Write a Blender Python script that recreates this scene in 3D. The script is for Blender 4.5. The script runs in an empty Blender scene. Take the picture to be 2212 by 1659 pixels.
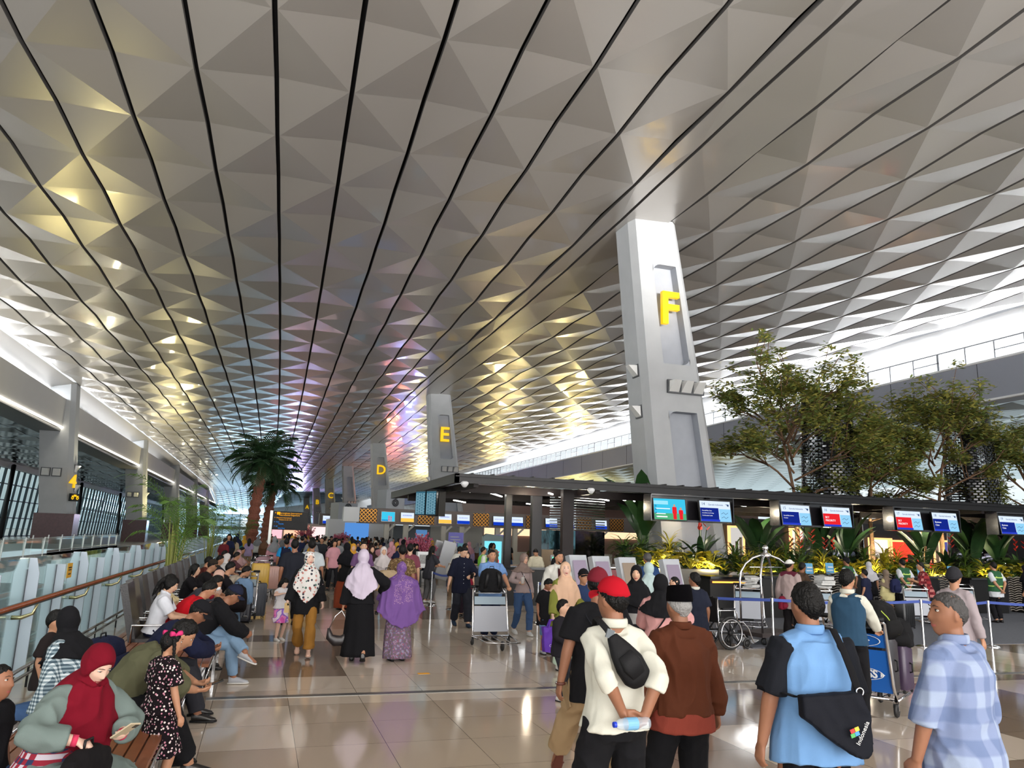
import bpy, math, random
from mathutils import Vector as V, Matrix, noise
import numpy as np
SC = bpy.context.scene
COL = SC.collection
R = math.radians
# ------------------------------------------------------------------ camera
F_PX, HOR, VPX, EYE, ROLL = 1620.0, 1163.0, 575.0, 1.95, R(1.8)
PITCH = math.atan((HOR - 829.5) * math.cos(ROLL) / F_PX)
YAW = math.atan((1106 - VPX) * math.cos(PITCH) / F_PX)
cam_data = bpy.data.cameras.new('camera'); cam = bpy.data.objects.new('camera', cam_data); COL.objects.link(cam)
cam_data.sensor_width = 36.0; cam_data.lens = 36.0 * F_PX / 2212.0; cam_data.clip_end = 2000
cam.matrix_world = Matrix.Translation((0, 0, EYE)) @ Matrix.Rotation(-YAW, 4, 'Z') @ Matrix.Rotation(R(90) + PITCH, 4, 'X') @ Matrix.Rotation(ROLL, 4, 'Z')
SC.camera = cam
# ------------------------------------------------------------------ exposure, world, daylight
SC.view_settings.view_transform = 'Standard'; SC.view_settings.look = 'None'
SC.view_settings.gamma = 1; SC.view_settings.use_curve_mapping = False
SC.view_settings.exposure = 0.22
SC.cycles.max_bounces = 6; SC.cycles.diffuse_bounces = 3; SC.cycles.glossy_bounces = 4
SC.cycles.transmission_bounces = 4; SC.cycles.transparent_max_bounces = 12
SC.cycles.caustics_reflective = False; SC.cycles.caustics_refractive = False
SC.cycles.sample_clamp_indirect = 4.0
SC.cycles.use_adaptive_sampling = True; SC.cycles.adaptive_threshold = 0.03
w = bpy.data.worlds.new('overcast_sky'); SC.world = w; w.use_nodes = True
nt = w.node_tree; bgn = nt.nodes['Background']
tc = nt.nodes.new('ShaderNodeTexCoord'); sx = nt.nodes.new('ShaderNodeSeparateXYZ'); cr = nt.nodes.new('ShaderNodeValToRGB')
nt.links.new(tc.outputs['Generated'], sx.inputs[0]); nt.links.new(sx.outputs['Z'], cr.inputs[0]); nt.links.new(cr.outputs[0], bgn.inputs[0])
cr.color_ramp.elements[0].position = 0.02; cr.color_ramp.elements[0].color = (0.50, 0.58, 0.62, 1)
cr.color_ramp.elements[1].position = 0.22; cr.color_ramp.elements[1].color = (0.95, 0.98, 1.0, 1)
bgn.inputs[1].default_value = 1.3
def area(name, loc, size, direction, power, col=(1, 1, 1)):
 l = bpy.data.lights.new(name, 'AREA'); l.shape = 'RECTANGLE'; l.size, l.size_y = size
 l.energy = power; l.color = col
 o = bpy.data.objects.new(name, l); COL.objects.link(o); o.location = loc
 o.rotation_euler = V(direction).to_track_quat('-Z', 'Y').to_euler()
 return o
# daylight through the two clerestories, the far end wall, the kerbside glass and the entrance glass behind the camera
area('clerestory_daylight_left', (-18.75, 63, 12.55), (150, .9), (1, 0, -.30), 15000, (.95, .98, 1))
area('clerestory_daylight_right', (43.6, 63, 14.45), (150, 1.3), (-1, 0, -.30), 11500, (.94, .97, 1))
area('entrance_daylight', (8, -28, 6), (64, 12), (0, 1, .10), 15000, (1, .97, .94))
# unseen spot lamps added behind the camera, grazing the folded ceiling to brighten it
for x_ in (-12, -2, 8, 18, 30):
 l_ = bpy.data.lights.new('ceiling_fill_spot', 'SPOT'); l_.energy = 95000; l_.color = (1, .965, .93); l_.spot_size = R(46); l_.spot_blend = .5; l_.shadow_soft_size = .8
 o_ = bpy.data.objects.new('ceiling_fill_spot', l_); COL.objects.link(o_); o_.location = (x_, -26, 5.5); o_.rotation_euler = V((0, 1, .47)).to_track_quat('-Z', 'Y').to_euler()
area('end_wall_daylight', (-5, 345, 6), (50, 9), (0, -1, .05), 14000, (.80, .93, 1))

# ------------------------------------------------------------------ materials
MATS = {}
def mat(name, col, rough=.5, metal=0., emit=0., ecol=None, spec=.5, coat=0., coat_r=.05, bump=None, var=None, alpha=1., sheen=0., trans=0.):
 """procedural principled material; bump=(scale,strength[,detail]); var=(scale, amount) brightness variation"""
 if name in MATS: return MATS[name]
 m = bpy.data.materials.new(name); m.use_nodes = True; nt = m.node_tree; b = nt.nodes['Principled BSDF']
 c = tuple(col) + (1,)
 b.inputs['Base Color'].default_value = c; b.inputs['Roughness'].default_value = rough; b.inputs['Metallic'].default_value = metal
 b.inputs['Specular IOR Level'].default_value = spec
 b.inputs['Coat Weight'].default_value = coat; b.inputs['Coat Roughness'].default_value = coat_r
 b.inputs['Sheen Weight'].default_value = sheen
 b.inputs['Transmission Weight'].default_value = trans
 b.inputs['Alpha'].default_value = alpha
 if emit:
  b.inputs['Emission Color'].default_value = tuple(ecol or col) + (1,); b.inputs['Emission Strength'].default_value = emit
 t = nt.nodes.new('ShaderNodeTexCoord') if (bump or var) else None
 if bump:
  n = nt.nodes.new('ShaderNodeTexNoise'); n.inputs['Scale'].default_value = bump[0]; n.inputs['Detail'].default_value = bump[2] if len(bump) > 2 else 3
  bp = nt.nodes.new('ShaderNodeBump'); bp.inputs['Strength'].default_value = bump[1]; bp.inputs['Distance'].default_value = .02
  nt.links.new(t.outputs['Object'], n.inputs['Vector']); nt.links.new(n.outputs[0], bp.inputs['Height']); nt.links.new(bp.outputs[0], b.inputs['Normal'])
 if var:
  n = nt.nodes.new('ShaderNodeTexNoise'); n.inputs['Scale'].default_value = var[0]; n.inputs['Detail'].default_value = 4
  mr = nt.nodes.new('ShaderNodeMapRange'); mr.inputs[1].default_value = .3; mr.inputs[2].default_value = .7
  mr.inputs[3].default_value = 1 - var[1]; mr.inputs[4].default_value = 1 + var[1]
  mx = nt.nodes.new('ShaderNodeMix'); mx.data_type = 'RGBA'; mx.blend_type = 'MULTIPLY'; mx.inputs[0].default_value = 1
  mx.inputs[6].default_value = c
  nt.links.new(t.outputs['Object'], n.inputs['Vector']); nt.links.new(n.outputs[0], mr.inputs[0]); nt.links.new(mr.outputs[0], mx.inputs[7])
  nt.links.new(mx.outputs[2], b.inputs['Base Color'])
 MATS[name] = m
 return m
def srgb(r, g, b):
 f = lambda u: (u / 255 / 12.92) if u <= 10 else ((u / 255 + .055) / 1.055) ** 2.4
 return (f(r), f(g), f(b))
def emat(name, col, strength):
 if name in MATS: return MATS[name]
 m = bpy.data.materials.new(name); m.use_nodes = True; nt = m.node_tree; nt.nodes.remove(nt.nodes['Principled BSDF'])
 e = nt.nodes.new('ShaderNodeEmission'); e.inputs[0].default_value = tuple(col) + (1,); e.inputs[1].default_value = strength
 nt.links.new(e.outputs[0], nt.nodes['Material Output'].inputs[0]); MATS[name] = m
 return m
def glass(name, tint=(.85, .93, .92), alpha=.18, rough=.03):
 """thin architectural glass: mostly clear with a sharp reflection"""
 if name in MATS: return MATS[name]
 m = bpy.data.materials.new(name); m.use_nodes = True; nt = m.node_tree; nt.nodes.remove(nt.nodes['Principled BSDF'])
 tr = nt.nodes.new('ShaderNodeBsdfTransparent'); tr.inputs[0].default_value = tuple(tint) + (1,)
 gl = nt.nodes.new('ShaderNodeBsdfGlossy'); gl.inputs['Roughness'].default_value = rough; gl.inputs[0].default_value = (.9, .95, .95, 1)
 lw = nt.nodes.new('ShaderNodeLayerWeight'); lw.inputs[0].default_value = .5
 fr = nt.nodes.new('ShaderNodeMath'); fr.operation = 'POWER'; fr.inputs[1].default_value = 4.0; nt.links.new(lw.outputs['Facing'], fr.inputs[0])
 ad = nt.nodes.new('ShaderNodeMath'); ad.operation = 'ADD'; ad.use_clamp = True; ad.inputs[1].default_value = .035 + alpha * .3
 mx = nt.nodes.new('ShaderNodeMixShader')
 nt.links.new(fr.outputs[0], ad.inputs[0]); nt.links.new(ad.outputs[0], mx.inputs[0]); nt.links.new(tr.outputs[0], mx.inputs[1]); nt.links.new(gl.outputs[0], mx.inputs[2])
 nt.links.new(mx.outputs[0], nt.nodes['Material Output'].inputs[0]); MATS[name] = m
 return m

# ------------------------------------------------------------------ mesh helper
class MB:
 def __init__(s): s.v = []; s.f = []; s.mi = []
 def add(s, vs, fs, mi=0):
  o = len(s.v); s.v += [tuple(p) for p in vs]; s.f += [tuple(i + o for i in f) for f in fs]; s.mi += [mi] * len(fs); return s
 def box(s, c, d, mi=0, rz=0., rx=0., ry=0., taper=1.):
  x, y, z = d[0] / 2, d[1] / 2, d[2] / 2
  m = Matrix.Rotation(rz, 3, 'Z') @ Matrix.Rotation(ry, 3, 'Y') @ Matrix.Rotation(rx, 3, 'X')
  vs = []
  for k in (-1, 1):
   t = taper if k > 0 else 1.
   for a, b in ((-1, -1), (1, -1), (1, 1), (-1, 1)): vs.append(V(c) + m @ V((a * x * t, b * y * t, k * z)))
  return s.add(vs, [(3, 2, 1, 0), (4, 5, 6, 7), (0, 1, 5, 4), (1, 2, 6, 5), (2, 3, 7, 6), (3, 0, 4, 7)], mi)
 def span(s, a, b, mi=0):
  return s.box([(a[i] + b[i]) / 2 for i in range(3)], [abs(b[i] - a[i]) for i in range(3)], mi)
 def beam(s, a, b, w, h, mi=0):
  """box section from a to b, width w sideways, height h"""
  a, b = V(a), V(b); d = (b - a); L = d.length; d.normalize()
  sd = d.cross(V((0, 0, 1)));  sd = V((1, 0, 0)) if sd.length < 1e-4 else sd.normalized(); up = sd.cross(d)
  vs = []
  for p in (a, b):
   for i, j in ((-1, -1), (1, -1), (1, 1), (-1, 1)): vs.append(p + sd * (i * w / 2) + up * (j * h / 2))
  return s.add(vs, [(3, 2, 1, 0), (4, 5, 6, 7), (0, 1, 5, 4), (1, 2, 6, 5), (2, 3, 7, 6), (3, 0, 4, 7)], mi)
 def tube(s, pts, r, n=8, mi=0, cap=True, sq=None, side=None):
  """tube through pts; r a number, list, or list of (rx, ry) with side = the rx direction"""
  pts = [V(p) for p in pts]; m = len(pts)
  if not isinstance(r, (list, tuple)): r = [r] * m
  d0 = None; vs = []; fs = []; prev = None
  for i, p in enumerate(pts):
   d = (pts[min(i + 1, m - 1)] - pts[max(i - 1, 0)]);  d = d.normalized() if d.length > 1e-9 else V((0, 0, 1))
   if side is not None:
    sd = V(side) - d * V(side).dot(d); sd.normalize()
   elif prev is None:
    sd = d.cross(V((0, 0, 1)) if abs(d.z) < .9 else V((0, 1, 0))).normalized()
   else:
    sd = prev - d * prev.dot(d); sd = sd.normalized() if sd.length > 1e-6 else prev
   prev = sd; up = d.cross(sd)
   rx, ry = r[i] if isinstance(r[i], (tuple, list)) else (r[i], r[i])
   for k in range(n):
    a = 2 * math.pi * k / n; ca, sa = math.cos(a), math.sin(a)
    if sq: ca = math.copysign(abs(ca) ** sq, ca); sa = math.copysign(abs(sa) ** sq, sa)
    vs.append(p + sd * (rx * ca) + up * (ry * sa))
  for i in range(m - 1):
   for k in range(n):
    a, b = i * n + k, i * n + (k + 1) % n; fs.append((a, b, b + n, a + n))
  if cap:
   fs.append(tuple(reversed(range(n)))); fs.append(tuple((m - 1) * n + k for k in range(n)))
  return s.add(vs, fs, mi)
 def lathe(s, prof, c=(0, 0, 0), n=16, mi=0, a0=0., a1=2 * math.pi, sx=1., sy=1.):
  """profile [(r, z)] turned about z at c"""
  full = abs(a1 - a0 - 2 * math.pi) < 1e-6; nn = n if full else n + 1; vs = []; fs = []
  for r, z in prof:
   for k in range(nn):
    a = a0 + (a1 - a0) * k / n; vs.append((c[0] + r * math.cos(a) * sx, c[1] + r * math.sin(a) * sy, c[2] + z))
  for i in range(len(prof) - 1):
   for k in range(nn if full else n):
    a, b = i * nn + k, i * nn + (k + 1) % nn; fs.append((a, b, b + nn, a + nn))
  if full:
   if prof[0][0] > 1e-5: fs.append(tuple(reversed(range(nn))))
   if prof[-1][0] > 1e-5: fs.append(tuple((len(prof) - 1) * nn + k for k in range(nn)))
  return s.add(vs, fs, mi)
 def ball(s, c, r, n=12, m=8, mi=0, rot=None):
  r = (r, r, r) if not isinstance(r, (tuple, list)) else r
  vs = []; fs = []; q = rot or Matrix.Identity(3)
  for i in range(m + 1):
   t = math.pi * i / m
   for k in range(n):
    a = 2 * math.pi * k / n; vs.append(V(c) + q @ V((r[0] * math.sin(t) * math.cos(a), r[1] * math.sin(t) * math.sin(a), -r[2] * math.cos(t))))
  for i in range(m):
   for k in range(n):
    a, b = i * n + k, i * n + (k + 1) % n; fs.append((a, b, b + n, a + n))
  return s.add(vs, fs, mi)
 def prism(s, poly, a, b, mi=0):
  """poly: list of 3D points, extruded by vector b-a"""
  d = V(b) - V(a); n = len(poly); vs = [V(p) for p in poly] + [V(p) + d for p in poly]
  fs = [tuple(range(n)), tuple(reversed(range(n, 2 * n)))] + [((i + 1) % n, i, i + n, (i + 1) % n + n) for i in range(n)]
  return s.add(vs, fs, mi)
 def torus(s, c, R_, r, axis='Z', n=24, m=8, mi=0, sx=1., sy=1.):
  pts = []
  for k in range(n):
   a = 2 * math.pi * k / n; x, y = R_ * math.cos(a) * sx, R_ * math.sin(a) * sy
   pts.append({'Z': (x, y, 0), 'Y': (x, 0, y), 'X': (0, x, y)}[axis])
  vs = []; fs = []
  for k, p in enumerate(pts):
   p = V(p); rad = p.normalized(); ax = V({'Z': (0, 0, 1), 'Y': (0, 1, 0), 'X': (1, 0, 0)}[axis])
   for j in range(m):
    b = 2 * math.pi * j / m; vs.append(V(c) + p + rad * (r * math.cos(b)) + ax * (r * math.sin(b)))
  for k in range(n):
   for j in range(m):
    a, b = k * m + j, k * m + (j + 1) % m; k2 = (k + 1) % n; a2, b2 = k2 * m + j, k2 * m + (j + 1) % m
    fs.append((a, a2, b2, b))
  return s.add(vs, fs, mi)
 def mesh(s, name, mats, smooth=False, angle=None):
  me = bpy.data.meshes.new(name); me.from_pydata([tuple(p) for p in s.v], [], s.f)
  for m in (mats if isinstance(mats, (list, tuple)) else [mats]): me.materials.append(m)
  if any(s.mi): me.polygons.foreach_set('material_index', s.mi)
  if smooth: me.polygons.foreach_set('use_smooth', [True] * len(me.polygons))
  me.validate(); me.update()
  if smooth and angle is not None:
   try: me.set_sharp_from_angle(angle=R(angle))
   except Exception: pass
  return me
 def build(s, name, mats, parent=None, smooth=False, angle=None, loc=None, rot=None, **kw):
  o = bpy.data.objects.new(name, s.mesh(name, mats, smooth, angle)); COL.objects.link(o)
  if parent: o.parent = parent
  if loc is not None: o.location = loc
  if rot is not None: o.rotation_euler = rot
  return tag(o, **kw)
def tag(o, label=None, cat=None, group=None, kind=None):
 if label: o['label'] = label
 if cat: o['category'] = cat
 if group: o['group'] = group
 if kind: o['kind'] = kind
 return o
def thing(name, label, cat, loc=(0, 0, 0), rz=0., group=None, kind=None):
 o = bpy.data.objects.new(name, None); COL.objects.link(o); o.location = loc; o.rotation_euler = (0, 0, rz); o.empty_display_size = .2
 return tag(o, label, cat, group, kind)
def dup(o, loc=None, rz=None, label=None, group=None, parent=None):
 c = o.copy(); COL.objects.link(c)
 if parent is not None:
  c.parent = parent
 if loc is not None: c.location = loc
 if rz is not None: c.rotation_euler = (0, 0, rz)
 if label: c['label'] = label
 if group: c['group'] = group
 for ch in list(o.children):
  dup(ch, parent=c)
 return c
def text(name, body, size, m, loc, rot, parent=None, depth=.002, align='CENTER', spacing=1., bold=0., **kw):
 cu = bpy.data.curves.new(name, 'FONT'); cu.body = body; cu.size = size; cu.extrude = depth; cu.align_x = align; cu.align_y = 'CENTER'
 cu.space_character = spacing; cu.offset = bold; cu.resolution_u = 3
 cu.materials.append(m)
 tmp = bpy.data.objects.new('tmp', cu); COL.objects.link(tmp)
 me = bpy.data.meshes.new_from_object(tmp.evaluated_get(bpy.context.evaluated_depsgraph_get()))
 bpy.data.objects.remove(tmp); bpy.data.curves.remove(cu)
 o = bpy.data.objects.new(name, me); COL.objects.link(o); o.location = loc; o.rotation_euler = rot
 if parent: o.parent = parent
 return tag(o, **kw)
# ================================================================== the hall
W_ = 2.033; S0 = 22.64; HR = 3.0186
def path(s):
 """centre line of the gently curving hall: point and heading at arc length s"""
 t = min(max(s, 0), 150); a, b = .0334, -.00024
 x = -1.35 + (a * s if s < 0 else a * t + b * t * t / 2 + (a + b * 150) * max(s - 150, 0)); h = a + b * t
 return x, s, h
def sm(a, b, x):
 t = min(max((x - a) / (b - a), 0), 1); return t * t * (3 - 2 * t)
def off_z(s, off):
 z = 13.95 + .0025 * s + .0359 * off
 if s > 232: z -= sm(232, 345, s) * 6.0 * (1 - sm(-2, 10, off))
 return z
def hall(s, off, z=None, dz=0):
 x, y, h = path(s)
 if off > 0: off = off - 1.15 * sm(28, 70, s) * min(off / 14.5, 1) ** 2
 return (x + off * math.cos(h), y - off * math.sin(h), (off_z(s, off) if z is None else z) + dz)

C_PANEL = srgb(186, 182, 177)
def ceiling_mat():
 m = mat('folded_aluminium_ceiling', C_PANEL, rough=.30, metal=.55, coat=.35, coat_r=.07)
 nt = m.node_tree; b = nt.nodes['Principled BSDF']
 t = nt.nodes.new('ShaderNodeTexCoord'); n = nt.nodes.new('ShaderNodeTexNoise'); n.inputs['Scale'].default_value = .9; n.inputs['Detail'].default_value = 2
 bp = nt.nodes.new('ShaderNodeBump'); bp.inputs['Strength'].default_value = .10; bp.inputs['Distance'].default_value = .05
 nt.links.new(t.outputs['Object'], n.inputs['Vector']); nt.links.new(n.outputs[0], bp.inputs['Height'])
 nt.links.new(bp.outputs[0], b.inputs['Normal']); nt.links.new(bp.outputs[0], b.inputs['Coat Normal'])
 return m
M_CEIL = ceiling_mat()
M_BLACK = mat('black_void', (.004, .004, .005), rough=.6)
M_EDGE = mat('panel_edge_trim', srgb(150, 148, 146), rough=.4, metal=.6)
def build_ceiling():
 offs = [(k - 4) * W_ for k in range(-4, 11)] + [6 * W_ + .85 + i * W_ for i in range(0, 14)]
 par = list(range(-4, 11)) + list(range(11, 25))
 mb = MB(); gap = .065; DZ = .115
 j0, j1 = -16, 107
 for i in range(len(offs) - 1):
  a, b = offs[i] + gap, offs[i + 1] - gap; k = par[i]; k2 = par[i + 1]
  flat = (i in (14, 15))
  for j in range(j0, j1):
   s, s2 = S0 + j * HR, S0 + (j + 1) * HR
   fl = .25 if flat else 1.
   za = 0 if (k + j) % 2 == 0 else DZ * fl; zb = 0 if (k + 1 + j) % 2 == 0 else DZ * fl
   zc = 0 if (k + 2 + j) % 2 == 0 else DZ * fl; zd = 0 if (k + j + 1) % 2 == 0 else DZ * fl
   A, B, C_, D_ = hall(s, a, dz=za), hall(s, b, dz=zb), hall(s2, b, dz=zc), hall(s2, a, dz=zd)
   if (k + j) % 2 == 0: mb.add([A, B, C_, A, C_, D_], [(0, 2, 1), (3, 5, 4)])
   else: mb.add([A, B, D_, B, C_, D_], [(0, 2, 1), (3, 5, 4)])
   up = .16
   for (P, Q) in ((A, D_), (C_, B)):
    mb.add([P, Q, (Q[0], Q[1], Q[2] + up), (P[0], P[1], P[2] + up)], [(0, 1, 2, 3)], 1)
 for (o1, o2, z1, z2) in ((offs[0] - gap, -18.9, 0, -.55), (offs[-1] + gap, offs[-1] + 1.6, 0, -.25)):
  for j in range(j0, j1, 2):
   s, s2 = S0 + j * HR, S0 + (j + 2) * HR
   A, B, C_, D_ = hall(s, o1), hall(s, o2, dz=z2), hall(s2, o2, dz=z2), hall(s2, o1)
   mb.add([A, B, C_, D_], [(0, 3, 2, 1) if o2 > o1 else (0, 1, 2, 3)])
 o = mb.build('ceiling', [M_CEIL, M_EDGE], kind='structure')
 mb = MB()
 for j in range(j0, j1, 4):
  s, s2 = S0 + j * HR, S0 + (j + 4) * HR
  p = [hall(s, -16.4, dz=.45), hall(s, 42, dz=.45), hall(s2, 42, dz=.45), hall(s2, -16.4, dz=.45)]
  mb.add(p, [(0, 3, 2, 1)])
 mb.build('ceiling_void', M_BLACK, kind='structure')
build_ceiling()

# ---- floor: large polished tiles in three tones, a grey movement joint and a grey carpeted check-in zone
def floor_mat():
 m = bpy.data.materials.new('polished_floor_tiles'); m.use_nodes = True; nt = m.node_tree; b = nt.nodes['Principled BSDF']
 L = nt.links.new
 def N(t, **k):
  n = nt.nodes.new(t)
  for a, v in k.items(): setattr(n, a, v)
  return n
 tc = N('ShaderNodeTexCoord'); sp = N('ShaderNodeSeparateXYZ'); L(tc.outputs['Object'], sp.inputs[0])
 def M(op, a, b_=None, c_=None):
  n = N('ShaderNodeMath', operation=op)
  for i, v in enumerate((a, b_, c_)):
   if v is None: continue
   if isinstance(v, (int, float)): n.inputs[i].default_value = v
   else: L(v, n.inputs[i])
  return n.outputs[0]
 TX, TY = .836, .885
 u = M('DIVIDE', M('SUBTRACT', sp.outputs[0], .478), TX); v = M('DIVIDE', M('SUBTRACT', sp.outputs[1], 7.68), TY)
 fu, fv = M('FRACT', u), M('FRACT', v)
 iu, iv = M('FLOOR', u), M('FLOOR', v)
 def cell(au, av, seed):
  c = N('ShaderNodeCombineXYZ'); L(au, c.inputs[0]); L(av, c.inputs[1]); c.inputs[2].default_value = seed
  w = N('ShaderNodeTexWhiteNoise', noise_dimensions='3D'); L(c.outputs[0], w.inputs[0]); return w.outputs[0]
 big = cell(M('FLOOR', M('DIVIDE', M('ADD', iu, M('FLOOR', M('DIVIDE', iv, 3))), 2)), M('FLOOR', M('DIVIDE', iv, 2)), 3.7)
 one = cell(iu, iv, 9.1)
 r1 = N('ShaderNodeValToRGB'); r1.color_ramp.interpolation = 'CONSTANT'; e = r1.color_ramp.elements
 cols = [srgb(232, 216, 198), srgb(202, 184, 165), srgb(221, 205, 187), srgb(154, 135, 119), srgb(236, 222, 205)]
 e[0].position = 0; e[0].color = cols[0] + (1,); e[1].position = .34; e[1].color = cols[1] + (1,)
 for p, c in ((.55, cols[2]), (.74, cols[3]), (.86, cols[4])):
  q = e.new(p); q.color = c + (1,)
 L(big, r1.inputs[0])
 mul = N('ShaderNodeMix', data_type='RGBA', blend_type='MULTIPLY'); mul.inputs[0].default_value = 1
 mr = N('ShaderNodeMapRange'); mr.inputs[3].default_value = .93; mr.inputs[4].default_value = 1.03; L(one, mr.inputs[0])
 L(r1.outputs[0], mul.inputs[6]); L(mr.outputs[0], mul.inputs[7])
 j1 = M('LESS_THAN', fu, .006); j2 = M('LESS_THAN', fv, .006); jj = M('MAXIMUM', j1, j2)
 mj = N('ShaderNodeMix', data_type='RGBA'); L(jj, mj.inputs[0]); L(mul.outputs[2], mj.inputs[6]); mj.inputs[7].default_value = srgb(70, 62, 55) + (1,)
 L(mj.outputs[2], b.inputs['Base Color'])
 nz = N('ShaderNodeTexNoise'); nz.inputs['Scale'].default_value = 1.1; nz.inputs['Detail'].default_value = 2; L(tc.outputs['Object'], nz.inputs['Vector'])
 bp = N('ShaderNodeBump'); bp.inputs['Strength'].default_value = .05; bp.inputs['Distance'].default_value = .02
 hh = M('ADD', nz.outputs[0], M('MULTIPLY', cell(iu, iv, 5.5), .25)); L(nz.outputs[0], bp.inputs['Height']); L(bp.outputs[0], b.inputs['Normal'])
 b.inputs['Roughness'].default_value = .09; b.inputs['Specular IOR Level'].default_value = .6
 return m
M_FLOOR = floor_mat()
M_CONC = mat('pale_concrete_paint', srgb(170, 172, 174), rough=.75, var=(1.2, .05), bump=(30, .03))
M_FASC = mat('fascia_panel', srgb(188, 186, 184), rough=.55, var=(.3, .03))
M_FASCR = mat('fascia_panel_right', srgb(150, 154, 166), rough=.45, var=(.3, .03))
M_WHITE = mat('white_paint', srgb(232, 234, 236), rough=.5)
M_STEEL = mat('brushed_steel', srgb(190, 192, 194), rough=.22, metal=1)
M_CHROME = mat('chrome', srgb(215, 215, 218), rough=.07, metal=1)
M_DSTEEL = mat('dark_steel_frame', srgb(46, 60, 66), rough=.45, metal=.4)
M_MAROON = mat('maroon_stone', srgb(84, 50, 50), rough=.18, var=(6, .15))
M_GLASS = glass('clear_glass')
M_GGLASS = glass('green_glass', (.78, .90, .88), .35)
M_WOODR = mat('varnished_wood_rail', srgb(126, 66, 38), rough=.25, coat=.4, var=(8, .15))
M_BLK = mat('black_gloss', srgb(16, 16, 18), rough=.16, coat=.3)
M_BLKM = mat('black_satin', srgb(20, 20, 22), rough=.5, spec=.25)
M_LED = emat('warm_white_led', (1, .93, .78), 9)
M_LEDW = emat('white_led', (1, .97, .9), 14)
M_YEL = mat('yellow_letter', srgb(255, 205, 0), rough=.4, emit=.55, ecol=srgb(255, 200, 0))
M_YELD = mat('letter_return', srgb(140, 100, 20), rough=.5)
mb = MB(); mb.span((-2.95, -30, -.12), (75, 345, 0)); mb.build('floor', M_FLOOR, kind='structure')
mb = MB(); mb.span((-2.8, 9.9, 0), (40, 10.03, .006)); mb.build('trim_1', mat('grey_joint_cover', srgb(120, 118, 114), rough=.3, metal=.5), kind='structure')
mb = MB(); mb.span((9.3, 13.1, 0), (45, 21.8, .008))
mb.build('floor_2', mat('blue_grey_carpet', srgb(98, 102, 112), rough=.75, var=(60, .25), bump=(200, .2)), kind='structure')
# floor across the void on the left, and the lower level
mb = MB(); mb.span((-75, 56, -.55), (-14.0, 345, 0)); mb.span((-75, -30, -.55), (-12.6, 56, 0)); mb.span((-14.0, 88, -.55), (-2.95, 345, 0))
mb.build('floor_3', mat('far_side_floor', srgb(150, 150, 146), rough=.25), kind='structure')
mb = MB(); mb.span((-40, -30, -6.1), (0, 120, -6)); mb.build('floor_4', mat('lower_level_floor', srgb(150, 142, 128), rough=.12, var=(.5, .2)), kind='structure')
mb = MB(); mb.span((-12.75, -30, -.62), (-12.6, 56, -.02)); mb.span((-14.1, 55.9, -.62), (-12.6, 56.1, -.02)); mb.span((-14.15, 56, -.62), (-14, 88, -.02))
mb.build('trim_2', M_WHITE, kind='structure')
mb = MB(); mb.span((-3.1, -30, -.7), (-2.95, 88, -.005)); mb.build('trim_3', M_WHITE, kind='structure')

# ---- left side: fascia beam, clerestory, columns, lower bay with glazed front
def fz(y): return 9.75 + .0055 * (y - 54)
def seg(mb, x0, x1, y0, y1, z0a, z1a, z0b, z1b, mi=0):
 mb.add([(x0, y0, z0a), (x1, y0, z0a), (x1, y0, z1a), (x0, y0, z1a), (x0, y1, z0b), (x1, y1, z0b), (x1, y1, z1b), (x0, y1, z1b)],
   [(0, 1, 2, 3), (7, 6, 5, 4), (0, 4, 5, 1), (1, 5, 6, 2), (2, 6, 7, 3), (3, 7, 4, 0)], mi)
mb = MB(); yy = list(range(-12, 331, 9))
for a, b in zip(yy, yy[1:]): seg(mb, -18.2, -16.4, a, b, fz(a), fz(a) + 2.3, fz(b), fz(b) + 2.3)
mb.build('wall_left_fascia', M_FASC, kind='structure')
mb = MB()
for a, b in zip(yy, yy[1:]): seg(mb, -16.52, -16.33, a, b, fz(a) - .10, fz(a) - .01, fz(b) - .10, fz(b) - .01)
mb.build('trim_4', M_LED, kind='structure')
M_SKYG = glass('clerestory_glass', (1, 1, 1), .1)
def clerestory(name, x, y0, y1, step, zf, h, inset=.04):
 fr = MB(); gl = MB(); y = y0; i = 0
 while y < y1:
  z = zf(y); w_ = .16 if i % 3 == 0 else .08
  fr.span((x - inset, y, z), (x + inset, y + w_, z + h)); i += 1
  if i % 3 == 1: fr.span((x - inset, y, z + h * .5), (x + inset, y + step, z + h * .5 + .06))
  y += step
 yy = [y0 + (y1 - y0) * k / 12 for k in range(13)]
 for a, b in zip(yy, yy[1:]):
  seg(fr, x - .05, x + .05, a, b, zf(a) + h - .08, zf(a) + h, zf(b) + h - .08, zf(b) + h)
  seg(fr, x - .05, x + .05, a, b, zf(a), zf(a) + .06, zf(b), zf(b) + .06)
  gl.add([(x, a, zf(a)), (x, b, zf(b)), (x, b, zf(b) + h), (x, a, zf(a) + h)], [(0, 1, 2, 3)])
 fr.build(name, mat('window_mullion', srgb(120, 122, 126), rough=.5), kind='structure')
 gl.build(name + '_glass', M_SKYG, kind='structure')
clerestory('window_1', -17.9, -12, 320, 1.7, lambda y: fz(y) + 2.3, .82)
clerestory('window_2', 42.9, -12, 320, 2.1, lambda y: 13.75 + .0025 * y, 1.35)
# right fascia, slightly bluer
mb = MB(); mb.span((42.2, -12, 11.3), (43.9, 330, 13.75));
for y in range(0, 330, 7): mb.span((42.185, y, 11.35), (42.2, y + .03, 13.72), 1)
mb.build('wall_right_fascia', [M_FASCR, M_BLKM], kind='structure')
mb = MB(); mb.span((42.05, -12, 13.68), (42.3, 330, 13.80)); mb.span((42.1, -12, 11.22), (42.35, 330, 11.34)); mb.build('trim_5', M_WHITE, kind='structure')

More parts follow.
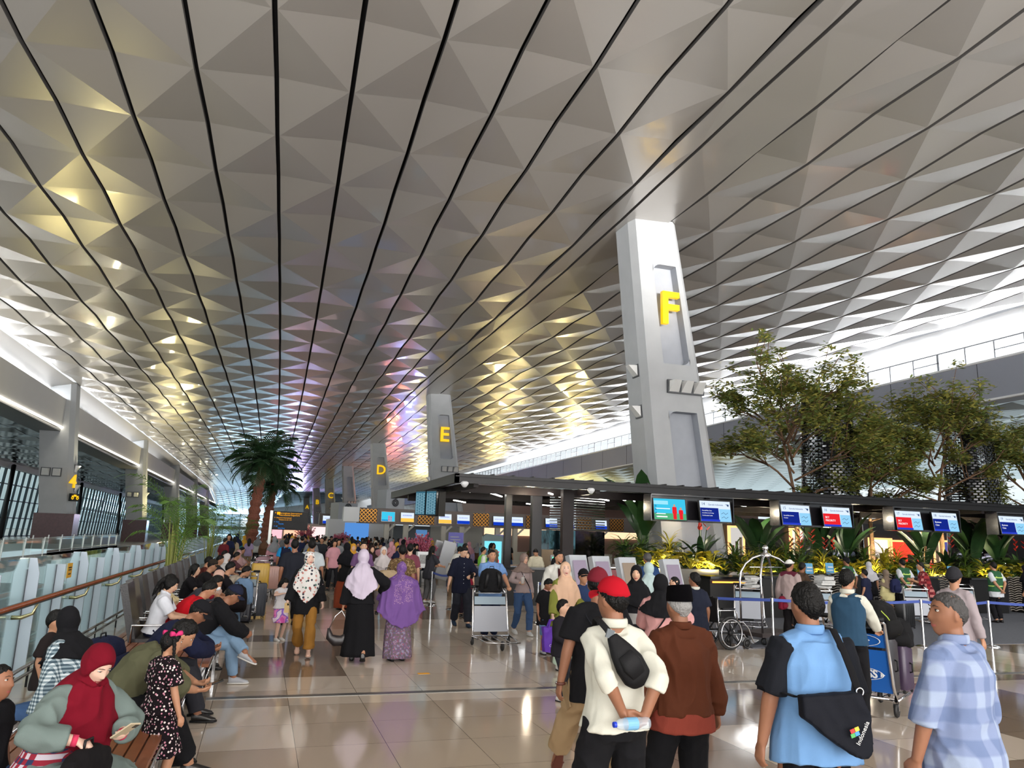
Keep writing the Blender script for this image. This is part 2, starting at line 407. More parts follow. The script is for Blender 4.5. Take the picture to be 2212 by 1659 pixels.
# lower bay ceilings left (dark glossy) and right (pale, lit)
def bay_ceiling(name, x0, x1, y0, y1, z0, z1, m, nx, ny, dz, par=0):
 mb = MB(); gx = (x1 - x0) / nx; gy = (y1 - y0) / ny
 for i in range(nx):
  a, b = x0 + i * gx + .05, x0 + (i + 1) * gx - .05
  zz = lambda i_, j_: z0 + (z1 - z0) * (i_ / nx) + (dz if (i_ + j_) % 2 else 0)
  for j in range(ny):
   p, q = y0 + j * gy, y0 + (j + 1) * gy
   A, B, C_, D_ = (a, p, zz(i, j)), (b, p, zz(i + 1, j)), (b, q, zz(i + 1, j + 1)), (a, q, zz(i, j + 1))
   if (i + j) % 2 == 0: mb.add([A, B, C_, A, C_, D_], [(0, 2, 1), (3, 5, 4)])
   else: mb.add([A, B, D_, B, C_, D_], [(0, 2, 1), (3, 5, 4)])
 mb.add([(x0, y0, max(z0, z1) + .4), (x1, y0, max(z0, z1) + .4), (x1, y1, max(z0, z1) + .4), (x0, y1, max(z0, z1) + .4)], [(0, 3, 2, 1)], 1)
 mb.build(name, [m, M_BLACK], kind='structure')
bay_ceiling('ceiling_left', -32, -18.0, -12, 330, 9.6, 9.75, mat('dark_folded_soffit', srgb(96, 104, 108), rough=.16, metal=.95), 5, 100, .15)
mb = MB(); mb.span((-18.6, -12, 9.45), (-16.5, 330, 9.62)); mb.build('ceiling_left_edge', mat('grey_soffit_edge', srgb(90, 90, 90), rough=.4), kind='structure')
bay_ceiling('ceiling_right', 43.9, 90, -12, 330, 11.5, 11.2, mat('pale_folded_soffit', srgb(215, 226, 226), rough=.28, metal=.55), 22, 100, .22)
mb = MB(); mb.span((-32.4, -12, 8.95), (-32.0, 330, 9.75)); mb.build('trim_6', M_WHITE, kind='structure')
# kerbside glass front on the left: raking mullions, transoms, dark raking props
mb = MB(); gl = MB()
for k in range(0, 100):
 y = 14 + k * 2.8; w_ = .22 if k % 4 == 0 else .10
 mb.beam((-33.4, y + .15, 0), (-32.6, y, 9.2), w_, .30)
for z, x in ((.1, -33.4), (2.6, -33.2), (4.9, -33.0), (7.0, -32.8), (9.0, -32.6)):
 mb.beam((x, 10, z), (x, 290, z), .12, .14)
gl.add([(-33.6, 10, 0), (-33.6, 290, 0), (-32.8, 290, 9.2), (-32.8, 10, 9.2)], [(0, 1, 2, 3)])
mb.build('window_3', M_DSTEEL, kind='structure'); gl.build('window_3_glass', M_GGLASS, kind='structure')
mb = MB()
for k in range(7):
 y = 30 + k * 40; mb.tube([(-30.2, y - 2, 0), (-31.6, y + 4, 9.3)], .28, 10)
mb.build('trim_7', M_BLKM, kind='structure', smooth=True)
# outside beyond the kerbside glass: road deck and a canopy edge
mb = MB(); mb.span((-110, -30, -.4), (-37, 330, -.1)); mb.build('ground_outside_left', mat('grey_road', srgb(120, 122, 122), rough=.8), kind='structure')
# far end wall: glazing under the lowered roof
mb = MB(); gl = MB()
for k in range(26): mb.span((-38 + k * 3.2, 341.8, 0), (-37.7 + k * 3.2, 342.2, 10))
for z in (.0, 2.6, 5.6, 8.0): mb.span((-38, 341.8, z), (45, 342.2, z + .3))
mb.build('window_4', mat('pale_steel', srgb(150, 170, 180), rough=.4), kind='structure')
gl.add([(-38, 342, 0), (45, 342, 0), (45, 342, 9), (-38, 342, 9)], [(0, 1, 2, 3)]); gl.build('window_4_glass', glass('blue_glass', (.55, .75, .9), .4), kind='structure')
mb = MB(); mb.span((-40, 342.5, 8.6), (-2, 343, 14.6)); mb.span((-2, 342.5, 9), (48, 343, 18)); mb.build('wall_back', M_WHITE, kind='structure')
mb = MB(); mb.span((-40, 326, 2.0), (8, 327, 3.2)); mb.build('trim_8', M_WHITE, kind='structure')
# land beyond, seen through the end glass
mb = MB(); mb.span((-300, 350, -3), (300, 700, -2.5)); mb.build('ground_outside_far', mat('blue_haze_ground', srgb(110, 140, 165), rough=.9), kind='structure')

# right bay: back wall of shop units and a high glazed strip
mb = MB(); mb.span((62, -12, 0), (63, 330, 5.2)); mb.build('wall_right', mat('dark_shop_wall', srgb(70, 66, 66), rough=.4), kind='structure')
def uplight(x, y, z, d, e, col=(1, .93, .80), s=.5):
 area('column_uplight', (x, y, z), (s, s), d, e, col)
# ---- left columns (pale shaft, maroon stone base), uplight boxes
def floodlight(mb_f, mb_g, c, d, r=1.):
 """box frame with a tilted white reflector, facing d (unit xy)"""
M_LFR = mat('floodlight_frame', srgb(60, 62, 66), rough=.4); M_LGL = mat('floodlight_reflector', srgb(214, 214, 212), rough=.3)
def flood(parent, c, ang, s=.62):
 mb = MB(); mb.box((0, 0, 0), (s, .10, s), rz=0); mb.build('floodlight', M_LFR, parent, loc=c, rot=(0, 0, ang))
 f = parent.children[-1] if False else None
 mb = MB(); a = s * .40
 mb.add([(-a, -.05, -a), (a, -.05, -a), (a, -.07, a), (-a, -.07, a), (-a * .7, -.40, a * .95), (a * .7, -.40, a * .95)],
   [(0, 1, 2, 3), (3, 2, 5, 4), (0, 3, 4), (1, 5, 2), (0, 4, 5, 1)])
 mb.build('reflector', M_LGL, parent, loc=c, rot=(0, 0, ang))
LC = 'pale concrete column with a maroon stone base across the void, '
for n, (y, lab) in enumerate(((70, LC + 'bearing the yellow 4 sign'), (111.5, LC + 'second along the beam'), (154, LC + 'third along the beam'), (197, LC + 'fourth along the beam'), (240, LC + 'fifth along the beam'))):
 t = thing('hall_column', lab, 'column', (0, 0, 0), 0, 'columns under the left clerestory', kind='thing')
 mb = MB()
 zt = 13.5 + .0025 * y; zb = fz(y)
 pr_ = [(0, -17.15, -14.55), (3.0, -17.2, -14.85), (9.7, -18.05, -15.55), (zt, -17.6, -15.9)]
 vs = []
 for z, xl, xr in pr_: vs += [(xl, y, z), (xr - .35, y, z), (xr, y + .35, z), (xr, y + 1.7, z), (xl, y + 1.7, z)]
 fs = []
 for i in range(3):
  for q in range(5): a, b = i * 5 + q, i * 5 + (q + 1) % 5; fs.append((a, b, b + 5, a + 5))
 fs += [(4, 3, 2, 1, 0), (15, 16, 17, 18, 19)]
 mb.add(vs, fs); mb.build('shaft', M_CONC, t)
 mb = MB(); mb.box((-16.0, y + .85, 1.35), (2.9, 2.1, 2.9)); mb.build('stone_base', M_MAROON, t)
 for z in (6.5, 4.9) if n == 0 else (6.2,):
  flood(t, (-15.05 if z < 6 else -15.25, y + 1.0, z), R(90), .7)
 for x in (-17.1, -16.3): flood(t, (x, y - .08, 6.1), 0, .7)
 uplight(-14.6, y + 1, 6.3, (1, 0, 1), 260, (1, .90, .60))
# ---- right-hand column row F E D - C B A
M_POCK = mat('column_recess_paint', srgb(164, 168, 176), rough=.8, var=(2, .05))
def big_column(s, letter, lab, z_base=0):
 x0, y0, h0 = hall(s, 15.2 if s > 40 else 14.75)[:3]
 zt = h0 + .1
 y0 = s
 xs = {25: (13.88, .96)}.get(s)
 xc = xs[0] if xs else x0 - .0
 t = thing('hall_column', lab, 'column', (xc, y0, 0), 0, 'tapering columns along the check-in rows', kind='thing')
 def X(z): f = (zt - z) / 10.85; return (-.95 + .93 * f, .95 + 1.72 * f)
 zs = [0, 3.2, 7.4, 8.4, 12.9, zt]
 ch = .22; dep = 1.5
 mb = MB()
 def ring(z):
  l, r = X(z); dl = .10 * (zt - z) / 10
  return [(l + .0, ch * 0, z), (r - ch, 0, z), (r, ch, z), (r + .0, dep + dl, z), (l - .12 + .1 * 0, dep + dl, z), (l - .12, dep * .3, z)]
 rec = [(.3, 6.9, .0), (8.55, 12.9, .0)]  # recess heights
 def inner(z):  # recess sides
  l, r = X(z); w_ = r - l; return l + w_ * .30, l + w_ * .80
 cuts = sorted(set([0, .3, 6.9, 8.75, 12.75, zt]))
 rd = .42
 for z0, z1 in zip(cuts, cuts[1:]):
  n_ = max(1, int((z1 - z0) / 1.5)); hollow = (z0, z1) in ((.3, 6.9), (8.75, 12.75))
  for q in range(n_):
   a = z0 + (z1 - z0) * q / n_; b = z0 + (z1 - z0) * (q + 1) / n_
   ra, rb = ring(a), ring(b)
   vs = ra + rb
   mb.add(vs, [(i, (i + 1) % 6, (i + 1) % 6 + 6, i + 6) for i in range(1, 6)])
   if not hollow: mb.add([ra[0], ra[1], rb[1], rb[0]], [(0, 1, 2, 3)])
   else:
    la, ra_ = inner(a); lb, rb_ = inner(b)
    mb.add([ra[0], (la, 0, a), (lb, 0, b), rb[0]], [(0, 1, 2, 3)])
    mb.add([(ra_, 0, a), ra[1], rb[1], (rb_, 0, b)], [(0, 1, 2, 3)])
    mb.add([(la, 0, a), (la, rd, a), (lb, rd, b), (lb, 0, b)], [(0, 1, 2, 3)], 1)
    mb.add([(la, rd, a), (ra_, rd, a), (rb_, rd, b), (lb, rd, b)], [(0, 1, 2, 3)], 1)
    mb.add([(ra_, rd, a), (ra_, 0, a), (rb_, 0, b), (rb_, rd, b)], [(0, 1, 2, 3)], 1)
  if hollow:
   for z in (z0, z1):
    l, r = inner(z); mb.add([(l, 0, z), (r, 0, z), (r, rd, z), (l, rd, z)], [(0, 1, 2, 3) if z == z0 else (3, 2, 1, 0)], 1)
   l, r = inner(z1); c = .34; pts = [(l, 0, z1), (l + c, 0, z1)] + [(l + c - c * math.sin(u * math.pi / 8), 0, z1 - c + c * math.cos(u * math.pi / 8)) for u in range(5)]
   mb.prism(pts, (0, 0, 0), (0, rd, 0), 1)
   l, r = inner(z0); pts = [(r, 0, z0), (r - c, 0, z0)] + [(r - c + c * math.sin(u * math.pi / 8), 0, z0 + c - c * math.cos(u * math.pi / 8)) for u in range(5)]
   mb.prism(list(reversed(pts)), (0, 0, 0), (0, rd, 0), 1)
 mb.add(ring(zt), [(0, 1, 2, 3, 4, 5)])
 mb.build('shaft', [M_CONC, M_POCK], t)
 zf = 7.85
 l, r = X(zf)
 for k in range(3): flood(t, (l + (r - l) * (.42 + .22 * k), -.06, zf), 0, .52)
 for zz in (8.5, 6.9):
  flood(t, (X(zz)[0] - .10, .75, zz), R(-90), .5)
 if letter:
  zl = 10.9; l, r = inner(zl); xm = l + (r - l) * .34
  lt = text('letter_sign', letter, 1.85, M_YEL, (xm + .12, -.02, zl), (R(90), 0, 0), t, depth=.10, bold=.03)
 return t
for x_, y_, e_, c_ in ((47, 112, 1500, (1, .8, .3)), (46, 152, 1900, (1, .78, .3)), (23, 128, 900, (.3, .35, 1)), (24, 150, 900, (1, .25, .12)), (48, 74, 500, (1, .8, .35)), (10, 250, 5000, (.6, .4, 1)), (-12, 50, 260, (1, .85, .35)), (-12.3, 112, 700, (1, .85, .4)), (30, 92, 600, (1, .8, .35)), (38, 190, 3500, (1, .85, .4))):
 area('ceiling_glow_lamp', (x_, y_, 5.2 if x_ > 0 else 3.2), (1.6, .5), (0, -.25, 1), e_, c_)  # added coloured lamps without fixtures, for the glows on the ceiling
CL = 'tall tapering concrete column '
big_column(25, 'F', CL + 'with a yellow F rising behind the black canopy')
big_column(66, 'E', CL + 'with a yellow E, next beyond the one lettered F')
big_column(108, 'D', CL + 'with a yellow D')
big_column(150, None, CL + 'without a letter between those lettered D and C')
big_column(192, 'C', CL + 'with a yellow C')
big_column(238, 'B', CL + 'with a yellow B')
big_column(290, 'A', CL + 'with a yellow A')
# ================================================================== people
def remesh(mb, vox, smooth_it=4, fac=.5):
 me = mb.mesh('tmp', [], False); o = bpy.data.objects.new('tmp', me); COL.objects.link(o)
 m = o.modifiers.new('r', 'REMESH'); m.mode = 'VOXEL'; m.voxel_size = vox; m.use_smooth_shade = True
 if smooth_it:
  s = o.modifiers.new('s', 'SMOOTH'); s.factor = fac; s.iterations = smooth_it
 dg = bpy.context.evaluated_depsgraph_get(); r = bpy.data.meshes.new_from_object(o.evaluated_get(dg))
 bpy.data.objects.remove(o); bpy.data.meshes.remove(me)
 return r
def put(me, name, m, parent, **kw):
 me.name = name; me.materials.clear()
 for q in (m if isinstance(m, (list, tuple)) else [m]): me.materials.append(q)
 me.polygons.foreach_set('use_smooth', [True] * len(me.polygons))
 o = bpy.data.objects.new(name, me); COL.objects.link(o)
 if parent: o.parent = parent
 return tag(o, **kw)
def folds(me, amp, sc=(7, 7, 2.5), seed=0., mask=None):
 n = len(me.vertices); co = np.empty(n * 3); me.vertices.foreach_get('co', co); co = co.reshape(-1, 3)
 no = np.empty(n * 3); me.vertices.foreach_get('normal', no) if hasattr(me.vertices[0], 'normal') else None; no = no.reshape(-1, 3)
 d = np.empty(n); o = seed * 3.17
 for i in range(n):
  p = co[i]; a = noise.noise((p[0] * sc[0] + o, p[1] * sc[1] + o, p[2] * sc[2] + noise.noise((p[0] * 3, p[1] * 3, p[2] * 3 + o)) * 1.2))
  a = (1 - abs(a) * 2.4); d[i] = (a - .55) * amp * (1 if mask is None else mask(p))
 co += no * d[:, None]
 me.vertices.foreach_set('co', co.ravel()); me.update()
# ---- skin, hair, cloth materials
SKIN = {'light': (214, 170, 142), 'mid': (186, 136, 106), 'tan': (150, 103, 78), 'dark': (134, 90, 66), 'pale': (222, 184, 164)}
def skin(k):
 return mat('skin_' + k, srgb(*SKIN[k]), rough=.5, spec=.35, var=(9, .06))
M_HAIR = mat('black_hair', srgb(9, 8, 8), rough=.55, spec=.2, bump=(90, .5, 2))
M_HAIRG = mat('grey_hair', srgb(150, 148, 146), rough=.6, bump=(90, .5, 2))

M_EYEW = mat('eye_white', srgb(225, 218, 210), rough=.3); M_IRIS = mat('dark_iris', srgb(28, 18, 12), rough=.15)
M_LIP = mat('lips', srgb(168, 92, 84), rough=.45); M_LIPR = mat('painted_lips', srgb(166, 82, 80), rough=.45)
M_BROW = mat('eyebrow', srgb(32, 24, 20), rough=.7)
def cloth(name, col, rough=.9, sheen=.0, bump=(260, .12)):
 return mat(name, srgb(*col), rough=rough, sheen=sheen, bump=bump, var=(5, .07), spec=.15)
def patterned(name, base, build):
 """cloth with a procedural print; build(N, L, tc) returns the colour socket"""
 if name in MATS: return MATS[name]
 m = cloth(name, base); nt = m.node_tree; b = nt.nodes['Principled BSDF']
 for l in list(b.inputs['Base Color'].links): nt.links.remove(l)
 def N(t, **k):
  n = nt.nodes.new(t)
  for a, v in k.items():
   if a in ('data_type', 'blend_type', 'operation', 'feature', 'wave_type', 'bands_direction', 'interpolation', 'noise_dimensions', 'distance'): setattr(n, a, v)
   else: n.inputs[a].default_value = v
  return n
 tc = nt.nodes.new('ShaderNodeTexCoord').outputs['Object']
 nt.links.new(build(N, nt.links.new, tc), b.inputs['Base Color']); return m
def col4(c): return srgb(*c) + (1,)
def dots_mat(name, base, dots, scale=38, thr=.32, second=None):
 def f(N, L, tc):
  v = N('ShaderNodeTexVoronoi', Scale=scale); L(tc, v.inputs['Vector'])
  lt = N('ShaderNodeMath', operation='LESS_THAN'); L(v.outputs['Distance'], lt.inputs[0]); lt.inputs[1].default_value = thr
  mx = N('ShaderNodeMix', data_type='RGBA'); mx.inputs[6].default_value = col4(base)
  if second:
   sp = N('ShaderNodeSeparateColor'); L(v.outputs['Color'], sp.inputs[0]); r = N('ShaderNodeValToRGB'); r.color_ramp.interpolation = 'CONSTANT'
   cols = [dots] + list(second); e = r.color_ramp.elements; e[0].color = col4(cols[0]); e[1].position = 1 / len(cols); e[1].color = col4(cols[1])
   for i in range(2, len(cols)): q = e.new(i / len(cols)); q.color = col4(cols[i])
   L(sp.outputs[0], r.inputs[0]); L(r.outputs[0], mx.inputs[7])
  else: mx.inputs[7].default_value = col4(dots)
  L(lt.outputs[0], mx.inputs[0]); return mx.outputs[2]
 return patterned(name, base, f)
def plaid_mat(name, a, b_, c_, sx=11, sz=9, soft=True, rot=0.):
 def f(N, L, tc):
  mp = N('ShaderNodeMapping'); L(tc, mp.inputs[0]); mp.inputs['Rotation'].default_value = (0, rot, 0)
  sp = N('ShaderNodeSeparateXYZ'); L(mp.outputs[0], sp.inputs[0])
  outs = []
  for i, s in ((0, sx), (2, sz)):
   src = sp.outputs[i]
   if i == 0:
    ad = N('ShaderNodeMath', operation='ADD'); L(sp.outputs[0], ad.inputs[0]); ml = N('ShaderNodeMath', operation='MULTIPLY'); L(sp.outputs[1], ml.inputs[0]); ml.inputs[1].default_value = .8; L(ml.outputs[0], ad.inputs[1]); src = ad.outputs[0]
   m1 = N('ShaderNodeMath', operation='MULTIPLY'); L(src, m1.inputs[0]); m1.inputs[1].default_value = s * math.pi
   sn = N('ShaderNodeMath', operation='SINE'); L(m1.outputs[0], sn.inputs[0])
   mr = N('ShaderNodeMapRange'); mr.inputs[1].default_value = -.25 if soft else -.02; mr.inputs[2].default_value = .25 if soft else .02; L(sn.outputs[0], mr.inputs[0]); outs.append(mr.outputs[0])
  m1 = N('ShaderNodeMix', data_type='RGBA'); L(outs[0], m1.inputs[0]); m1.inputs[6].default_value = col4(a); m1.inputs[7].default_value = col4(b_)
  m2 = N('ShaderNodeMix', data_type='RGBA'); L(outs[0], m2.inputs[0]); m2.inputs[6].default_value = col4(b_); m2.inputs[7].default_value = col4(c_)
  m3 = N('ShaderNodeMix', data_type='RGBA'); L(outs[1], m3.inputs[0]); L(m1.outputs[2], m3.inputs[6]); L(m2.outputs[2], m3.inputs[7]); return m3.outputs[2]
 return patterned(name, a, f)
def blotch_mat(name, cols, scale=14, detail=6):
 def f(N, L, tc):
  n = N('ShaderNodeTexNoise', Scale=scale, Detail=detail); L(tc, n.inputs['Vector']); r = N('ShaderNodeValToRGB'); r.color_ramp.interpolation = 'CONSTANT'
  e = r.color_ramp.elements; k = len(cols); e[0].color = col4(cols[0]); e[0].position = 0; e[1].position = .42; e[1].color = col4(cols[1])
  for i in range(2, k): q = e.new(.42 + .2 * (i - 1) / (k - 1)); q.color = col4(cols[i])
  L(n.outputs[0], r.inputs[0]); return r.outputs[0]
 return patterned(name, cols[0], f)
def stripe_mat(name, a, b_, scale, axis='Z', duty=0.):
 def f(N, L, tc):
  sp = N('ShaderNodeSeparateXYZ'); L(tc, sp.inputs[0]); m1 = N('ShaderNodeMath', operation='MULTIPLY'); L(sp.outputs['XYZ'.index(axis)], m1.inputs[0]); m1.inputs[1].default_value = scale * 6.2832
  s = N('ShaderNodeMath', operation='SINE'); L(m1.outputs[0], s.inputs[0]); g = N('ShaderNodeMath', operation='GREATER_THAN'); L(s.outputs[0], g.inputs[0]); g.inputs[1].default_value = duty
  mx = N('ShaderNodeMix', data_type='RGBA'); L(g.outputs[0], mx.inputs[0]); mx.inputs[6].default_value = col4(a); mx.inputs[7].default_value = col4(b_); return mx.outputs[2]
 return patterned(name, a, f)

# ---- head shape in head space (centre between the ears, face towards +Y)
def head_point(az, el, fem=0., off=0., face_drop=0.):
 """az from +Y (front) around Z, el latitude; returns a surface point"""
 ce, se = math.cos(el), math.sin(el); x = math.sin(az) * ce; y = math.cos(az) * ce; z = se
 X, Y, Z = x * .077, y * (.092 if y > 0 else .101), z * (.112 if z > 0 else .128)
 if Z < 0:
  t = min(-Z / .125, 1)
  X *= 1 - .36 * t ** 1.7
  if y > 0: Y = Y * (1 - .10 * t) + .024 * t * (1 - abs(x))
  else: Y *= 1 - .55 * t
 if Z > .07: X *= 1.0; Y *= 1.02
 return X, Y, Z
def gs(a, s): return math.exp(-(a / s) ** 2)
def head_mesh(mb, q, c, k=1., fem=0., nseg=48, nring=36, nose=1.):
 """q: 3x3 rotation, c: centre, k: scale"""
 vs = []; fs = []
 for i in range(nring + 1):
  el = -math.pi / 2 + math.pi * i / nring
  for j in range(nseg):
   az = 2 * math.pi * j / nseg; X, Y, Z = head_point(az, el, fem)
   if math.cos(az) > 0.02:
    d = 0
    for sx_ in (-1, 1):
     d -= .0115 * gs(X - sx_ * .031, .015) * gs(Z - .012, .013)
     d += .004 * gs(X - sx_ * .028, .022) * gs(Z - .036, .009)
     d += .005 * gs(X - sx_ * .043, .018) * gs(Z + .026, .022)
    if -.048 < Z < .032:
     t = (.032 - Z) / .072; d += nose * .023 * max(0, math.sin(min(t, 1) * math.pi * .5)) ** 1.3 * gs(X, .0085 + .008 * max(t, 0)) * (1 if Z > -.036 else max(0, 1 - (-.036 - Z) / .012))
    d += .0065 * gs(X, .022) * gs(Z + .062, .006) + .006 * gs(X, .020) * gs(Z + .074, .006) - .004 * gs(X, .024) * gs(Z + .068, .003)
    d -= .003 * gs(X, .012) * gs(Z + .050, .005)
    d += .007 * gs(X, .018) * gs(Z + .103, .016)
    Y += d
   vs.append(V(c) + q @ V((X * k, Y * k, Z * k)))
 for i in range(nring):
  for j in range(nseg):
   a, b = i * nseg + j, i * nseg + (j + 1) % nseg; fs.append((a, a + nseg, b + nseg, b))
 mb.add(vs, [tuple(reversed(f)) for f in fs])
 for s in (-1, 1):   # ears
  e = V(c) + q @ V((s * .077 * k, -.006 * k, -.006 * k)); rot = q @ Matrix.Rotation(s * R(-22), 3, 'Z') @ Matrix.Rotation(R(-8), 3, 'X')
  mb.ball(e, (.008 * k, .018 * k, .032 * k), 10, 8, rot=rot)
def shell(q, c, k, offf, nseg=40, nring=28, zs=1.):
 """closed cap: head form pushed out (or in) by offf(az, el, X, Y, Z)"""
 vs = []; fs = []
 for i in range(nring + 1):
  el = -math.pi / 2 + math.pi * i / nring
  for j in range(nseg):
   az = 2 * math.pi * j / nseg; X, Y, Z = head_point(az, el); p = V((X, Y, Z)); d = p.normalized()
   p = p + d * offf((az + math.pi) % (2 * math.pi) - math.pi, el, X, Y, Z)
   vs.append(V(c) + q @ (p * k))
 for i in range(nring):
  for j in range(nseg):
   a, b = i * nseg + j, i * nseg + (j + 1) % nseg; fs.append((b, b + nseg, a + nseg, a))
 return vs, fs
def ss(a, b, x): return sm(a, b, x)
def hair_off(style, rs, under=False):
 def f(az, el, X, Y, Z):
  a = abs(az); fr = math.cos(a)  # 1 front, -1 back
  if style in ('short', 'crop', 'grey', 'side'):
   line = .062 if a < .7 else (.062 - (a - .7) * .075 if a < 1.5 else (.002 - (a - 1.5) * .058))
   th = {'short': .017, 'crop': .007, 'grey': .012, 'side': .02}[style]
  elif style == 'balding': line = .085 if a < 1.1 else (.085 - (a - 1.1) * .16 if a < 1.7 else -.01 - (a - 1.7) * .05); th = .008
  else: line = .058 if a < .75 else (.058 - (a - .75) * .16); th = .018
  m = ss(line - .008, line + .010, Z)
  n = noise.noise((X * 38 + rs, Y * 38, Z * 26)) * .45 + .75
  top = 1 + .55 * ss(.05, .11, Z) * (style in ('short', 'side'))
  if under: return -.012 + m * (.012 + .013 * n * (1 - ss(.045, .06, Z)))
  return -.012 + m * (.012 + th * n * top)
 return f
def cap_off(kind):
 def f(az, el, X, Y, Z):
  a = abs(az)
  if kind == 'cap':
   line = .046 - .012 * (1 - math.cos(a)); m = ss(line - .003, line + .004, Z); return -.014 + m * (.036 + .008 * ss(.05, .1, Z))
  if kind == 'beanie':
   line = .040 - .03 * (1 - math.cos(a)); m = ss(line - .003, line + .004, Z); return -.014 + m * (.034 + .012 * ss(.04, .11, Z))
  if kind == 'haji':
   line = .050 - .010 * (1 - math.cos(a)); m = ss(line - .003, line + .004, Z); return -.014 + m * .022
 return f
def hijab_off(thick=.016, low=.062, wide=.064, inner=0.):
 def f(az, el, X, Y, Z):
  u = X / wide; v = (Z + .028) / (.090 if Z > -.028 else .104); r = math.sqrt(u * u + v * v)
  open_ = (1 - ss(.92, 1.08, r)) if math.cos(az) > 0 else 0
  jaw = ss(-.02, -.11, Z) if False else 0
  return thick * (1 - open_) - .016 * open_ + (.006 if Z > .05 else 0) * (1 - open_)
 return f
def frame_from(d, up=V((0, 0, 1))):
 y = d.normalized(); x = y.cross(up); x = V((1, 0, 0)) if x.length < 1e-4 else x.normalized(); z = x.cross(y); return Matrix((x, y, z)).transposed()
def ik(a, b, l1, l2, pole):
 """joint position between a and b"""
 d = b - a; L = d.length; L2 = min(L, (l1 + l2) * .999); u = d.normalized(); b2 = a + u * L2
 x = (l1 * l1 - l2 * l2 + L2 * L2) / (2 * L2); h = math.sqrt(max(l1 * l1 - x * x, 0)); pv = pole - u * pole.dot(u); pv = pv.normalized() if pv.length > 1e-5 else V((0, 1, 0))
 return a + u * x + pv * h, b2
def hand(mb, w, d, palm, k, curl=.5, spread=.1, side=1, grip=0., thumb=.5, tips=None):
 """five-fingered hand: w wrist, d pointing direction, palm normal, side +1/-1 for the thumb side"""
 d = d.normalized(); palm = (palm - d * palm.dot(d)).normalized(); s = d.cross(palm).normalized() * side
 L = .082 * k
 mb.tube([w - d * .02 * k, w + d * .012 * k, w + d * .045 * k, w + d * L], [(.026 * k, .019 * k), (.029 * k, .019 * k), (.040 * k, .016 * k), (.040 * k, .0135 * k)], 12, side=s)
 fl = (.070, .080, .074, .058)
 for i in range(4):
  o = (1.5 - i) * .0205 * k; base = w + d * (L - .012 * k - (.006 * k if i in (0, 3) else 0)) + s * o
  dd = (d + s * (1.5 - i) * spread * .35).normalized(); n = palm; pts = [base]; ang = 0; seg = fl[i] * k
  for q, fr in enumerate((.46, .30, .24)):
   ang += (curl + i * .05 * curl) * (.55, .75, .5)[q] * 1.15
   pts.append(pts[-1] + (dd * math.cos(ang) + n * math.sin(ang)) * seg * fr)
  mb.tube([pts[0] - dd * .02 * k] + pts + [pts[-1] + (pts[-1] - pts[-2]).normalized() * .004 * k], [.0095 * k, .0098 * k, .0092 * k, .0082 * k, .0072 * k, .004 * k], 8)
 tb = w + d * .018 * k + s * .026 * k; t1 = tb + (d * .6 + s * .62 + palm * .35).normalized() * .036 * k
 t2 = t1 + (d * .9 + s * (.25 - .5 * thumb) + palm * (.2 + .7 * thumb)).normalized() * .030 * k; t3 = t2 + (d * .9 - s * .2 * thumb + palm * .3 * thumb).normalized() * .024 * k
 mb.tube([tb - d * .012 * k, t1, t2, t3], [.014 * k, .0125 * k, .0105 * k, .0075 * k], 8)

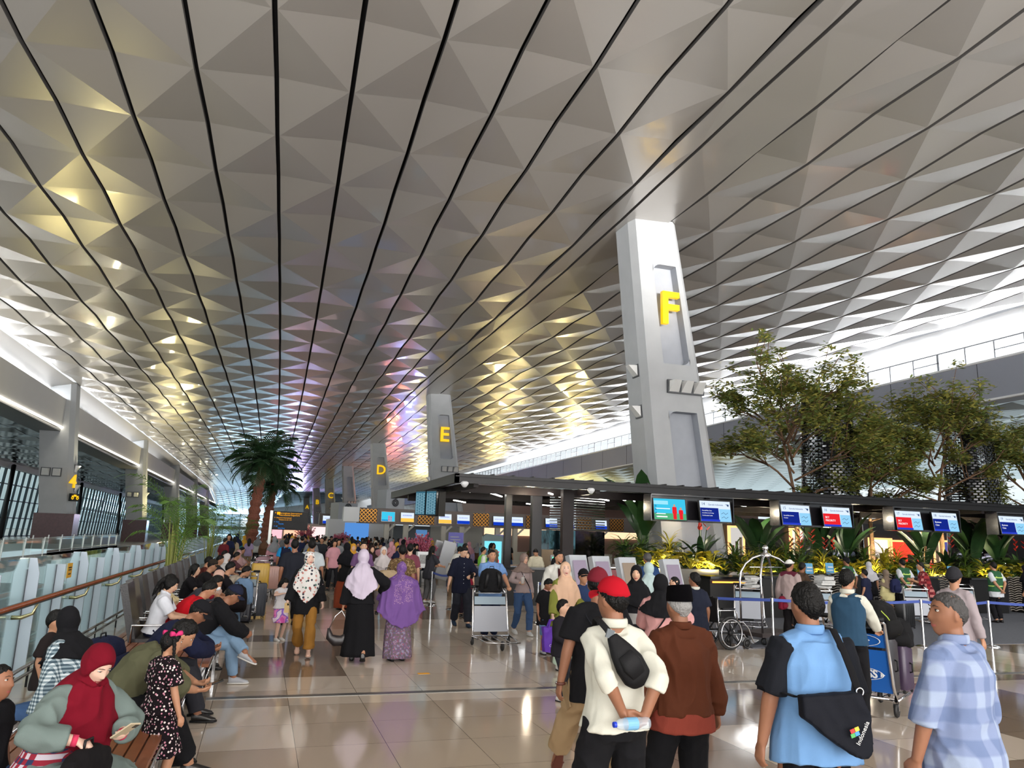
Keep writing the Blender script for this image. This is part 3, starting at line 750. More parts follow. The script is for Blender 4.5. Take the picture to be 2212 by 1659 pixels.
class Person:
 """parametric figure. Local frame: feet on z=0, facing +Y. All lengths in metres."""
 def __init__(s, label, loc, face, H=1.68, fem=False, tone='mid', vox=.012, seat=None, lean=0., twist=0., side_lean=0., head=(0, 0, 0),
     hl=None, hr=None, pl=None, pr=None, fl=None, fr=None, kl=None, kr=None, build=1., group=None, age='adult', name='person', cat='person', feet='shoes', hipx=0., sole=.02,
     curl=(.45, .45), palm=(None, None), hdir=(None, None), crouch=0., z0=0.):
  s.k = H / 1.70; k = s.k; s.tone = tone; s.vox = vox; s.fem = fem; s.build = build; s.H = H
  s.root = None; s.label = label; s.loc = loc; s.face = face; s.group = group; s.name = name; s.cat = cat
  child = age == 'child'; hk = k * (1 if not child else (1.0 + (1.70 - H) * .42)); s.hk = hk
  s.seat = seat
  pz = (seat + .10 * k) if seat is not None else .925 * k - crouch
  s.pel = V((hipx, 0, pz + z0))
  la, sl = R(lean), R(side_lean)
  up = V((math.sin(sl), math.sin(la) * math.cos(sl), math.cos(la) * math.cos(sl))).normalized(); s.up = up
  tw = R(twist); sw = (.160 if not fem else .142) * k * (build ** .5); s.sw = sw
  if child: sw *= .92
  bow = V((0, math.cos(la), -math.sin(la)))
  hunch = .0 if lean < 12 else min((lean - 12) / 45, .5)
  s.waist = s.pel + up * .17 * k; up2 = (up + bow * hunch * .8).normalized()
  s.chest = s.waist + (up + bow * hunch * .3).normalized() * .19 * k; s.neck = s.chest + up2 * .165 * k
  ax = V((math.cos(tw), math.sin(tw), 0)); ax = (ax - up2 * ax.dot(up2)).normalized(); s.ax = ax; s.fwd = up2.cross(ax).normalized()
  if s.fwd.y < 0 and abs(twist) < 90: s.fwd = -s.fwd
  shc = s.neck - up2 * .072 * k - s.fwd * .005
  s.shL = shc - ax * sw; s.shR = shc + ax * sw   # L at -x, R at +x
  yaw, pit, rol = [R(a) for a in head]
  tilt = up2.lerp(V((0, 0, 1)), .55).normalized();
  nb = Matrix.Rotation(-tw * .0, 3, 'Z')
  s.hq = Matrix.Rotation(-yaw, 3, 'Z') @ Matrix.Rotation(pit, 3, 'X') @ Matrix.Rotation(rol, 3, 'Y')
  ntop = s.neck + tilt * .075 * k + V((0, .012 * k, 0))
  s.hc = ntop + s.hq @ V((0, .018, .085)) * hk * .92; s.ntop = ntop
  ua, fa = .285 * k, .252 * k; th, sn = .435 * k, .415 * k
  hipw = (.088 if not fem else .094) * k; s.hipL = s.pel + V((-hipw, 0, -.02 * k)); s.hipR = s.pel + V((hipw, 0, -.02 * k))
  dflt = lambda sg: (s.shL if sg < 0 else s.shR) + V((sg * .075, .05, -.515)) * k
  s.wrL = V(hl) if hl is not None else dflt(-1); s.wrR = V(hr) if hr is not None else dflt(1)
  s.elL, s.wrL = ik(s.shL, s.wrL, ua, fa, V(pl) if pl else V((-.35, -1, -.1))); s.elR, s.wrR = ik(s.shR, s.wrR, ua, fa, V(pr) if pr else V((.35, -1, -.1)))
  ah = .085 * k
  if seat is not None:
   dl = V((-.12 * k, .46 * k, ah)); dr = V((.12 * k, .46 * k, ah))
  else: dl = V((-.10 * k, -.02, ah)); dr = V((.10 * k, .02, ah))
  s.anL = V(fl) if fl is not None else dl; s.anR = V(fr) if fr is not None else dr
  s.knL, s.anL = ik(s.hipL, s.anL, th, sn, V(kl) if kl else V((-.12, 1, .25))); s.knR, s.anR = ik(s.hipR, s.anR, th, sn, V(kr) if kr else V((.12, 1, .25)))
  s.curl = curl; s.palm = palm; s.hdir = hdir; s.feet = feet
  s.parts = []
 def torso_rings(s, e=0., z_from=-.10, shape='m'):
  k, b = s.k, s.build
  if s.fem: prof = [(-.14, .172, .118), (-.04, .176, .122), (.08, .145, .105), (.17, .132, .098), (.28, .146, .120), (.37, .146, .112), (.43, .128, .092), (.49, .088, .072)]
  else: prof = [(-.14, .165, .115), (-.04, .165, .118), (.08, .155, .112), (.17, .152, .112), (.28, .165, .120), (.37, .168, .115), (.43, .145, .098), (.49, .095, .078)]
  return prof
 def spine(s, t):
  """point on the spine at height t*k above the pelvis"""
  k = s.k; P = [(-.14, s.pel - s.up * .14 * k), (0, s.pel), (.17, s.waist), (.36, s.chest), (.525, s.neck)]
  for (a, p), (b, q) in zip(P, P[1:]):
   if t <= b: return p.lerp(q, (t - a) / (b - a))
  return s.neck
 def torso(s, mb, e=0., hem=None, flare=0., belly=0., n=20, sq=.9, top=.50):
  k, b = s.k, s.build; prof = s.torso_rings(); pts = []; rr = []
  for t, wx, dy in prof:
   if t > top: break
   if hem is not None and t < hem - .01: continue
   f = flare * max(0, .2 - t) ; bl = belly * gs(t - .10, .16)
   pts.append(s.spine(t) + s.fwd * (bl * .6 + (.012 * k if .2 < t < .4 and s.fem else 0))); hx = .016 * max(0, min(1, (.12 - t) / .16)) if e > 0 else 0; rr.append((wx * k * b ** .8 + e + f + hx, dy * k * b + e + f * .7 + bl * .55 + hx * 1.3))
  if hem is not None and hem < -.14:
   steps = max(1, int((-.14 - hem) / .08)); base = pts[0]
   for i in range(1, steps + 1):
    t = -.14 - (-.14 - hem) * i / steps; dn = V((0, 0, t + .14)) * k if s.seat is None else V((0, 0, 0))
    pts.insert(0, s.spine(-.14) + dn); rr.insert(0, (.184 * k * b ** .8 + e + flare * (.34 - t - .14), .138 * k * b + e + flare * (.3 - t - .14) * .8))
  mb.tube(pts, rr, n, side=s.ax, sq=sq)
 def arm(s, mb, sg, r=(.048, .042, .036, .026), e=0., t_end=1.0, cuff=None, start=True):
  k = s.k; b = s.build ** .7; sh, el, wr = (s.shL, s.elL, s.wrL) if sg < 0 else (s.shR, s.elR, s.wrR)
  P = [(0, sh + (el - sh) * .03, r[0] * .98), (.28, sh.lerp(el, .45), r[0]), (.5, el - (el - sh).normalized() * .03, r[1]), (.53, el, r[1] * 1.0), (.56, el + (wr - el).normalized() * .03, r[1] * 1.0), (.75, el.lerp(wr, .45), r[2]), (1.0, wr, r[3])]
  pts = []; rr = []
  for i, (t, p, q) in enumerate(P):
   if t > t_end:
    t0, p0, q0 = P[i - 1]; f = (t_end - t0) / (t - t0); pts.append(p0.lerp(p, f)); rr.append((q0 + (q - q0) * f) * k * b + e); break
   pts.append(p); rr.append(q * k * b + e)
  if cuff: rr[-1] = cuff
  ins = (s.neck - s.up * .09 * k).lerp(pts[0], .45)
  mb.tube([ins] + pts, [rr[0] * .85] + rr, 12)
 def leg(s, mb, sg, r=(.088, .062, .056, .040), e=0., t_end=1., ends=None):
  k = s.k; b = s.build ** .6; hp, kn, an = (s.hipL, s.knL, s.anL) if sg < 0 else (s.hipR, s.knR, s.anR)
  P = [(0, hp + V((0, 0, .03 * k)), r[0]), (.25, hp.lerp(kn, .4), r[0] * .95), (.5, kn, r[1]), (.66, kn.lerp(an, .32), r[2] * 1.05), (1., an, r[3])]
  if ends: P = [(t, p, (q if t <= .5 else q + (ends / k - q) * (t - .5) * 2)) for t, p, q in P]
  pts = []; rr = []
  for i, (t, p, q) in enumerate(P):
   if t > t_end:
    t0, p0, q0 = P[i - 1]; f = (t_end - t0) / (t - t0); pts.append(p0.lerp(p, f)); rr.append((q0 + (q - q0) * f) * k * b + e); break
   pts.append(p); rr.append(q * k * b + e)
  mb.tube(pts, rr, 12)
 def foot_dir(s, sg):
  kn, an = (s.knL, s.anL) if sg < 0 else (s.knR, s.anR); hp = s.hipL if sg < 0 else s.hipR
  d = V((kn.x - hp.x, kn.y - hp.y, 0)); d = d.normalized() if (s.seat is not None and d.length > .1) else V((sg * .12, 1, 0)).normalized()
  sh = (kn - an); f = V((0, 1, 0)) if s.seat is None else d
  low = an.z < .12 * s.k
  pitch = 0 if low else -min((an.z - .085 * s.k) / .18, 1.1)
  if not low and s.seat is not None: pitch = .5
  return (f * math.cos(pitch) + V((0, 0, 1)) * math.sin(pitch)).normalized() if s.seat is None else (f * math.cos(-.35 if not low else 0) + V((0, 0, math.sin(-.35 if not low else 0)))).normalized()
 def body(s, legs=True, fingers=True):
  k = s.k; mb = MB(); s.torso(mb, e=-.034, hem=-.04)
  mb.tube([s.neck - s.up * .06 * k, s.neck, s.ntop, s.hc + s.hq @ V((0, -.015, -.03)) * s.hk], [.055 * k, (.050 if s.fem else .058) * k, (.049 if s.fem else .056) * k, .05 * k], 14)
  mb.tube([s.shL, s.neck - s.up * .035 * k - s.ax * .05 * k, s.neck - s.up * .035 * k + s.ax * .05 * k, s.shR], [.045 * k, .055 * k, .055 * k, .045 * k], 10)
  head_mesh(mb, s.hq, s.hc, s.hk * (.96 if s.fem else 1.))
  for sg in (-1, 1):
   s.arm(mb, sg)
   el, wr = (s.elL, s.wrL) if sg < 0 else (s.elR, s.wrR); i = 0 if sg < 0 else 1
   d = V(s.hdir[i]) if s.hdir[i] else (wr - el); pm = V(s.palm[i]) if s.palm[i] else V((-sg, .25, 0))
   dd = d.normalized(); pp = (pm - dd * pm.dot(dd)).normalized(); side = 1 if dd.cross(pp).dot(V((0, 1, .3))) > 0 else -1
   if fingers: hand(mb, wr, d, pm, k * (.9 if s.fem else 1.), s.curl[i], side=side)
   else: mb.tube([wr, wr + dd * .05 * k, wr + dd * .10 * k, wr + (dd + pp * .4).normalized() * .15 * k], [.024 * k, .032 * k, .028 * k, .014 * k], 8)
   if legs:
    s.leg(mb, sg); an = s.anL if sg < 0 else s.anR; f = s.foot_dir(sg)
    mb.tube([an + V((0, 0, .03 * k)), an, an - f * .02 * k + V((0, 0, -.045 * k))], [.036 * k, .038 * k, .034 * k], 10)
    mb.tube([an - f * .045 * k - V((0, 0, .045 * k)), an + f * .04 * k - V((0, 0, .035 * k)), an + f * .12 * k - V((0, 0, .055 * k)), an + f * .165 * k - V((0, 0, .062 * k))], [(.030 * k, .028 * k), (.038 * k, .034 * k), (.042 * k, .022 * k), (.03 * k, .014 * k)], 12, side=f.cross(V((0, 0, 1))))
  me = remesh(mb, s.vox, 3, .4)
  lips = M_LIPR if s.fem else M_LIP
  o = put(me, s.name, [skin(s.tone), lips], None); s.root = o
  o.location = s.loc if len(s.loc) == 3 else (s.loc[0], s.loc[1], 0); o.rotation_euler = (0, 0, -R(s.face))
  tag(o, s.label, s.cat, s.group)
  if s.vox < .013:
   iv = s.hq.inverted(); mi = []
   for p in me.polygons:
    c = iv @ (V(p.center) - s.hc) / s.hk
    mi.append(1 if (c.y > .07 and abs(c.x) < .023 and abs(c.z + .068) < .0095 - .0045 * abs(c.x) / .023) else 0)
   me.polygons.foreach_set('material_index', mi)
  return s
 def P(s, lx, ly, lz): return s.hc + s.hq @ (V((lx, ly, lz)) * s.hk)
 def eyes(s, open_=1., brows=True, glasses=None):
  k = s.hk
  for sg in (-1, 1):
   mb = MB(); c = s.P(sg * .031, .071, .012); mb.ball(c, (.0130 * k, .0125 * k, .0070 * k * open_), 12, 8, rot=s.hq); e = mb.build('eye', [M_EYEW, M_IRIS], s.root, smooth=True)
   mb = MB(); mb.ball(s.P(sg * .031, .0795, .0118), (.0062 * k, .0055 * k, .0058 * k * open_), 10, 6, rot=s.hq); mb.build('iris', M_IRIS, e, smooth=True)
   mb = MB(); mb.tube([s.P(sg * .017, .0805, .0145), s.P(sg * .031, .0850, .012 + .0072 * open_), s.P(sg * .0455, .0765, .0135)], [.0010 * k, .0018 * k, .0010 * k], 6); mb.build('eyelashes', M_BROW, s.root, smooth=True)
   if brows:
    mb = MB(); mb.tube([s.P(sg * .013, .0905, .033), s.P(sg * .03, .0895, .0385), s.P(sg * .049, .077, .033)], [(.0026 * k, .0016 * k), (.0042 * k, .0022 * k), (.0018 * k, .0012 * k)], 6); mb.build('eyebrow', M_BROW, s.root, smooth=True)
   if s.vox < .013:
    mb = MB(); mb.ball(s.P(sg * .006, .097, -.0405), (.0032 * k, .003 * k, .002 * k), 8, 6); mb.build('nostril', M_BROW, s.root, smooth=True)
  if glasses:
   mb = MB()
   for sg in (-1, 1):
    t = MB(); t.torus((0, 0, 0), .021, .0014, 'Y', 20, 6, sx=1.15, sy=.8); mb.add([s.P(v[0] + sg * .031, .098 + v[1], v[2] + .008) for v in t.v], t.f)
    mb.tube([s.P(sg * .055, .096, .012), s.P(sg * .078, .05, .012), s.P(sg * .080, -.005, .010)], .0016 * k, 6)
   mb.tube([s.P(-.008, .099, .01), s.P(0, .102, .012), s.P(.008, .099, .01)], .0014 * k, 6)
   mb.build('glasses', glasses, s.root, smooth=True)
  return s
 def hair(s, style='short', m=None, under=False):
  k = s.hk; rs = random.random() * 9; mb = MB(); vs, fs = shell(s.hq, s.hc, k, hair_off(style, rs, under)); mb.add(vs, fs)
  mm = m or M_HAIR
  if style == 'long':
   b = s.P(0, -.06, .03); mb.tube([s.P(0, -.045, .05), s.P(0, -.085, -.02), s.P(0, -.095, -.12) , s.ntop + V((0, -.085, -.10)) * k, s.neck - s.fwd * .135 * k - s.up * .16 * k], [(.05 * k, .04 * k), (.084 * k, .045 * k), (.088 * k, .035 * k), (.09 * k, .03 * k), (.05 * k, .015 * k)], 14, side=s.hq @ V((1, 0, 0)))
   for sg in (-1, 1): mb.tube([s.P(sg * .06, .02, .06), s.P(sg * .082, .0, 0), s.P(sg * .085, -.02, -.10), s.neck + s.ax * sg * .085 * k + s.up * .03], [(.02 * k), .022 * k, .02 * k, .008 * k], 8)
  if style == 'ponytail':
   mb.tube([s.P(0, -.085, .03), s.P(0, -.135, .03), s.P(0, -.16, -.05), s.P(0, -.15, -.17), s.P(0, -.145, -.26)], [.018 * k, .03 * k, .034 * k, .028 * k, .008 * k], 10)
  if style == 'bun': mb.ball(s.P(0, -.115, .03), (.04 * k, .035 * k, .04 * k), 12, 8)
  me = remesh(mb, max(s.vox * .8, .007), 2, .4) if s.vox < .02 else mb.mesh('hair', [mm], True)
  folds(me, .005, (60, 60, 22), rs) if s.vox < .013 else None
  put(me, 'hair', mm, s.root); return s
 def cap(s, m, kind='cap', logo=None, back=True):
  k = s.hk; mb = MB(); vs, fs = shell(s.hq, s.hc, k, cap_off(kind), 40, 32); mb.add(vs, fs)
  if kind == 'cap': mb.ball(s.P(0, 0, .143), (.007 * k, .007 * k, .004 * k), 8, 6)
  if kind == 'beanie' or kind == 'haji':
   n = 28; r = [s.P(math.sin(6.2832 * j / n) * .0905, -.004 + math.cos(6.2832 * j / n) * .108, (.040 if kind == 'beanie' else .050) - (.03 if kind == 'beanie' else .01) * (1 - math.cos(6.2832 * j / n)) + .008) for j in range(n)]
   mb.tube(r + [r[0]], [(.014 * k, .006 * k)] * (n + 1), 8, cap=False, side=V((0, 0, 1)))
  o = mb.build('cap' if kind != 'haji' else 'prayer_cap', m, s.root, smooth=True)
  if kind == 'cap':
   mb = MB(); nn = 14; top = []; bot = []
   for i in range(nn + 1):
    a = (i / nn - .5) * 2 * 1.12
    for rr, dz in ((.0, 0), (.035, -.002), (.066, -.008)):
     x = math.sin(a) * (.086 + rr * .25); y = math.cos(a) * .090 + rr * math.cos(a * .75) * 1.0 + .006
     z = .043 - .013 * abs(math.sin(a)) * 1.3 + dz - (abs(math.sin(a)) ** 2) * rr * .35
     top.append(s.P(x, y, z + .003)); bot.append(s.P(x, y, z - .003))
   q = len(top); fs = []
   for i in range(nn):
    for j in range(2):
     a = i * 3 + j; fs.append((a, a + 1, a + 4, a + 3)); fs.append((a + q, a + 3 + q, a + 4 + q, a + 1 + q))
    fs.append((i * 3 + 2, i * 3 + 2 + q, i * 3 + 5 + q, i * 3 + 5))
   fs.append((0, q, q + 1, 1)); fs.append((1, q + 1, q + 2, 2)); e = nn * 3; fs.append((e, e + 1, e + 1 + q, e + q)); fs.append((e + 1, e + 2, e + 2 + q, e + 1 + q))
   mb.add(top + bot, fs); mb.build('visor', m, o, smooth=True, angle=50)
  return s
 def hijab(s, m, front=.30, back=.34, width=1., pts=0., thick=.016, amp=.012, name='headscarf', seed=1, wide=.063, under=None, drape_e=.0, skirt=None):
  """head wrap plus a draped cape; front/back = hem drop below the neck base (m)"""
  k = s.hk; mb = MB(); vs, fs = shell(s.hq, s.hc, k, hijab_off(thick, wide=wide), 48, 36); mb.add(vs, fs)
  kk = s.k; ax, fw, up = s.ax, s.fwd, s.up; n = 40; rings = []
  def ring(c, rx, ry, f=0., drop=None, tone=0.):
   r = []
   for j in range(n):
    a = 6.2832 * j / n; ca, sa = math.cos(a), math.sin(a)  # a=0 -> +ax, pi/2 -> front
    fo = 1 + f * (math.sin(a * 9 + seed) * .5 + math.sin(a * 5 + seed * 2.3) * .5)
    p = c + ax * (rx * ca * fo) + fw * (ry * sa * fo)
    if drop is not None: p = p + V((0, 0, -drop(a)))
    r.append(p)
   rings.append(r)
  hx = s.hq @ V((1, 0, 0)); hy = s.hq @ V((0, 1, 0)); c0 = s.P(0, -.004, -.01); r = []
  for j in range(n):
   a = 6.2832 * j / n; r.append(c0 + hx * .07 * k * math.cos(a) + hy * .055 * k * math.sin(a))
  rings.append(r); c1 = s.P(0, -.004, -.098); r = []
  for j in range(n):
   a = 6.2832 * j / n; r.append(c1 + hx * .078 * k * math.cos(a) + hy * (.074 if math.sin(a) > 0 else .084) * k * math.sin(a) + V((0, 0, -.034 * k * max(0, math.sin(a)))))
  rings.append(r)
  ring(s.ntop.lerp(s.neck, .35) + fw * .012, .088 * kk + thick * .6, .096 * kk + thick * .6, .03)
  sw = s.sw * width
  ring(s.neck + up * .005 * kk, .60 * sw + .035, .108 * kk + thick, .03)
  ring(s.neck - up * .055 * kk, sw + .048 * kk * width + .012, (.132 * kk + thick) * width, .02)
  ring(s.neck - up * .13 * kk, sw + .078 * kk * width + .014, (.156 * kk + thick) * width, .03)
  def drop_at(t):
   def f(a):
    sa = math.sin(a); L = front if sa > 0 else back; side_ = abs(math.cos(a)) ** 2
    L2 = L * (1 - side_ * .35) + pts * (abs(sa) ** 6) * (1 if sa > 0 else .6)
    return (L2 - .13) * t * kk
   return f
  for t in (.25, .5, .75, 1.):
   g = 1 + t * .05 * width
   ring(s.neck - up * .13 * kk, (sw + .080 * kk * width + .014 + (.022 if drape_e == 0 else drape_e) * t) * g, (.158 * kk + thick + (.012 if drape_e == 0 else drape_e) * t) * g, .05 + .05 * t, drop_at(t))
  c = sum(rings[-1], V((0, 0, 0))) / n + V((0, 0, .015)); vs = [p for r in rings for p in r] + [c]; fs = []
  for i in range(len(rings) - 1):
   for j in range(n): a, b = i * n + j, i * n + (j + 1) % n; fs.append((a, b, b + n, a + n) if True else None)
  L = (len(rings) - 1) * n; fs += [(L + j, L + (j + 1) % n, len(vs) - 1) for j in range(n)]
  fs.append(tuple(reversed(range(n))))
  mb.add(vs, [tuple(reversed(f)) for f in fs])
  me = remesh(mb, max(s.vox, .009), 3, .5)
  folds(me, amp, (9, 9, 5), seed, lambda p: .35 if p[2] > s.ntop.z + .02 else 1.)
  put(me, name, m, s.root)
  return s
 def top(s, m, name='shirt', hem=-.16, sleeve=.46, e=.020, flare=.0, belly=0., collar=None, amp=.010, cuff=None, sr=None, cuff_m=None, hood=None, sl_m=None, seed=None, sq=.9, vox=None, neck_e=0., standc=False):
  k = s.k; seed = seed if seed is not None else random.random() * 50; vx = vox or max(s.vox, .010)
  if sl_m is None or sl_m is m:
   mb = MB(); s.torso(mb, e=e, hem=hem, flare=flare, belly=belly, sq=sq); s._yoke(mb, e + neck_e)
   for sg in (-1, 1): s.arm(mb, sg, r=sr or (.049, .044, .040, .032), e=e, t_end=sleeve, cuff=cuff)
   me = remesh(mb, vx, 7, .5); folds(me, amp, (8, 8, 4), seed); o = put(me, name, m, s.root)
  else:
   mb = MB(); s.torso(mb, e=e, hem=hem, flare=flare, belly=belly, sq=sq); s._yoke(mb, e + neck_e)
   me = remesh(mb, vx, 3, .5); folds(me, amp, (8, 8, 4), seed); o = put(me, name, m, s.root)
   mb = MB()
   for sg in (-1, 1):
    mb = MB(); s.arm(mb, sg, r=sr or (.056, .050, .042, .034), e=e + .004, t_end=sleeve, cuff=cuff)
    me = remesh(mb, vx, 3, .5); folds(me, amp * .8, (8, 8, 4), seed + sg); put(me, 'sleeve', sl_m, s.root)
  if collar:
   mb = MB(); c = s.neck + s.up * .012 * k; r = .066 * k
   for (dz, rr) in ((0, r * 1.12),):
    pts = []; n = 20
    for j in range(n + 1):
     a = 6.2832 * j / n; pts.append(c + s.ax * math.cos(a) * rr + s.fwd * (math.sin(a) * rr * .95 + .004) + s.up * (.014 - .030 * max(0, math.sin(a))) * k)
    mb.tube(pts, [(.027 * k, .008 * k)] * (n + 1), 8, cap=False, side=s.up)
   mb.build('collar', collar, o, smooth=True)
  if hood:
   mb = MB(); mb.tube([s.neck - s.ax * .09 * k - s.fwd * .03 * k, s.neck - s.fwd * .10 * k - s.up * .03 * k, s.neck + s.ax * .09 * k - s.fwd * .03 * k], [.03 * k, .055 * k, .03 * k], 10); mb.build('hood', hood, o, smooth=True)
  s.shirt = o
  return s
 def _yoke(s, mb, e):
  k = s.k; b = s.build ** .7
  mb.tube([s.shL, s.neck - s.up * .052 * k - s.ax * .062 * k, s.neck - s.up * .04 * k, s.neck - s.up * .052 * k + s.ax * .062 * k, s.shR], [.048 * k * b + e, .052 * k + e, .05 * k + e, .052 * k + e, .048 * k * b + e], 12)
 def vest(s, m, name='vest', hem=-.10, e=.022, belly=0., amp=.005):
  mb = MB(); s.torso(mb, e=e, hem=hem, belly=belly); s._yoke(mb, e - .012); me = remesh(mb, max(s.vox, .010), 3, .5); folds(me, amp, (8, 8, 4), 3); put(me, name, m, s.root); return s
 def trousers(s, m, name='trousers', r=(.090, .074, .068, .060), e=.008, ends=None, t_end=.97, amp=.010, rise=.05, vox=None, seed=None):
  k = s.k; mb = MB()
  for sg in (-1, 1): s.leg(mb, sg, r=r, e=e, t_end=t_end, ends=ends)
  mb.tube([s.pel - s.up * .09 * k, s.pel - s.up * .03 * k, s.pel + s.up * (rise) * k, s.pel + s.up * (rise + .03) * k], [(a_ * k * s.build ** .8 + e - .008, b_ * k * s.build + e - .008) for a_, b_ in ((.150, .108), (.158, .114), (.148, .108), (.142, .102))], 18, side=V((1, 0, 0)), sq=.9)
  mb.ball(s.hipL + V((0, -.022 * k if s.seat is None else 0, -.01 * k)), .095 * k * s.build ** .7, 12, 8); mb.ball(s.hipR + V((0, -.022 * k if s.seat is None else 0, -.01 * k)), .095 * k * s.build ** .7, 12, 8)
  me = remesh(mb, vox or max(s.vox, .011), 3, .5); folds(me, amp, (7, 7, 6), seed or random.random() * 30); put(me, name, m, s.root); return s
 def skirt(s, m, name='skirt', z0=.12, hem=.06, r_top=(.15, .115), r_bot=(.27, .22), fold=.06, nf=9, amp=.008, seed=1.):
  """long skirt or the lower part of a gown; z0 above the pelvis, hem height above ground"""
  k = s.k; n = 48; a_ = (s.anL + s.anR) / 2; kn = (s.knL + s.knR) / 2; rings = []
  if s.seat is None:
   cs = [(0, s.pel + s.up * z0 * k, r_top[0] * k, r_top[1] * k), (.18, s.pel - V((0, 0, .05 * k)), (.18 * s.build ** .8) * k + .012, .13 * k * s.build + .012),
     (.6, V((kn.x, kn.y * .6, kn.z)), (r_bot[0] * .62 + .07) * k, (r_bot[1] * .62 + .07) * k), (1., V((a_.x, a_.y * .8, hem)), r_bot[0] * k, r_bot[1] * k)]
   ts = [i / 12 for i in range(13)]
   for t in ts:
    for (t0, c0, x0, y0), (t1, c1, x1, y1) in zip(cs, cs[1:]):
     if t <= t1 + 1e-6: f = (t - t0) / (t1 - t0); c, rx, ry = c0.lerp(c1, f), x0 + (x1 - x0) * f, y0 + (y1 - y0) * f; break
    r = []
    for j in range(n):
     a = 6.2832 * j / n; fo = 1 + fold * t * (math.sin(a * nf + seed + t) * .6 + math.sin(a * (nf * .5 + 1) + seed * 2) * .4); r.append(c + V((rx * math.cos(a) * fo, ry * math.sin(a) * fo, 0)))
    rings.append(r)
   vs = [p for r in rings for p in r]; fs = []
   for i in range(len(rings) - 1):
    for j in range(n): a, b = i * n + j, i * n + (j + 1) % n; fs.append((b, a, a + n, b + n))
   fs.append(tuple(range(n))); fs.append(tuple(reversed([(len(rings) - 1) * n + j for j in range(n)])))
   mb = MB(); mb.add(vs, fs); me = mb.mesh(name, [m], True); me.update(); folds(me, amp, (6, 6, 2), seed); put(me, name, m, s.root)
  else:
   mb = MB()
   for sg in (-1, 1): s.leg(mb, sg, r=(.115, .10, .10, .10), e=.02, t_end=.97)
   kn = (s.knL + s.knR) / 2; mb.tube([s.pel, kn, (kn + a_) / 2, a_ + V((0, 0, .02))], [(.17 * k, .11 * k), (.19 * k, .10 * k), (.18 * k, .11 * k), (.20 * k, .13 * k)], 16, side=V((1, 0, 0)))
   mb.ball(s.pel - V((0, 0, .02)), (.2 * k, .14 * k, .12 * k), 14, 8)
   me = remesh(mb, max(s.vox, .012), 4, .5); folds(me, amp * 1.5, (7, 7, 5), seed); put(me, name, m, s.root)
  return s
 def shoes(s, m, name='shoe', sole=None, kind='shoe'):
  k = s.k
  for sg in (-1, 1):
   an = s.anL if sg < 0 else s.anR; f = s.foot_dir(sg); sd = f.cross(V((0, 0, 1))).normalized(); dn = V((0, 0, -1)) if abs(f.z) < .1 else (sd.cross(f)).normalized() * (1 if sd.cross(f).z < 0 else -1)
   mb = MB(); h = .085 * k
   if kind in ('shoe', 'sneaker', 'boot'):
    mb.tube([an - f * .055 * k + dn * h * .42, an - f * .01 * k + dn * h * .38, an + f * .07 * k + dn * h * .52, an + f * .13 * k + dn * h * .66, an + f * .185 * k + dn * h * .74], [(.032 * k, .045 * k), (.040 * k, .047 * k), (.044 * k, .036 * k), (.045 * k, .026 * k), (.028 * k, .015 * k)], 14, side=sd)
    mb.tube([an + dn * h * .5 - f * .015 * k, an + dn * h * .05 - f * .01 * k], [.042 * k, .040 * k], 12)
    me = remesh(mb, max(s.vox * .7, .008), 2, .5) if s.vox < .02 else mb.mesh(name, [m], True); o = put(me, name, m, s.root)
    mb = MB(); z = dn * (h - .010 * k); mb.tube([an - f * .065 * k + z, an + f * .0 * k + z, an + f * .10 * k + z, an + f * .16 * k + z, an + f * .197 * k + z * .97], [(.026 * k, .011 * k), (.036 * k, .011 * k), (.048 * k, .011 * k), (.044 * k, .011 * k), (.02 * k, .009 * k)], 12, side=sd, sq=.7)
    mb.build('sole', sole or M_BLKM, o, smooth=True)
   else:
    z = dn * (h - .012 * k); mb.tube([an - f * .06 * k + z, an + f * .0 * k + z, an + f * .10 * k + z, an + f * .17 * k + z, an + f * .20 * k + z], [(.028 * k, .010 * k), (.036 * k, .010 * k), (.048 * k, .009 * k), (.044 * k, .009 * k), (.02 * k, .008 * k)], 12, side=sd, sq=.7)
    for t in (.09,): mb.tube([an + f * (t - .03) * k + dn * h * .95 - sd * .046 * k, an + f * t * k + dn * h * .36, an + f * (t - .03) * k + dn * h * .95 + sd * .046 * k], [.008 * k] * 3, 6); mb.tube([an + f * t * k + dn * h * .38, an + f * (t + .05) * k + dn * h * .75], [.007 * k] * 2, 6)
    mb.build('sandal', m, s.root, smooth=True)
  return s
 def strap(s, m, name='strap', from_r=True, w=.03, e=.035, parent=None):
  """diagonal band over one shoulder around the back and chest"""
  k = s.k; g = 1 if from_r else -1; pts = []
  n = 22
  for i in range(n + 1):
   a = 6.2832 * i / n; ca, sa = math.cos(a), math.sin(a)   # a=0 shoulder, pi = opposite hip
   t = .47 * (1 + ca) / 2 + .02 * (1 - ca) / 2; c = s.spine(t); x = g * ca * (.115 if ca > 0 else .165) * k * s.build ** .8; y = sa * (.122 * k * s.build + e)
   pts.append(c + s.ax * x + s.fwd * y + s.up * (.03 * k if ca > .9 else 0))
  mb = MB(); mb.tube(pts, [(w * .5, .003)] * (n + 1), 8, cap=False, side=s.ax.cross(s.fwd).normalized() * .6 + s.ax * .8 * g);
  return mb.build(name, m, parent or s.root, smooth=True)
M_RUB = mat('white_sole', srgb(215, 213, 208), rough=.6)
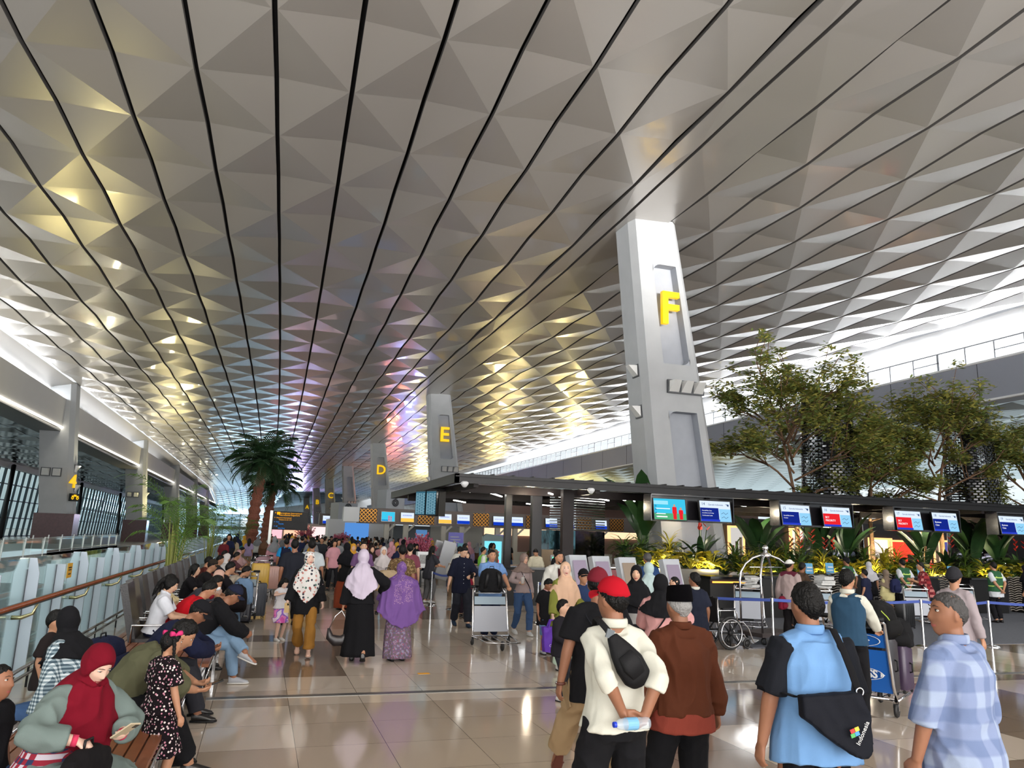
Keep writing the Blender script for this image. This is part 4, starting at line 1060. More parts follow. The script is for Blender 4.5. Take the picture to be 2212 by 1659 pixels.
def phone(loc, rot, m=None, label='dark smartphone held by hand', parent=None, screen=False):
 t = MB(); t.box((0, 0, 0), (.074, .155, .008)); o = t.build('smartphone', m or M_BLKM, None, loc=loc, rot=rot);
 t = MB(); t.box((0, 0, .0045), (.068, .148, .001)); t.build('screen', emat('phone_screen', srgb(120, 140, 170), .8) if screen else M_BLK, o)
 t = MB(); t.box((-.018, .055, -.0055), (.028, .03, .003)); t.build('camera_bump', M_BLK, o)
 return tag(o, label, 'phone')
# ================================================================== places: a pixel and one known coordinate give a point
_CM = cam.matrix_world.to_3x3(); _R, _U, _D = _CM.col[0], _CM.col[1], -_CM.col[2]
def ray(px, py): return _R * ((px - 1106) / F_PX) - _U * ((py - 829.5) / F_PX) + _D
def gz(px, py, z=0.): r = ray(px, py); return V((0, 0, EYE)) + r * ((z - EYE) / r.z)
def gy(px, py, y): r = ray(px, py); return V((0, 0, EYE)) + r * (y / r.y)
# ------------------------------------------------------------------ left rail over the void
M_FIN = mat('frosted_white_fin', srgb(196, 206, 220), rough=.28)
M_YSIGN = mat('yellow_sticker', srgb(240, 176, 20), rough=.5)
t = thing('glass_balustrade', 'long frameless glass balustrade with white fins along the void edge', 'balustrade', (-2.9, 0, 0))
mb = MB()
for k in range(38):
 y = 4.2 + k * 1.55; mb.span((-.006, y, -.35), (.006, y + 1.53, 1.50))
mb.build('glass_panel', glass('balustrade_glass', (.86, .94, .92), .0), t)
k = 0; y = 5.65
while y < 62:
 mb = MB(); tall = k % 2 == 0; h = 1.50 if tall else 1.36; w_ = .145
 for sg in (-1, 1):
  top = [(0, h), (w_ * .62, h), (w_, h - .20), (w_, -1.4), (0, -1.4)] if tall else [(0, h), (w_ * .85, h), (w_ * .85, -1.4), (0, -1.4)]
  poly = [(sg * (.008 + x), -x * .25, z) for x, z in top]
  if sg < 0: poly.reverse()
  mb.prism(poly, (0, 0, 0), (0, .02, 0))
 mb.box((0, .01, .0), (.014, .05, 2.7), 1)
 mb.build('fin', [M_FIN, M_BLKM], t, loc=(0, y, 0))
 k += 1; y += 1.52 if y < 20 else 1.75
t2 = thing('handrail', 'wooden handrail on steel brackets along the white-finned glass', 'handrail', (-2.62, 0, 0))
mb = MB(); mb.tube([(0, 4, 1.0), (0, 62, 1.0)], .030, 12); mb.build('wooden_grip', M_WOODR, t2, smooth=True)
mb = MB(); mb.beam((0, 4, .965), (0, 62, .965), .012, .03); mb.tube([(.0, 4, 1.028), (.0, 62, 1.028)], .009, 6); mb.build('steel_strip', M_STEEL, t2)
for k in range(19):
 mb = MB(); y = 5.2 + k * 3.05; mb.tube([(-.27, y, .78), (-.16, y, .78), (-.04, y, .83), (0, y, .95)], [.028, .026, .020, .014], 8); mb.build('bracket', mat('bracket_gold', srgb(176, 168, 130), rough=.25, metal=.9), t2, smooth=True)
mb = MB(); mb.span((-.003, -.16, -.11), (.003, .16, .12)); o = mb.build('notice_sticker', M_YSIGN, None, loc=(-2.88, 14.05, 1.22), label='yellow rectangular warning sticker on the balustrade glass', cat='sign')
for z_, w_ in ((.05, .22), (.015, .2), (-.05, .17)):
 mb = MB(); mb.box((.0045, 0, z_), (.002, w_, .018)); mb.build('text_line', M_BLKM, o)
t = thing('floor_rail', 'low twin steel rail along the floor edge below the balustrade', 'rail', (-2.55, 0, 0))
mb = MB(); mb.tube([(0, 4, .16), (0, 50, .16)], .022, 8); mb.tube([(0, 4, .26), (0, 50, .26)], .022, 8); mb.build('steel_tube', M_STEEL, t, smooth=True)
mb = MB()
for k in range(23): mb.span((-.01, 5 + k * 2, 0), (.01, 5.03 + k * 2, .26))
mb.build('stub_post', M_BLKM, t)
# railing across the void, on the far slab edge
M_POST = mat('pale_steel_post', srgb(190, 192, 188), rough=.35, metal=.6)
t = thing('glass_railing', 'glass railing with steel posts across the void', 'railing', (0, 0, 0))
mb = MB()
P0 = [(-14.1, 56.3), (-14.1, 88)]; mb.span((-14.12, 57, .1), (-14.10, 88, 1.05)); mb.span((-12.72, 20, .1), (-12.70, 55, 1.05)); mb.build('glass_panel', M_GGLASS, t)
mb = MB()
for k in range(9): mb.beam((-12.7, 22 + k * 4, -.3), (-12.66, 22 + k * 4, 1.15), .07, .05)
for k in range(9): mb.beam((-14.1, 57 + k * 3.8, -.2), (-14.05, 57 + k * 3.8, 1.2), .09, .06)
mb.build('post', M_POST, t)
mb = MB();
for z in (.12, .98): mb.tube([(-12.7, 20, z), (-12.7, 55, z)], .025, 6); mb.tube([(-14.1, 56, z), (-14.1, 88, z)], .03, 6)
mb.build('rail', M_POST, t)
# glass entrance vestibule on the far side
t = thing('entrance_vestibule', 'glass entrance vestibule with a pale canopy beyond the void', 'entrance', (-25.5, 62, 0))
mb = MB(); mb.span((-6, -3, 3.45), (3.6, 3, 3.85)); mb.build('canopy', mat('pale_canopy', srgb(206, 198, 180), rough=.5), t)
mb = MB()
for x in (-5.5, -3, -.6, 1.2, 3.1): mb.span((x, -2.6, 0), (x + .22, -2.3, 3.45)); mb.span((x, 2.3, 0), (x + .22, 2.6, 3.45))
mb.span((-5.5, -2.6, 2.5), (3.3, -2.35, 2.75)); mb.build('frame', M_STEEL, t)
mb = MB(); mb.span((-5.4, -2.5, 0), (3.2, -2.47, 2.5)); mb.build('glass_door', M_GGLASS, t)
# signs on the first left column
c4 = [o for o in bpy.data.objects if o.name == 'hall_column'][0]
text('letter_sign', '4', 1.5, M_YEL, (-14.95, 69.6, 5.35), (R(90), 0, R(62)), c4, depth=.06, bold=.02)
mb = MB(); mb.box((-14.75, 69.9, 4.12), (.9, .25, .62), rz=R(60)); o = mb.build('sign_box', M_BLKM, c4)
mb = MB(); mb.torus((-.26, 0, -.05), .10, .035, 'Y', 14, 5); mb.torus((.26, 0, -.05), .10, .035, 'Y', 14, 5); mb.span((-.34, -.02, .06), (.34, .02, .14)); mb.span((-.16, -.02, .12), (.10, .02, .22)); mb.build('pictogram', M_YEL, c4, loc=(-14.66, 69.72, 4.12), rot=(0, 0, R(60)))

# ------------------------------------------------------------------ slatted benches with ribbed chrome sides
M_TEAK = mat('teak_slat', srgb(140, 84, 52), rough=.4, var=(5, .2), coat=.2)
def bench(name, label, x0, x1, y0, y1, round_end=True):
 t = thing(name, label, 'bench', ((x0 + x1) / 2, (y0 + y1) / 2, 0)); cx, cy = (x0 + x1) / 2, (y0 + y1) / 2; w_ = x1 - x0; L = y1 - y0; n = int(w_ / .085)
 mb = MB()
 for i in range(n):
  x = -w_ / 2 + (i + .5) * w_ / n; e = 0
  if round_end: e = (1 - math.sqrt(max(0, 1 - ((x - w_ * .1) / (w_ * .62)) ** 2))) * .55
  mb.box((x, -e / 2, .445), (w_ / n - .014, L - e, .035))
 mb.build('slatted_seat', M_TEAK, t)
 out = [(-w_ / 2, -L / 2)]; path_ = [(w_ / 2, -L / 2 + .05), (w_ / 2, L / 2 - .5), (w_ / 2 - .06, L / 2 - .22), (w_ / 2 - .25, L / 2 - .05), (0, L / 2), (-w_ / 2 + .1, L / 2 - .05)]
 for i in range(6):
  z = .40 - i * .062; q = .0 + .018 * i; mb = MB(); mb.tube([(a - (q if a > 0 else -q), b - q, z) for a, b in path_], .010, 8); mb.build('chrome_rib', M_CHROME, t, smooth=True)
 mb = MB(); mb.tube([(a - .12 if a > 0 else a + .1, b - .10, .22) for a, b in path_], [(.19, .012)] * len(path_), 6, side=(0, 0, 1)); mb.build('side_plate', mat('mirror_plate', srgb(178, 176, 170), rough=.18, metal=1), t)
 for x, y in ((w_ / 2 - .03, -L / 2 + .3), (w_ / 2 - .03, 0), (w_ / 2 - .05, L / 2 - .6), (-w_ / 2 + .1, 0), (-w_ / 2 + .1, -L / 2 + .3)):
  mb = MB(); mb.span((x - .02, y - .012, 0), (x + .02, y + .012, .43)); mb.build('leg', M_CHROME, t)
 return t
bench('slatted_bench', 'long teak slatted bench with chrome ribs under the seated people in front', -1.62, -.55, 3.6, 9.3)
bench('slatted_bench', 'teak slatted bench with rounded chrome end under the crossed-legs man', -1.75, -.42, 9.5, 13.6)
# lounge seat with a tall dark back
M_LEATH = mat('black_leather', srgb(34, 30, 32), rough=.38, bump=(60, .1))
def lounge(loc, rz, label, parts=True):
 t = thing('lounge_seat', label, 'seat', loc, rz, 'black seats along the rail')
 mb = MB(); mb.box((0, .02, .46), (.56, .52, .09)); mb.build('seat', M_LEATH, t)
 mb = MB(); mb.box((0, -.29, .82), (.56, .09, .78), rx=R(14)); mb.build('backrest', M_LEATH, t)
 for sx in (-1, 1):
  mb = MB(); mb.tube([(sx * .3, -.22, .46), (sx * .3, -.22, .68), (sx * .3, .2, .68), (sx * .3, .24, .44), (sx * .3, .0, .44)], .014, 6); mb.build('armrest', M_CHROME, t, smooth=True)
  mb = MB(); mb.tube([(sx * .24, -.2, .42), (sx * .26, -.24, 0)], .018, 6); mb.build('leg', M_CHROME, t); mb = MB(); mb.tube([(sx * .24, .2, .42), (sx * .26, .24, 0)], .018, 6); mb.build('leg', M_CHROME, t)
 return t
l0 = lounge((-1.28, 11.6, 0), R(-90), 'black leather seat with a tall back behind the seated schoolgirl')
for k, (y, lab) in enumerate(((12.5, 'behind the second seated girl'), (13.4, 'behind the masked man in grey'), (14.6, 'behind the woman in a pink headscarf'), (15.6, 'behind the man in a dark cap'), (16.8, 'behind the crossed jeans'), (18.0, 'sixth along the rail'), (19.4, 'seventh along the rail'), (21, 'eighth along the rail'), (23, 'last seen along the rail'))):
 dup(l0, (-1.35, y, 0), R(-90), 'black leather seat ' + lab)

# ------------------------------------------------------------------ palms
M_TRUNK = mat('palm_trunk', srgb(138, 84, 66), rough=.8, var=(14, .25), bump=(20, .6))
M_PALM = mat('palm_frond_green', srgb(62, 98, 42), rough=.5, var=(7, .25)); M_PALMD = mat('palm_frond_dark', srgb(38, 66, 36), rough=.5, var=(7, .25)); M_ARECA = mat('areca_green', srgb(84, 118, 46), rough=.5, var=(7, .3))
def frond(mb, base, az, el, L, droop, w_=.42, n=22, leaf=.035, vee=.5):
 d = V((math.cos(az), math.sin(az), 0)); pts = []
 for i in range(n + 1):
  t = i / n; a = el - droop * t * t; pts.append((pts[-1] + (d * math.cos(a) + V((0, 0, 1)) * math.sin(a)) * L / n) if pts else V(base))
 mb.tube(pts, [max(.012 * L * .4 * (1 - i / n), .004) for i in range(n + 1)], 5)
 for i in range(2, n + 1):
  t = i / n; p = pts[i]; tg = (pts[i] - pts[i - 1]).normalized(); sd = tg.cross(V((0, 0, 1))); sd = sd.normalized() if sd.length > .05 else V((-d.y, d.x, 0)); up = sd.cross(tg)
  ll = w_ * L * .5 * math.sin(min(t * 1.15 + .08, 1) * math.pi) ** .55 + .04
  for sg in (-1, 1):
   dr = (sd * sg * .82 + tg * .75 + up * (vee * .3)).normalized(); q = p + dr * ll * .5; e = p + dr * ll - V((0, 0, ll * (.28 + .2 * random.random())))
   b = tg * leaf * L * .5; mb.add([p - b * .4, p + b * .4, q + b * .55, e, q - b * .55], [(0, 1, 2, 3, 4)])
def ring_trunk(mb, pts, r0, r1, n=26):
 P = [V(p) for p in pts]; out = []; rr = []
 for i in range(n * 2 + 1):
  t = i / (n * 2); f = t * (len(P) - 1); a = int(min(f, len(P) - 2)); p = P[a].lerp(P[a + 1], f - a); out.append(p); rr.append((r0 + (r1 - r0) * t) * (1.16 if i % 2 == 0 else .86))
 mb.tube(out, rr, 12)
random.seed(5)
def big_palm(loc, h, label, lean=.3, nf=44, L=2.95):
 t = thing('palm_tree', label, 'palm tree', loc); mb = MB(); ring_trunk(mb, [(0, 0, 0), (lean * .3, 0, h * .5), (lean, 0, h)], .44, .24, 13); mb.build('trunk', M_TRUNK, t)
 mb = MB()
 for i in range(nf):
  f_ = i / nf; frond(mb, (lean, 0, h - .1), i * 2.4 + random.random() * .5, 1.25 - 1.75 * f_, L * (.8 + .35 * random.random()), 1.5 + .5 * f_, .62, 24, .060)
 mb.build('crown', M_PALMD, t); return t
big_palm((-.65, 52, .4), 6.1, 'tall palm with a ringed red-brown trunk in the middle of the hall', .4)
big_palm((.3, 62, .4), 5.2, 'shorter palm directly behind the tall ringed palm', .3, 34, 3.1)
def areca(loc, h, label, n=26, spread=1.):
 t = thing('areca_palm', label, 'potted palm', loc); mb = MB(); mf = MB()
 for i in range(n):
  a = random.random() * 6.28; r = .12 * random.random(); b = V((r * math.cos(a), r * math.sin(a), .3)); hh = h * (.25 + .45 * random.random()); tp = b + V((math.cos(a) * .18 * spread * random.random(), math.sin(a) * .18 * spread * random.random(), hh))
  mb.tube([b, tp], [.022, .014], 5); frond(mf, tp, a + random.random() - .5, 1.35 - .5 * random.random(), h * .62 * (.7 + .4 * random.random()), 1.5 + .6 * random.random(), .55, 20, .022)
 mb.build('stems', mat('areca_stem', srgb(140, 146, 70), rough=.5), t); mf.build('fronds', M_ARECA, t)
 mb = MB(); mb.lathe([(.0, 0), (.26, 0), (.33, .42), (.30, .42), (.29, .36), (0, .36)], n=20); mb.build('pot', mat('grey_planter', srgb(150, 152, 150), rough=.5), t, smooth=True, angle=40)
areca((-2.0, 20.5, 0), 2.75, 'feathery areca palm in a pot beside the near handrail', 26)
areca((-2.1, 36.5, 0), 3.0, 'second areca palm further down the rail, left of the tall palm', 24)
areca((-1.2, 47, 0), 2.6, 'low dark areca palm at the foot of the ringed trunk', 22)
mb = MB(); mb.lathe([(1.7, 0), (1.9, .1), (1.9, .6), (1.7, .62), (1.65, .5), (0, .5)], (-.3, 55, 0), n=32); mb.build('round_planter', M_WHITE, None, smooth=True, angle=40, label='low round white planter under the palms', cat='planter')
# ------------------------------------------------------------------ wayfinding sign
t = thing('wayfinding_sign', 'black overhead direction sign with yellow and blue lines on a pale post', 'sign', (.36, 42, 0), R(-4))
mb = MB(); mb.span((0, -.08, 0), (.14, .08, 3.0)); mb.build('post', M_POST, t)
mb = MB(); mb.span((.14, -.06, 2.02), (1.95, .06, 2.98)); mb.build('panel', M_BLKM, t)
M_SY = emat('sign_yellow', srgb(255, 176, 20), 1.1); M_SB = emat('sign_blue', srgb(30, 150, 255), 1.1)
for z, s_, m, a, b in ((2.84, .15, M_SY, '\u2191  Keberangkatan Internasional', 'International Departure'), (2.60, .11, M_SY, '\u2191  Departure International', 'Check-in A, B, C, D'), (2.38, .10, M_SB, '\u2191  Toilet', 'Musholla'), (2.16, .10, M_SB, '\u2192  Lift', 'Drop Zone')):
 text('text_line', a, s_ * .72, m, (.22, -.07, z + .04), (R(90), 0, 0), t, align='LEFT'); text('text_line', b, s_ * .72, m, (.46, -.07, z - .06), (R(90), 0, 0), t, align='LEFT')
for x in (.22,): mb = MB(); mb.span((.34, -.075, 2.80), (.50, -.062, 2.94)); mb.build('pictogram', M_SY, t)

# ------------------------------------------------------------------ check-in rows in the middle distance
M_ROW = mat('taupe_fascia', srgb(112, 102, 98), rough=.5); M_GOLD = mat('gold_lattice', srgb(196, 138, 54), rough=.3, metal=.7, emit=.05, ecol=srgb(255, 170, 60)); M_LATB = mat('lattice_backing', srgb(52, 34, 20), rough=.6)
M_CREAM = mat('cream_post', srgb(188, 184, 172), rough=.5)
def lattice_panel(parent, x, z, w_, h, y):
 f = MB(); f.span((x - w_ / 2, y - .03, z - h / 2), (x + w_ / 2, y, z + h / 2)); o = f.build('lattice_panel', M_LATB, parent)
 g = MB(); s_ = h / 7
 for i in range(7):
  for j in range(int(w_ / s_)):
   a, b = x - w_ / 2 + (j + .5) * s_, z - h / 2 + (i + .5) * s_; k = s_ * .42
   if (i + j) % 2: g.beam((a - k, y - .05, b - k), (a + k, y - .05, b + k), .02, s_ * .22)
   else: g.beam((a - k, y - .05, b + k), (a + k, y - .05, b - k), .02, s_ * .22)
 g.build('gold_fretwork', M_GOLD, o)
def screen(parent, x, z, w_, h, y, kind, tilt=0.):
 f = MB(); f.box((0, 0, 0), (w_ * 1.06, .06, h * 1.10)); o = f.build('display_screen', M_BLK, parent, loc=(x, y, z), rot=(R(tilt), 0, 0)); q = -.034
 def r(a, b, c, d, m, name='panel_colour'):
  g = MB(); g.span((-w_ / 2 + a * w_, q, -h / 2 + b * h), (-w_ / 2 + c * w_, q - .003, -h / 2 + d * h)); g.build(name, m, o)
 W_S = emat('scr_white', srgb(214, 228, 246), 1.); BL = emat('scr_blue', srgb(20, 60, 190), .9); OR = emat('scr_orange', srgb(250, 190, 80), 1.); CY = emat('scr_cyan', srgb(60, 190, 225), 1.); RD = emat('scr_red', srgb(224, 36, 44), 1.); SK = emat('scr_sky', srgb(140, 200, 235), 1.)
 if kind == 'ad': r(0, 0, 1, 1, CY); r(.50, .02, .62, .62, RD, 'figure'); r(.66, .02, .78, .55, RD, 'figure'); r(0, 0, .5, .18, emat('scr_teal', srgb(24, 110, 180), 1.))
 elif kind == 'orange': r(0, .4, 1, 1, W_S); r(0, 0, 1, .4, OR); r(.12, .62, .85, .78, emat('scr_mid', srgb(150, 160, 215), 1.))
 elif kind == 'blue': r(0, .36, 1, 1, W_S); r(0, 0, 1, .36, BL); r(.12, .60, .85, .75, emat('scr_mid', srgb(150, 160, 215), 1.))
 q = -.038
 return o
def row_unit(t, x0, x1, y, z0, z1, kinds, step, sw, sh, lw):
 mb = MB(); mb.span((x0, y, z0), (x1, y + .9, z1)); mb.build('fascia', M_ROW, t)
 x = x0 + step * .5; i = 0
 for kd in kinds:
  if x > x1 - .3: break
  if kd == 'L': lattice_panel(t, x, (z0 + z1) / 2, lw, (z1 - z0) * .86, y - .02)
  else:
   screen(t, x, (z0 + z1) / 2 - .03, sw, sh, y - .12, kd, -8)
   mb = MB(); mb.span((x - .16, y + .1, 0), (x + .16, y + .4, z0)); mb.beam((x, y + .2, z0 - .55), (x + .5, y - .1, z0), .08, .12); mb.build('post', M_CREAM, t)
   mb = MB(); mb.span((x - .8, y - .3, 0), (x + .8, y + .3, 1.05)); mb.build('desk', M_CREAM, t)
  x += step
rA = thing('check_in_row', 'nearer taupe check-in row with gold lattice panels and small screens', 'check-in row')
pa = gy(775, 1105, 50); pb = gy(1420, 1130, 50)
row_unit(rA, pa.x, pb.x + 2, 50, 2.62, 3.62, ['L', 'ad', 'orange', 'L', 'orange', 'blue', 'L', 'blue', 'blue', 'L', 'blue', 'blue', 'L', 'blue', 'L'], 1.27, .86, .60, 1.12)
rB = thing('check_in_row', 'further taupe check-in row left of the nearer one, partly lit', 'check-in row')
pc = gy(690, 1120, 82); row_unit(rB, pc.x, pc.x + 7, 82, 2.7, 3.9, ['blue', 'L', 'ad', 'L'], 1.9, 1.2, .8, 1.6)
for (px, yy, lab) in ((795, 49.6, 'white signboard end of the nearer check-in row'),):
 p = gy(px - 22, 1110, yy); mb = MB(); mb.span((p.x - .9, yy, 2.7), (p.x + .1, yy + .8, 3.62)); mb.build('signboard', M_WHITE, None, label=lab, cat='signboard')
# twin-nozzle air towers
M_NOZ = mat('nozzle_ring', srgb(60, 62, 66), rough=.35, metal=.4)
def air_tower(px, yy, w_, ztop, zlow, label, base=0.):
 p = gy(px, 1100, yy); t = thing('air_tower', label, 'ventilation tower', (p.x, yy, 0), R(18), 'twin-nozzle air towers')
 mb = MB(); mb.span((-w_ / 2, -w_ / 2, base), (w_ / 2, w_ / 2, ztop)); mb.build('housing', mat('grey_cabinet', srgb(168, 172, 178), rough=.5), t)
 for z in (ztop - (ztop - zlow) * .28, ztop - (ztop - zlow) * .70):
  mb = MB(); mb.torus((.0, -w_ / 2 - .02, z), w_ * .15, w_ * .035, 'Y', 20, 8); mb.torus((0, -w_ / 2 - .02, z), w_ * .07, w_ * .03, 'Y', 16, 8); mb.build('nozzle', M_NOZ, t, smooth=True)
air_tower(843, 50.6, 1.35, 4.85, 3.65, 'grey twin-nozzle air tower left of the black canopy', 3.62)
air_tower(743, 78, 2.0, 4.9, 3.4, 'grey twin-nozzle air tower far off before the column without a letter', 0)
air_tower(1405, 45, 1.2, 4.9, 3.7, 'pale twin-nozzle air tower under the canopy beside the first planter')
# shops behind the rows
t = thing('shop_block', 'pinkish brown shop block behind the check-in rows', 'shop')
mb = MB(); mb.span((19, 66, 0), (48, 80, 5.6)); mb.build('walls', mat('rose_brown_cladding', srgb(142, 116, 108), rough=.5), t)
mb = MB(); mb.lathe([(0, .9), (4, .8), (8, .45), (10.5, 0)], (33, 64, 5.2), n=32); mb.build('curved_roof', mat('brown_roof', srgb(92, 66, 56), rough=.4), t, smooth=True)
mb = MB(); mb.span((19, 65.8, 2.2), (48, 66, 2.9)); mb.build('lit_band', emat('shop_light', srgb(255, 214, 170), 1.2), t)
for i, (px, yy, w_, h, c, lab) in enumerate(((655, 120, 6, 3.2, (238, 170, 140), 'warm lit shop front far down the hall'), (705, 112, 4.5, 3.0, (225, 190, 190), 'pale pink lit shop front beside the warm one'), (612, 130, 4, 3, (235, 160, 170), 'small rosy lit stall beyond the direction sign'))):
 p = gy(px, 1150, yy); mb = MB(); mb.span((-w_ / 2, 0, 0), (w_ / 2, 3, h)); o = mb.build('shop_stall', mat('stall_wall', srgb(200, 190, 186), rough=.6), None, loc=(p.x, yy, 0), label=lab, cat='shop')
 mb = MB(); mb.span((-w_ / 2 + .2, -.06, .8), (w_ / 2 - .2, -.02, h - .3)); mb.build('lit_front', emat('stall_light_%d' % i, srgb(*c), 1.5), o)
t = thing('shop_unit', 'white shop unit with a blue poster behind the crowd', 'shop', tuple(gy(770, 1150, 72)[:2]) + (0,))
mb = MB(); mb.span((-2.6, 0, 0), (2.9, 3, 3.2)); mb.build('wall', M_WHITE, t); mb = MB(); mb.span((-1.1, -.06, 1.1), (1.1, -.01, 2.9)); mb.build('poster', emat('blue_poster', srgb(90, 150, 225), .8), t)
mb = MB(); mb.span((-2.6, -.08, 0), (2.9, -.02, .8)); mb.build('yellow_plinth', M_YSIGN, t)
# wall panels behind the row
for i, (px, yy, w_, c, lab) in enumerate(((985, 54, 4.0, (176, 176, 170), 'curved pale grey partition beyond the row with a purple banner'), (890, 53, 2.6, (88, 96, 102), 'dark grey screen wall at the left of the nearer row'))):
 p = gy(px, 1150, yy); mb = MB(); mb.span((p.x - w_ / 2, yy, 0), (p.x + w_ / 2, yy + .2, 2.6)); mb.build('partition', mat('partition_%d' % i, srgb(*c), rough=.5), None, label=lab, cat='partition')
# banners
def banner(px, yy, w_, z0, z1, col, label, lines=3):
 p = gy(px, 1160, yy); t = thing('banner', label, 'banner', (p.x, yy, 0)); mb = MB(); mb.span((-w_ / 2, -.02, z0), (w_ / 2, .02, z1)); mb.build('print', mat('banner_%d_%d_%d' % col, srgb(*col), rough=.5, emit=.25), t)
 mb = MB()
 for k in range(lines): mb.span((-w_ * .38, -.026, z1 - .3 - k * .16), (w_ * (.2 + .1 * (k % 2)), -.021, z1 - .25 - k * .16))
 mb.build('text_line', M_WHITE, t); mb = MB(); mb.span((w_ * .1, -.03, z0 + .1), (w_ * .38, -.022, z0 + .6)); mb.build('picture', mat('banner_pic', srgb(220, 190, 200), rough=.5), t)
 mb = MB(); mb.span((-w_ / 2, -.2, 0), (w_ / 2, .2, .06)); mb.build('foot', M_BLKM, t)
banner(985, 46, .95, .5, 2.2, (108, 106, 176), 'purple roll-up banner under the nearer check-in row')
banner(1082, 46, .9, .5, 2.15, (112, 110, 180), 'purple roll-up banner beside the blue digital kiosk')
banner(1175, 44, .8, .5, 2.1, (84, 150, 200), 'sky blue roll-up banner behind the black posts')
banner(910, 47, .7, 1.2, 2.3, (90, 150, 215), 'small blue poster behind the blossom tree')
# digital kiosk
p = gy(1065, 1180, 33); t = thing('digital_kiosk', 'tall rounded digital kiosk with a glowing cyan screen', 'kiosk', (p.x, 33, 0))
mb = MB(); mb.prism([(-.5, 0, 0), (.5, 0, 0), (.5, 0, 1.85), (.42, 0, 2.05), (-.3, 0, 2.12), (-.46, 0, 2.0)], (0, 0, 0), (0, .25, 0)); mb.build('housing', mat('kiosk_grey', srgb(150, 172, 176), rough=.4), t)
mb = MB(); mb.span((-.40, -.012, .5), (.40, 0, 1.8)); mb.build('screen', emat('kiosk_cyan', srgb(120, 215, 240), 1.1), t); mb = MB(); mb.span((-.3, -.018, .7), (.3, -.012, 1.0)); mb.span((-.3, -.018, 1.3), (.3, -.012, 1.36)); mb.build('screen_text', emat('kiosk_red', srgb(225, 90, 110), 1), t)
# blossom trees
def blossom(px, py, yy, r, h, label):
 p = gy(px, py, yy); t = thing('blossom_tree', label, 'blossom tree', (p.x, yy, 0)); mb = MB(); mb.tube([(0, 0, 0), (.03, 0, h * .5)], [.07, .04], 8); ends = []
 for i in range(46):
  a = random.random() * 6.28; e = .15 + random.random() * 1.25; d = V((math.cos(a) * math.cos(e), math.sin(a) * math.cos(e), math.sin(e))); L = r * (.7 + .45 * random.random()); mid = V((0, 0, h * .42)) + d * L * .5; en = V((0, 0, h * .42)) + d * L; mb.tube([(0, 0, h * .40), mid, en], [.018, .012, .005], 5); ends += [mid.lerp(en, k / 5) for k in range(6)]
 mb.build('branches', mat('dark_bark', srgb(70, 48, 44), rough=.8), t); mb = MB()
 for e_ in ends:
  for k in range(7): c = e_ + V([random.gauss(0, .055) for _ in range(3)]); mb.ball(c, .028 + .02 * random.random(), 5, 3, mi=random.randrange(2))
 mb.build('blossom', [mat('pink_blossom', srgb(214, 120, 146), rough=.7), mat('rose_blossom', srgb(190, 84, 112), rough=.7)], t)
 mb = MB(); mb.span((-.3, -.3, 0), (.3, .3, .45)); mb.build('pot', M_WHITE, t)
blossom(905, 1190, 33, 1.05, 1.9, 'bushy pink blossom tree behind the man in the maroon shirt')
blossom(737, 1170, 62, 1.0, 2.1, 'pink blossom tree in front of the white shop unit')
blossom(662, 1150, 100, 1.6, 2.4, 'far pink blossom tree by the warm lit shop front')
# ------------------------------------------------------------------ stanchions and belts
def stanchion(loc, label, group):
 t = thing('stanchion', label, 'stanchion', loc, 0, group)
 mb = MB(); mb.lathe([(0, 0), (.17, 0), (.17, .012), (.12, .03), (.035, .045), (0, .045)], n=24); mb.build('base', M_CHROME, t, smooth=True, angle=40)
 mb = MB(); mb.tube([(0, 0, .03), (0, 0, .90)], .026, 16); mb.build('post', M_CHROME, t, smooth=True, angle=40)
 mb = MB(); mb.tube([(0, 0, .86), (0, 0, .95)], .034, 16); mb.build('belt_cassette', M_STEEL, t, smooth=True, angle=40); return t
SG = 'chrome queue posts'
sp = [((9.76, 13.07, 0), 'chrome queue post right of the wheelchair'), ((13.36, 12.92, 0), 'chrome queue post behind the profile man in the checked shirt'), ((15.05, 12.77, 0), 'rightmost of the chrome queue posts'),
  ((8.15, 15.4, 0), 'chrome queue post behind the wheelchair'), ((6.4, 17.4, 0), 'chrome queue post at the back of the blue belt line'), ((4.79, 21.87, 0), 'chrome queue post by the pale desk at the canopy corner'), ((5.15, 20.8, 0), 'chrome queue post left of the dark counter'), ((4.35, 25.6, 0), 'black-banded queue post behind the one at the canopy corner')]
s0 = stanchion(*sp[0], SG)
for l_, lab in sp[1:]: dup(s0, l_, 0, lab, SG)
M_BELT = mat('blue_belt', srgb(66, 88, 168), rough=.7)
def belt(a, b, label):
 a, b = V(a), V(b); mb = MB(); pts = [a.lerp(b, i / 10) - V((0, 0, .05 * math.sin(math.pi * i / 10))) for i in range(11)]; mb.tube(pts, [(.028, .002)] * 11, 6, side=(0, 0, 1)); mb.build('queue_belt', M_BELT, None, label=label, cat='belt', group='blue queue belts')
for i, (a, b, lab) in enumerate(((sp[0][0], sp[1][0], 'blue belt behind the man in the waistcoat'), (sp[1][0], sp[2][0], 'blue belt behind the checked shirt'), (sp[3][0], sp[0][0], 'blue belt over the wheelchair'), (sp[4][0], sp[3][0], 'blue belt behind the boy in navy'), (sp[2][0], (18, 12.6, 0), 'blue belt running out to the right'), (sp[5][0], sp[6][0], 'dark blue belt between the two posts by the counter'))):
 belt((a[0] + .03, a[1], .91), (b[0] - .03, b[1], .91), lab)
